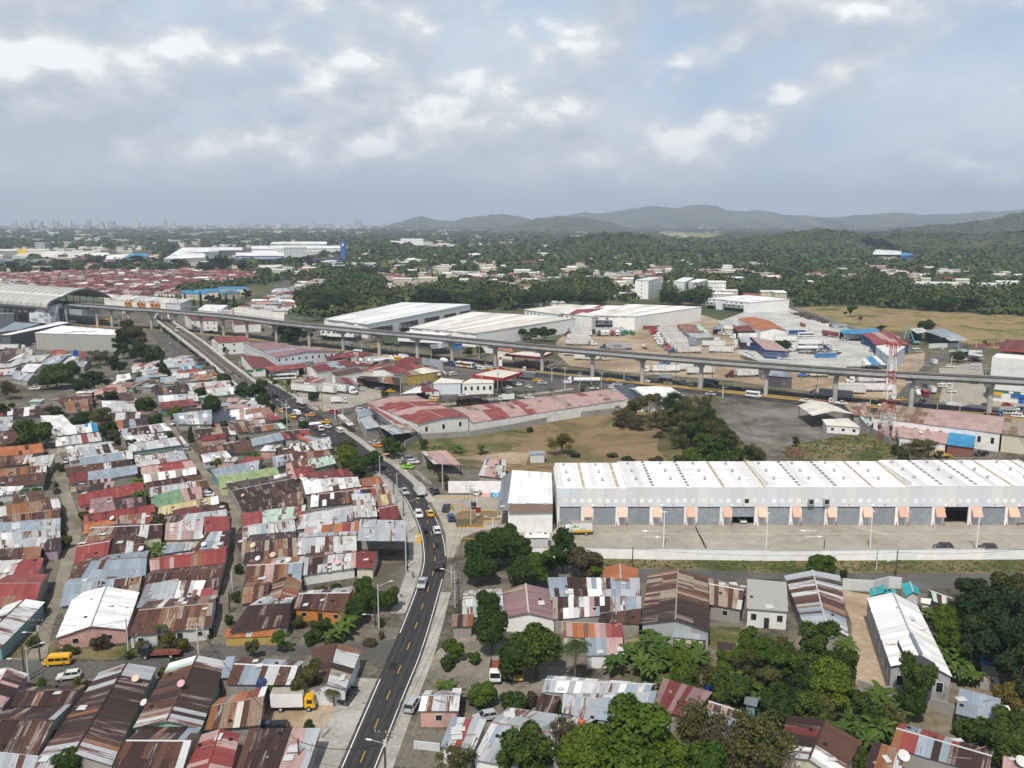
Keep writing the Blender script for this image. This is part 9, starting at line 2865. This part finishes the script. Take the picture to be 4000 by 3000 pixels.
cable(PT[('B4','1103','1662')],at('B4',2500,1640)+Vector((0,0,7)),1.0,'cable along the back lane, eastern span')
cable(PT[('B3','1040','1612')],PT[('B4','1103','1662')],1.2,'cable along the back lane, western span')
# lattice mast
def mast():
	p=at('B4',1022,482)
	H=height_at('D7',395,p.y)
	t=thing('lattice_tower','red and white lattice telecom tower behind the motel wall','tower',(p.x,p.y,0))
	RED,WHT=M('mast_red',(.40,.03,.02),.6),WHITEP
	def wd(z):return 4.4*(1-z/H)**1.0*.72+1.5
	n=7
	for i in range(n):
		z0,z1=H*i/n,H*(i+1)/n
		m=MB()
		cs=lambda z:[Vector((x*wd(z)/2,y*wd(z)/2,z))for x,y in((-1,-1),(1,-1),(1,1),(-1,1))]
		A,B=cs(z0),cs(z1)
		sub=3
		for a,b in zip(A,B):m.tube(a,b,.10,None,5)
		for q in range(sub):
			P,Q=[a.lerp(b,q/sub)for a,b in zip(A,B)],[a.lerp(b,(q+1)/sub)for a,b in zip(A,B)]
			for k in range(4):
				m.tube(P[k],Q[(k+1)%4],.042,None,4).tube(P[(k+1)%4],Q[k],.042,None,4).tube(Q[k],Q[(k+1)%4],.04,None,4)
		m.obj('tower_section',(RED,WHT)[i%2],t)
	m=MB()
	for z in(H-1.5,H):
		for k in range(16):
			a0,a1=k/16*6.283,(k+1)/16*6.283
			m.tube((math.cos(a0)*2.4,math.sin(a0)*2.4,z),(math.cos(a1)*2.4,math.sin(a1)*2.4,z),.07,None,4)
	for k in range(12):
		a=k/12*6.283
		m.tube((math.cos(a)*2.4,math.sin(a)*2.4,H-1.5),(math.cos(a)*2.4,math.sin(a)*2.4,H+.6),.08,None,4)
		m.tube((0,0,H-.8),(math.cos(a)*2.4,math.sin(a)*2.4,H-.8),.06,None,4)
	m.obj('head_frame',RED,t)
	for k,(z,a)in enumerate(((H*.62,.5),(H*.66,2.2),(H*.58,3.6),(H*.5,5.0),(H*.75,1.2),(H*.72,4.2))):
		w=wd(z)/2+.5
		MB().box(math.cos(a)*w-.3,math.cos(a)*w+.3,math.sin(a)*w-.2,math.sin(a)*w+.2,z,z+2.4).obj('antenna',WHITEP,t)
	for z,a in((H*.45,-1.2),(H*.55,-2.0)):
		w=wd(z)/2+.2
		c=Vector((math.cos(a)*w,math.sin(a)*w,z))
		MB().tube(c,c+Vector((math.cos(a)*.35,math.sin(a)*.35,0)),.75,.75,14).obj('drum_dish',WHITEP,t)
mast()
bpy.context.view_layer.update()
_dg=bpy.context.evaluated_depsgraph_get()
def drop(x,y,z=60.0):
	ok,loc,n,i,ob,mt=S.ray_cast(_dg,Vector((x,y,z)),Vector((0,0,-1)))
	return loc.z if ok else 0.0
def yard_sheds():
	rg=random.Random(44)
	pg=poly('A2','60,1400 420,1280 900,1300 1450,1400 1560,1480 1300,1560 900,1560 500,1620 250,1520')
	vs=[o.location for o in COL.objects if o.parent is None and o.get('category')in('car','taxi','truck','trailer','bus','container','pickup','van')]
	n=0
	for k in range(1500):
		if n>=16:break
		q=Vector((rg.uniform(min(p.x for p in pg),max(p.x for p in pg)),rg.uniform(min(p.y for p in pg),max(p.y for p in pg)),0))
		w,d=rg.uniform(3,6.5),rg.uniform(3,5)
		if not inside(q,pg)or any((v-q).xy.length<12 for v in vs)or min((p-q).xy.length for p in SV)<9 or min((p-q).xy.length for p in VG)<22 or min((p-q).xy.length for p in RC)<10:continue
		a=R(-33)+rg.uniform(-.1,.1)
		ux,uy=Vector((math.cos(a),math.sin(a),0)),Vector((-math.sin(a),math.cos(a),0))
		cs=[q-ux*w-uy*d,q+ux*w-uy*d,q+ux*w+uy*d,q-ux*w+uy*d]
		if any(inside(c,f)for c in cs+[q]for f in FOOT)or any(inside(c,cs)for f in FOOT for c in f):continue
		for c in cs:c.z=3.4
		pat=rg.choice(('rrpr','bbb','hhg','sts','ddd','tth','obo'))
		house('P',[],rg.choice('xs'),3.4,pat,rg.choice(('block','white','cream')),'shed','%s yard shed between viaduct and market, %s placed'%(describe(pat),ordn(n)),'shed','yard sheds by the viaduct',corners=cs,sw=2)
		n+=1
yard_sheds()
def roof_clutter():
	rg=random.Random(12)
	mbs=[MB()for _ in range(4)]
	hs=[f for f in FOOT if f[0].y<300 and max((p-f[0]).length for p in f)>7]
	for k in range(420):
		f=rg.choice(hs)
		u,v=rg.uniform(.08,.92),rg.uniform(.08,.92)
		q=f[0].lerp(f[1],u).lerp(f[3].lerp(f[2],u),v)
		z=drop(q.x,q.y,12)
		if z<2 or z>7.5:continue
		kd=k%4
		if kd==0:
			mbs[0].tube((q.x,q.y,z+.02),(q.x,q.y,z+.2),.33,.33,9)
		elif kd==1:
			a=rg.uniform(-.4,.5);l=rg.uniform(.6,1.8)
			mbs[1].tube((q.x-l*math.cos(a),q.y-l*math.sin(a),z+.12),(q.x+l*math.cos(a),q.y+l*math.sin(a),z+.12),.07,None,4)
		elif kd==2:
			s=rg.uniform(.12,.24)
			mbs[2].box(q.x-s,q.x+s,q.y-s*.6,q.y+s*.6,z-.02,z+.2)
		else:
			w,l=rg.uniform(.35,.9),rg.uniform(.4,1.1)
			mbs[3].add([(q.x-w,q.y-l,z+.10),(q.x+w,q.y-l*.9,z+.14),(q.x+w*.9,q.y+l,z+.16),(q.x-w,q.y+l,z+.08)],[(0,1,2,3)])
	for mb,m_,nm in zip(mbs,(TYRE,M('old_timber',(.28,.21,.14),.9,.2,2),M('loose_block',(.34,.32,.29),.9),TINS['h']),('roof_tyres','roof_timber','roof_blocks','loose_tin')):
		tag(mb.obj(nm,m_),kind='stuff')
roof_clutter()
def service_cables():
	rg=random.Random(6)
	n=0
	for(c,u,v),top in list(POLETOP.items()):
		if c not in('C1','B2','C2')or n>=30:continue
		near=sorted((p for f in FOOT for p in f if f[0].y<330),key=lambda p:(p-top).xy.length)
		for q in rg.sample(near[2:9],2):
			z=drop(q.x,q.y,12)
			cable(top,Vector((q.x,q.y,max(2.4,z))),.5,'thin service cable from a pole to a tin roof, %s back'%ordn(n),.02,8)
			n+=1
service_cables()
# dishes, tanks, machines, people
DISHM=None
def dishes():
	def dm():
		mb=MB();n=14
		rings=[(0.0,0),(.3,.04),(.6,.16)]
		vs=[(0,0,0)]
		for r_,z in rings[1:]:
			vs+=[(math.cos(a)*r_,math.sin(a)*r_,z)for a in[k/n*6.283 for k in range(n)]]
		fs=[(0,1+k,1+(k+1)%n)for k in range(n)]+[(1+k,1+n+k,1+n+(k+1)%n,1+(k+1)%n)for k in range(n)]
		mb.add(vs,fs);mb.add([(x,y,z-.03)for x,y,z in vs],[tuple(reversed(f))for f in fs])
		return mb
	D0=dm()
	mats={'white':M('dish_white',(.62,.62,.60),.5),'pink':M('dish_pink',(.62,.36,.38),.5),'blue':M('dish_blue',(.03,.1,.4),.5),'tan':M('dish_tan',(.58,.46,.33),.5)}
	meshes={k:D0 .mesh('dish',m_)for k,m_ in mats.items()}
	stand=MB().tube((0,0,-.75),(0,0,0),.04,None,6).tube((0,0,0),(.1,-.35,.35),.02,None,5).mesh('stand',GALV)
	L=[('C1',1170,880,1.5,'tan'),('C1',1568,965,1.5,'pink'),('C1',1240,1030,1.4,'white'),('B1',1515,578,1.2,'tan'),('B1',2098,950,1.2,'pink'),('B1',790,1073,1.6,'pink'),('B1',968,1147,1.5,'white'),('B1',1218,1390,1.7,'white'),('B1',1757,1345,1.4,'white'),('B1',1740,1293,1.3,'white'),('B1',2185,1388,1.6,'tan'),('B1',1990,248,1.1,'white'),('B1',1275,385,1.0,'white'),('B1',1470,40,1.0,'white'),('B1',600,130,.9,'white'),('B2',395,615,1.3,'tan'),('B2',388,765,1.2,'tan'),('B2',906,935,1.5,'blue'),('B2',895,858,1.1,'tan'),('B2',143,1440,1.7,'tan'),('B2',15,1492,1.5,'white'),('B2',282,1528,1.6,'white'),('B2',702,1512,1.5,'pink'),('B2',1048,1057,1.2,'white'),('B2',292,528,.9,'white'),('C4',1172,1530,2.0,'white'),('C4',2190,1570,2.0,'white'),('C3',598,1280,1.8,'pink'),('B4',1320,420,1.4,'white'),('B1',2170,680,1.1,'pink'),('B1',1715,372,1.0,'white'),('D2',503,1575,1.2,'tan'),('B1',45,1578,1.2,'white')]
	spots=['the grey roof end above the brown gables','the broad brown roof','the gap between the long brown roofs','the brown roof by the lane fork','the big dark brown roof','the mauve roof','the dark red long roof','the patched brown roof by the crimson one','the pinkish streaked roof','the edge of the small bright red roof','the corner of the second lane','the patched roof by the solar panels','the blue-grey and brown roof','a brown roof near the flyover','a rusty roof by the trees','the streaked roof near the overhanging trees','the mint and rust roof','the brick red roof, deep blue','the white roof by the orange hip','the dark brown roof with tan sheets','the west end of the dark brown roof','the south edge of the dark brown roof','the grey and pink roof by the market hall','the orange and yellow roof','the small blue-grey roof by the road','the red and grey patchwork roof','the pink corner roof','the long grey roof, salmon','the faded red motel lean-to','the small brown roof by the green one','the pale roof by the lane pole','the roofs beside the flyover','the white and red roof at the west edge']
	for(c,u,v,s,col),sp in zip(L,spots):
		p=at(c,u,v,4.5)
		p.z=max(2.5,drop(p.x,p.y,12))+.7
		t=thing('satellite_dish','%s satellite dish on %s'%({'white':'white','pink':'pinkish','blue':'blue','tan':'tan'}[col],sp),'satellite dish',(p.x,p.y,p.z),random.uniform(-.6,.6),'satellite dishes on roofs')
		o=link('dish',meshes[col],t,(0,0,0),scale=(s*.72,s*.72,s*.72));o.rotation_euler=(R(38),0,0)
		link('stand',stand,t)
dishes()
TANKB=M('tank_blue',(.012,.09,.42),.4,.08)
def tank(c,u,v,z,r,h,mat,label,stand=0.0):
	p=at(c,u,v,z)
	t=thing('water_tank',label,'water tank',(p.x,p.y,z))
	b=MB().tube((0,0,0),(0,0,h),r,r,16).tube((0,0,h),(0,0,h+r*.35),r,r*.4,16).obj('tank',mat,t)
	MB().tube((0,0,h+r*.35),(0,0,h+r*.35+.1),r*.3,None,10).obj('lid',DARK,b)
	if z>.5:
		m=MB()
		for x,y in((-1,-1),(1,-1),(1,1),(-1,1)):m.tube((x*r*.7,y*r*.7,-z),(x*r*.7,y*r*.7,0),.06,None,5)
		m.obj('stand',GALV,t)
tank('C3',1712,1030,2.2,.75,1.9,TANKB,'bright blue water tank in the banana thicket')
tank('D1',1307,1185,6.5,1.3,2.6,TANKB,'blue water tank on a stand before the depot')
tank('C2',50,955,2.5,.8,1.2,M('tank_dark_blue',(.03,.05,.14),.4),'dark blue tank beside the olive tree')
tank('C3',600,1285,3.4,.55,.8,M('tank_orange',(.5,.12,.06),.5),'orange barrel on the long grey roof')
p=at('B2',1985,680,3)
t=thing('water_tank','lilac tank lying on the patched pink shed','water tank',(p.x,p.y,3.2),R(70))
MB().tube((-1.6,0,.6),(1.6,0,.6),.6,None,14).obj('tank',M('tank_lilac',(.36,.33,.55),.5),t)
m=MB()
for x in(-1.1,-.2,.7):m.tube((x,0,.6),(x+.12,0,.6),.63,None,14)
m.obj('band',M('tank_band',(.28,.26,.45),.5),t)
p=at('D8',330,425)
t=thing('excavator','pale blue long arm excavator in the scrap yard','excavator',(p.x,p.y,0),R(185))
EXB=M('excavator_blue',(.16,.40,.46),.5)
for s in(-1,1):MB().profile([(-2.1,.1),(2.1,.1),(2.4,.45),(2.1,.9),(-2.1,.9),(-2.4,.45)],s*1.2-.35,s*1.2+.35).obj('track',DARK,t,.06)
MB().box(-2.6,1.6,-1.4,1.4,1.1,2.3).obj('body',EXB,t,.1)
MB().profile([(.3,2.3),(1.7,2.3),(1.6,3.4),(.4,3.5)],-1.35,-.1).obj('cab',GLASS,t,.05)
a0,a1,a2,a3=Vector((1.2,.3,2.2)),Vector((3.4,.3,7.6)),Vector((6.4,.3,12.2)),Vector((8.0,.3,3.6))
MB().tube(a0,a1,.5,.42,8).tube(a1,a2,.42,.3,8).obj('boom',EXB,t)
MB().tube(a2,a3,.32,.25,8).obj('stick',EXB,t)
MB().tube(a3,a3-Vector((0,0,1.4)),.55,.15,8).obj('grab',DARK,t)
p=at('B4',1495,640)
t=thing('backhoe','dusty yellow backhoe loader beside the motel bush','backhoe',(p.x,p.y,0),R(5))
BH=M('backhoe_yellow',(.50,.30,.04),.6,.2)
MB().profile([(-1.8,.7),(2.2,.7),(2.3,1.5),(.6,1.6),(-1.8,1.5)],-.6,.6).obj('body',BH,t,.05)
MB().box(-1.4,.4,-.75,.75,1.55,2.6).obj('cab',GLASS,t,.05)
MB().box(-1.5,.5,-.85,.85,2.62,2.75).obj('roof_panel',BH,t)
for x,r_ in((-1.2,.8),(1.7,.5)):
	for s in(-1,1):link('wheel',wheel_mesh(r_,.4),t,(x,s*.85,r_))
MB().tube((2.2,0,1.2),(3.6,0,.8),.15,None,6).add([(3.4,-1.1,.2),(3.4,1.1,.2),(3.6,1.1,1.1),(3.6,-1.1,1.1),(4.2,-1.1,.2),(4.2,1.1,.2)],[(0,1,2,3),(0,4,5,1)]).obj('loader_bucket',BH,t)
MB().tube((-1.8,0,1.2),(-2.8,0,3.2),.2,.15,6).tube((-2.8,0,3.2),(-3.9,0,1.6),.15,.12,6).box(-4.3,-3.7,-.35,.35,.9,1.6).obj('digger_arm',BH,t)
def person(p,rz,top,legs,label,stride=.25):
	me=bpy.data.meshes.new('body')
	J=[(0,0,.95),(0,0,1.15),(0,0,1.40),(0,0,1.52),(0.02,0,1.66),(.02,0,1.74),(-.0,.19,1.38),(-.06,.26,1.12),(.06,.27,.90),(0,-.19,1.38),(.08,-.26,1.12),(.12,-.26,.90),(0,.10,.90),(stride*.5+.03,.11,.48),(stride*.5,.11,.06),(stride*.5+.14,.11,.04),(0,-.10,.90),(-stride*.3,-.11,.48),(-stride,-.11,.09),(-stride+.12,-.11,.04)]
	E=[(0,1),(1,2),(2,3),(3,4),(4,5),(2,6),(6,7),(7,8),(2,9),(9,10),(10,11),(0,12),(12,13),(13,14),(14,15),(0,16),(16,17),(17,18),(18,19)]
	rad=[.15,.14,.16,.06,.10,.07,.075,.052,.04,.075,.052,.04,.10,.07,.045,.04,.10,.07,.045,.04]
	me.from_pydata(J,E,[])
	o=bpy.data.objects.new('body_rig',me)
	COL.objects.link(o)
	sk=o.modifiers.new('skin','SKIN')
	for v,r_ in zip(me.skin_vertices[0].data,rad):v.radius=(r_,r_*.85)
	me.skin_vertices[0].data[0].use_root=True
	ss=o.modifiers.new('sub','SUBSURF');ss.levels=ss.render_levels=1
	dg=bpy.context.evaluated_depsgraph_get()
	bm_=bpy.data.meshes.new_from_object(o.evaluated_get(dg))
	bpy.data.objects.remove(o)
	skin=M('skin',(.16,.085,.055),.6);hair=M('hair',(.012,.01,.009),.7)
	tm,lm=M('cloth_'+top,CARCOL.get(top,(.3,.3,.3)),.9),M('cloth_'+legs,CARCOL.get(legs,(.05,.05,.06)),.9)
	bm_.materials.clear()
	for m_ in(tm,lm,skin,hair,DARK):bm_.materials.append(m_)
	for f in bm_.polygons:
		c=f.center
		arm=abs(c.y)>.22 and c.z<1.22
		f.material_index=4 if c.z<.09 else 1 if c.z<.96 and abs(c.y)<.2 else 2 if arm or c.z>1.47 else 0
		if c.z>1.69 or(c.z>1.58 and c.x<-.02):f.material_index=3
		f.use_smooth=True
	t=thing('person',label,'person',(p.x,p.y,.06),rz,'people on foot')
	link('body',bm_,t)
for c,u,v,rz,a,b,lab in(('C2',1255,190,200,'white','black','person in white shirt and dark trousers walking on the sidewalk'),('P',1613,2259,80,'grey','black','person in grey walking beside the road at the lamp post'),('P',1592,2236,260,'black','dark','person in black standing in the shade of the market hall'),('D7',380,950,90,'dark','black','person in dark clothes on the dirt by the lodge'),('D7',695,190,0,'grey','black','person in grey on the concrete yard beside another'),('D7',715,190,180,'black','black','person in black on the concrete yard beside another'),('D8',570,590,90,'blue','black','person in blue crossing the yard by the side road'),('P',1769,1994,0,'black','blue','person standing at the dark pickup by the lot entrance'),('D5',445,790,40,'white','grey','person in white walking past the far fuel canopy'),('D5',392,1100,20,'red','black','person in red beside the taxi at the junction')):
	person(at(c,u,v),R(rz),a,b,lab)
def corner_bushes():
	rg=random.Random(91)
	bx=[(min(p.x for p in f)-.6,max(p.x for p in f)+.6,min(p.y for p in f)-.6,max(p.y for p in f)+.6)for f in FOOT]
	road=list(RL)
	n=0
	for k in range(4000):
		if n>=75:break
		q=Vector((rg.uniform(-190,20),rg.uniform(128,470),0))
		if q.x>np.interp(q.y,[p.y for p in road],[p.x for p in road])-6:continue
		a=at('P',900,2540).y
		if 143<q.y<166:continue
		if any(b[0]<q.x<b[1]and b[2]<q.y<b[3]for b in bx):continue
		h=rg.uniform(1.4,3.4)
		tree(q,h,h*rg.uniform(.5,.8),'shrub',rg.choice(('mango','olive','dark','bright')),'shrub','small bush in a gap between the tin houses, %s in all'%ordn(n),'bushes between the tin houses',rg)
		n+=1
	got=sorted((o for o in COL.objects if o.get('group')=='bushes between the tin houses'),key=lambda o:o.location.y)
	for i,o in enumerate(got):o['label']='small bush in a gap between the tin houses, %s back'%ordn(i)
corner_bushes()
def heap(name,c,pts,n,cols,smin,smax,seed,h=.8):
	rg=random.Random(seed)
	pg=poly(c,pts)
	xs,ys=[p.x for p in pg],[p.y for p in pg]
	mbs=[MB()for _ in cols]
	k=0
	while k<n:
		q=Vector((rg.uniform(min(xs),max(xs)),rg.uniform(min(ys),max(ys)),0))
		if not inside(q,pg):continue
		s=rg.uniform(smin,smax)
		v,f=ico((q.x,q.y,rg.random()*h*.5+s*.3),(s,s*rg.uniform(.6,1),s*rg.uniform(.4,.8)),1)
		v=v+np.random.default_rng(seed*1000+k).normal(size=v.shape)*s*.16
		mbs[k%len(cols)].add([tuple(x)for x in v],[tuple(x)for x in f])
		k+=1
	vs,fs,mi=[],[],[]
	for i,mb in enumerate(mbs):
		b=len(vs);vs+=mb.v;fs+=[tuple(b+j for j in f)for f in mb.f];mi+=[i]*len(mb.f)
	me=mesh_from(name,vs,fs)
	for i,cc in enumerate(cols):me.materials.append(M('%s_%d'%(name,i),cc,.9,.3,2))
	me.polygons.foreach_set('material_index',mi)
	tag(link(name,me),kind='stuff')
heap('garbage_litter','D3','880,1500 960,1440 1100,1500 1120,1560 1000,1570',260,[(.6,.6,.58),(.08,.08,.08),(.35,.25,.18),(.3,.08,.06),(.5,.5,.45)],.12,.4,1)
heap('rubble','B2','1120,650 1260,625 1310,650 1250,690 1140,680',160,[(.45,.42,.37),(.36,.33,.28)],.12,.4,2,.4)
heap('rubble','B2','1360,740 1400,760 1520,860 1490,880',120,[(.40,.35,.28),(.3,.26,.2)],.1,.3,3,.3)
heap('rubble','C2','1560,680 1640,600 1650,660 1600,740',120,[(.48,.45,.40),(.36,.33,.28)],.1,.3,4,.3)
heap('rubble','D3','330,1080 520,1180 530,1240 420,1180',130,[(.42,.39,.34),(.33,.30,.26)],.2,.5,5,.5)
heap('scrap_metal','A4','200,940 380,940 540,1010 500,1030 330,985',200,[(.07,.045,.04),(.12,.07,.055),(.05,.05,.05)],.5,1.6,6,.8)
heap('scrap_metal','D7','500,580 900,540 1280,580 1200,610 800,600',130,[(.10,.05,.045),(.06,.05,.05)],.3,1.0,7,.6)
heap('scrap_metal','D8','120,400 240,330 260,400 180,420',140,[(.28,.20,.09),(.2,.13,.07),(.12,.1,.08)],.4,1.2,8,2.0)
heap('soil_mound','B4','130,590 220,560 320,585 300,630 180,640',120,[(.16,.085,.05),(.13,.075,.05)],.3,.7,9,.6)
heap('scrap_parts','D3','790,990 960,900 1060,940 1010,1040 860,1030',170,[(.2,.19,.17),(.09,.08,.07),(.3,.27,.22)],.3,.9,10,1.4)
heap('fruit_goods','D4','1290,1470 1700,1430 1705,1450 1300,1485',130,[(.7,.35,.02),(.6,.06,.03),(.6,.5,.1),(.1,.3,.05)],.15,.4,11,1.2)
heap('weeds','B2','1400,560 1700,520 1750,560 1500,620',320,[(.05,.085,.02),(.085,.10,.03),(.12,.12,.05)],.15,.5,12,.3)
heap('weeds','D3','100,900 240,920 520,1130 640,1280 560,1260 330,1080',500,[(.05,.085,.02),(.075,.10,.025),(.10,.11,.04)],.2,.7,13,.5)
heap('weeds','B4','150,540 640,450 900,430 1100,560 1100,640 200,650',400,[(.09,.10,.03),(.14,.12,.05),(.07,.09,.03)],.2,.6,16,.3)
heap('weeds','B3','780,1520 2212,1535 B4 2500,1530 2500,1625 0,1625 B3 1700,1600 800,1585',700,[(.07,.10,.02),(.10,.12,.03),(.15,.13,.06)],.12,.4,17,.2)
# haze: the air over the whole place
def haze():
	m=bpy.data.materials.new('haze_air')
	m.use_nodes=True
	t=m.node_tree
	t.nodes.clear()
	v=N(t,'ShaderNodeVolumePrincipled')
	v.inputs['Color'].default_value=(.72,.85,1.0,1)
	v.inputs['Density'].default_value=0.00010
	v.inputs['Anisotropy'].default_value=0.0
	out=N(t,'ShaderNodeOutputMaterial')
	t.links.new(v.outputs[0],out.inputs['Volume'])
	o=MB().box(-15500,15500,-300,15500,-1.0,520).obj('haze',m)
	tag(o,kind='stuff')
haze()
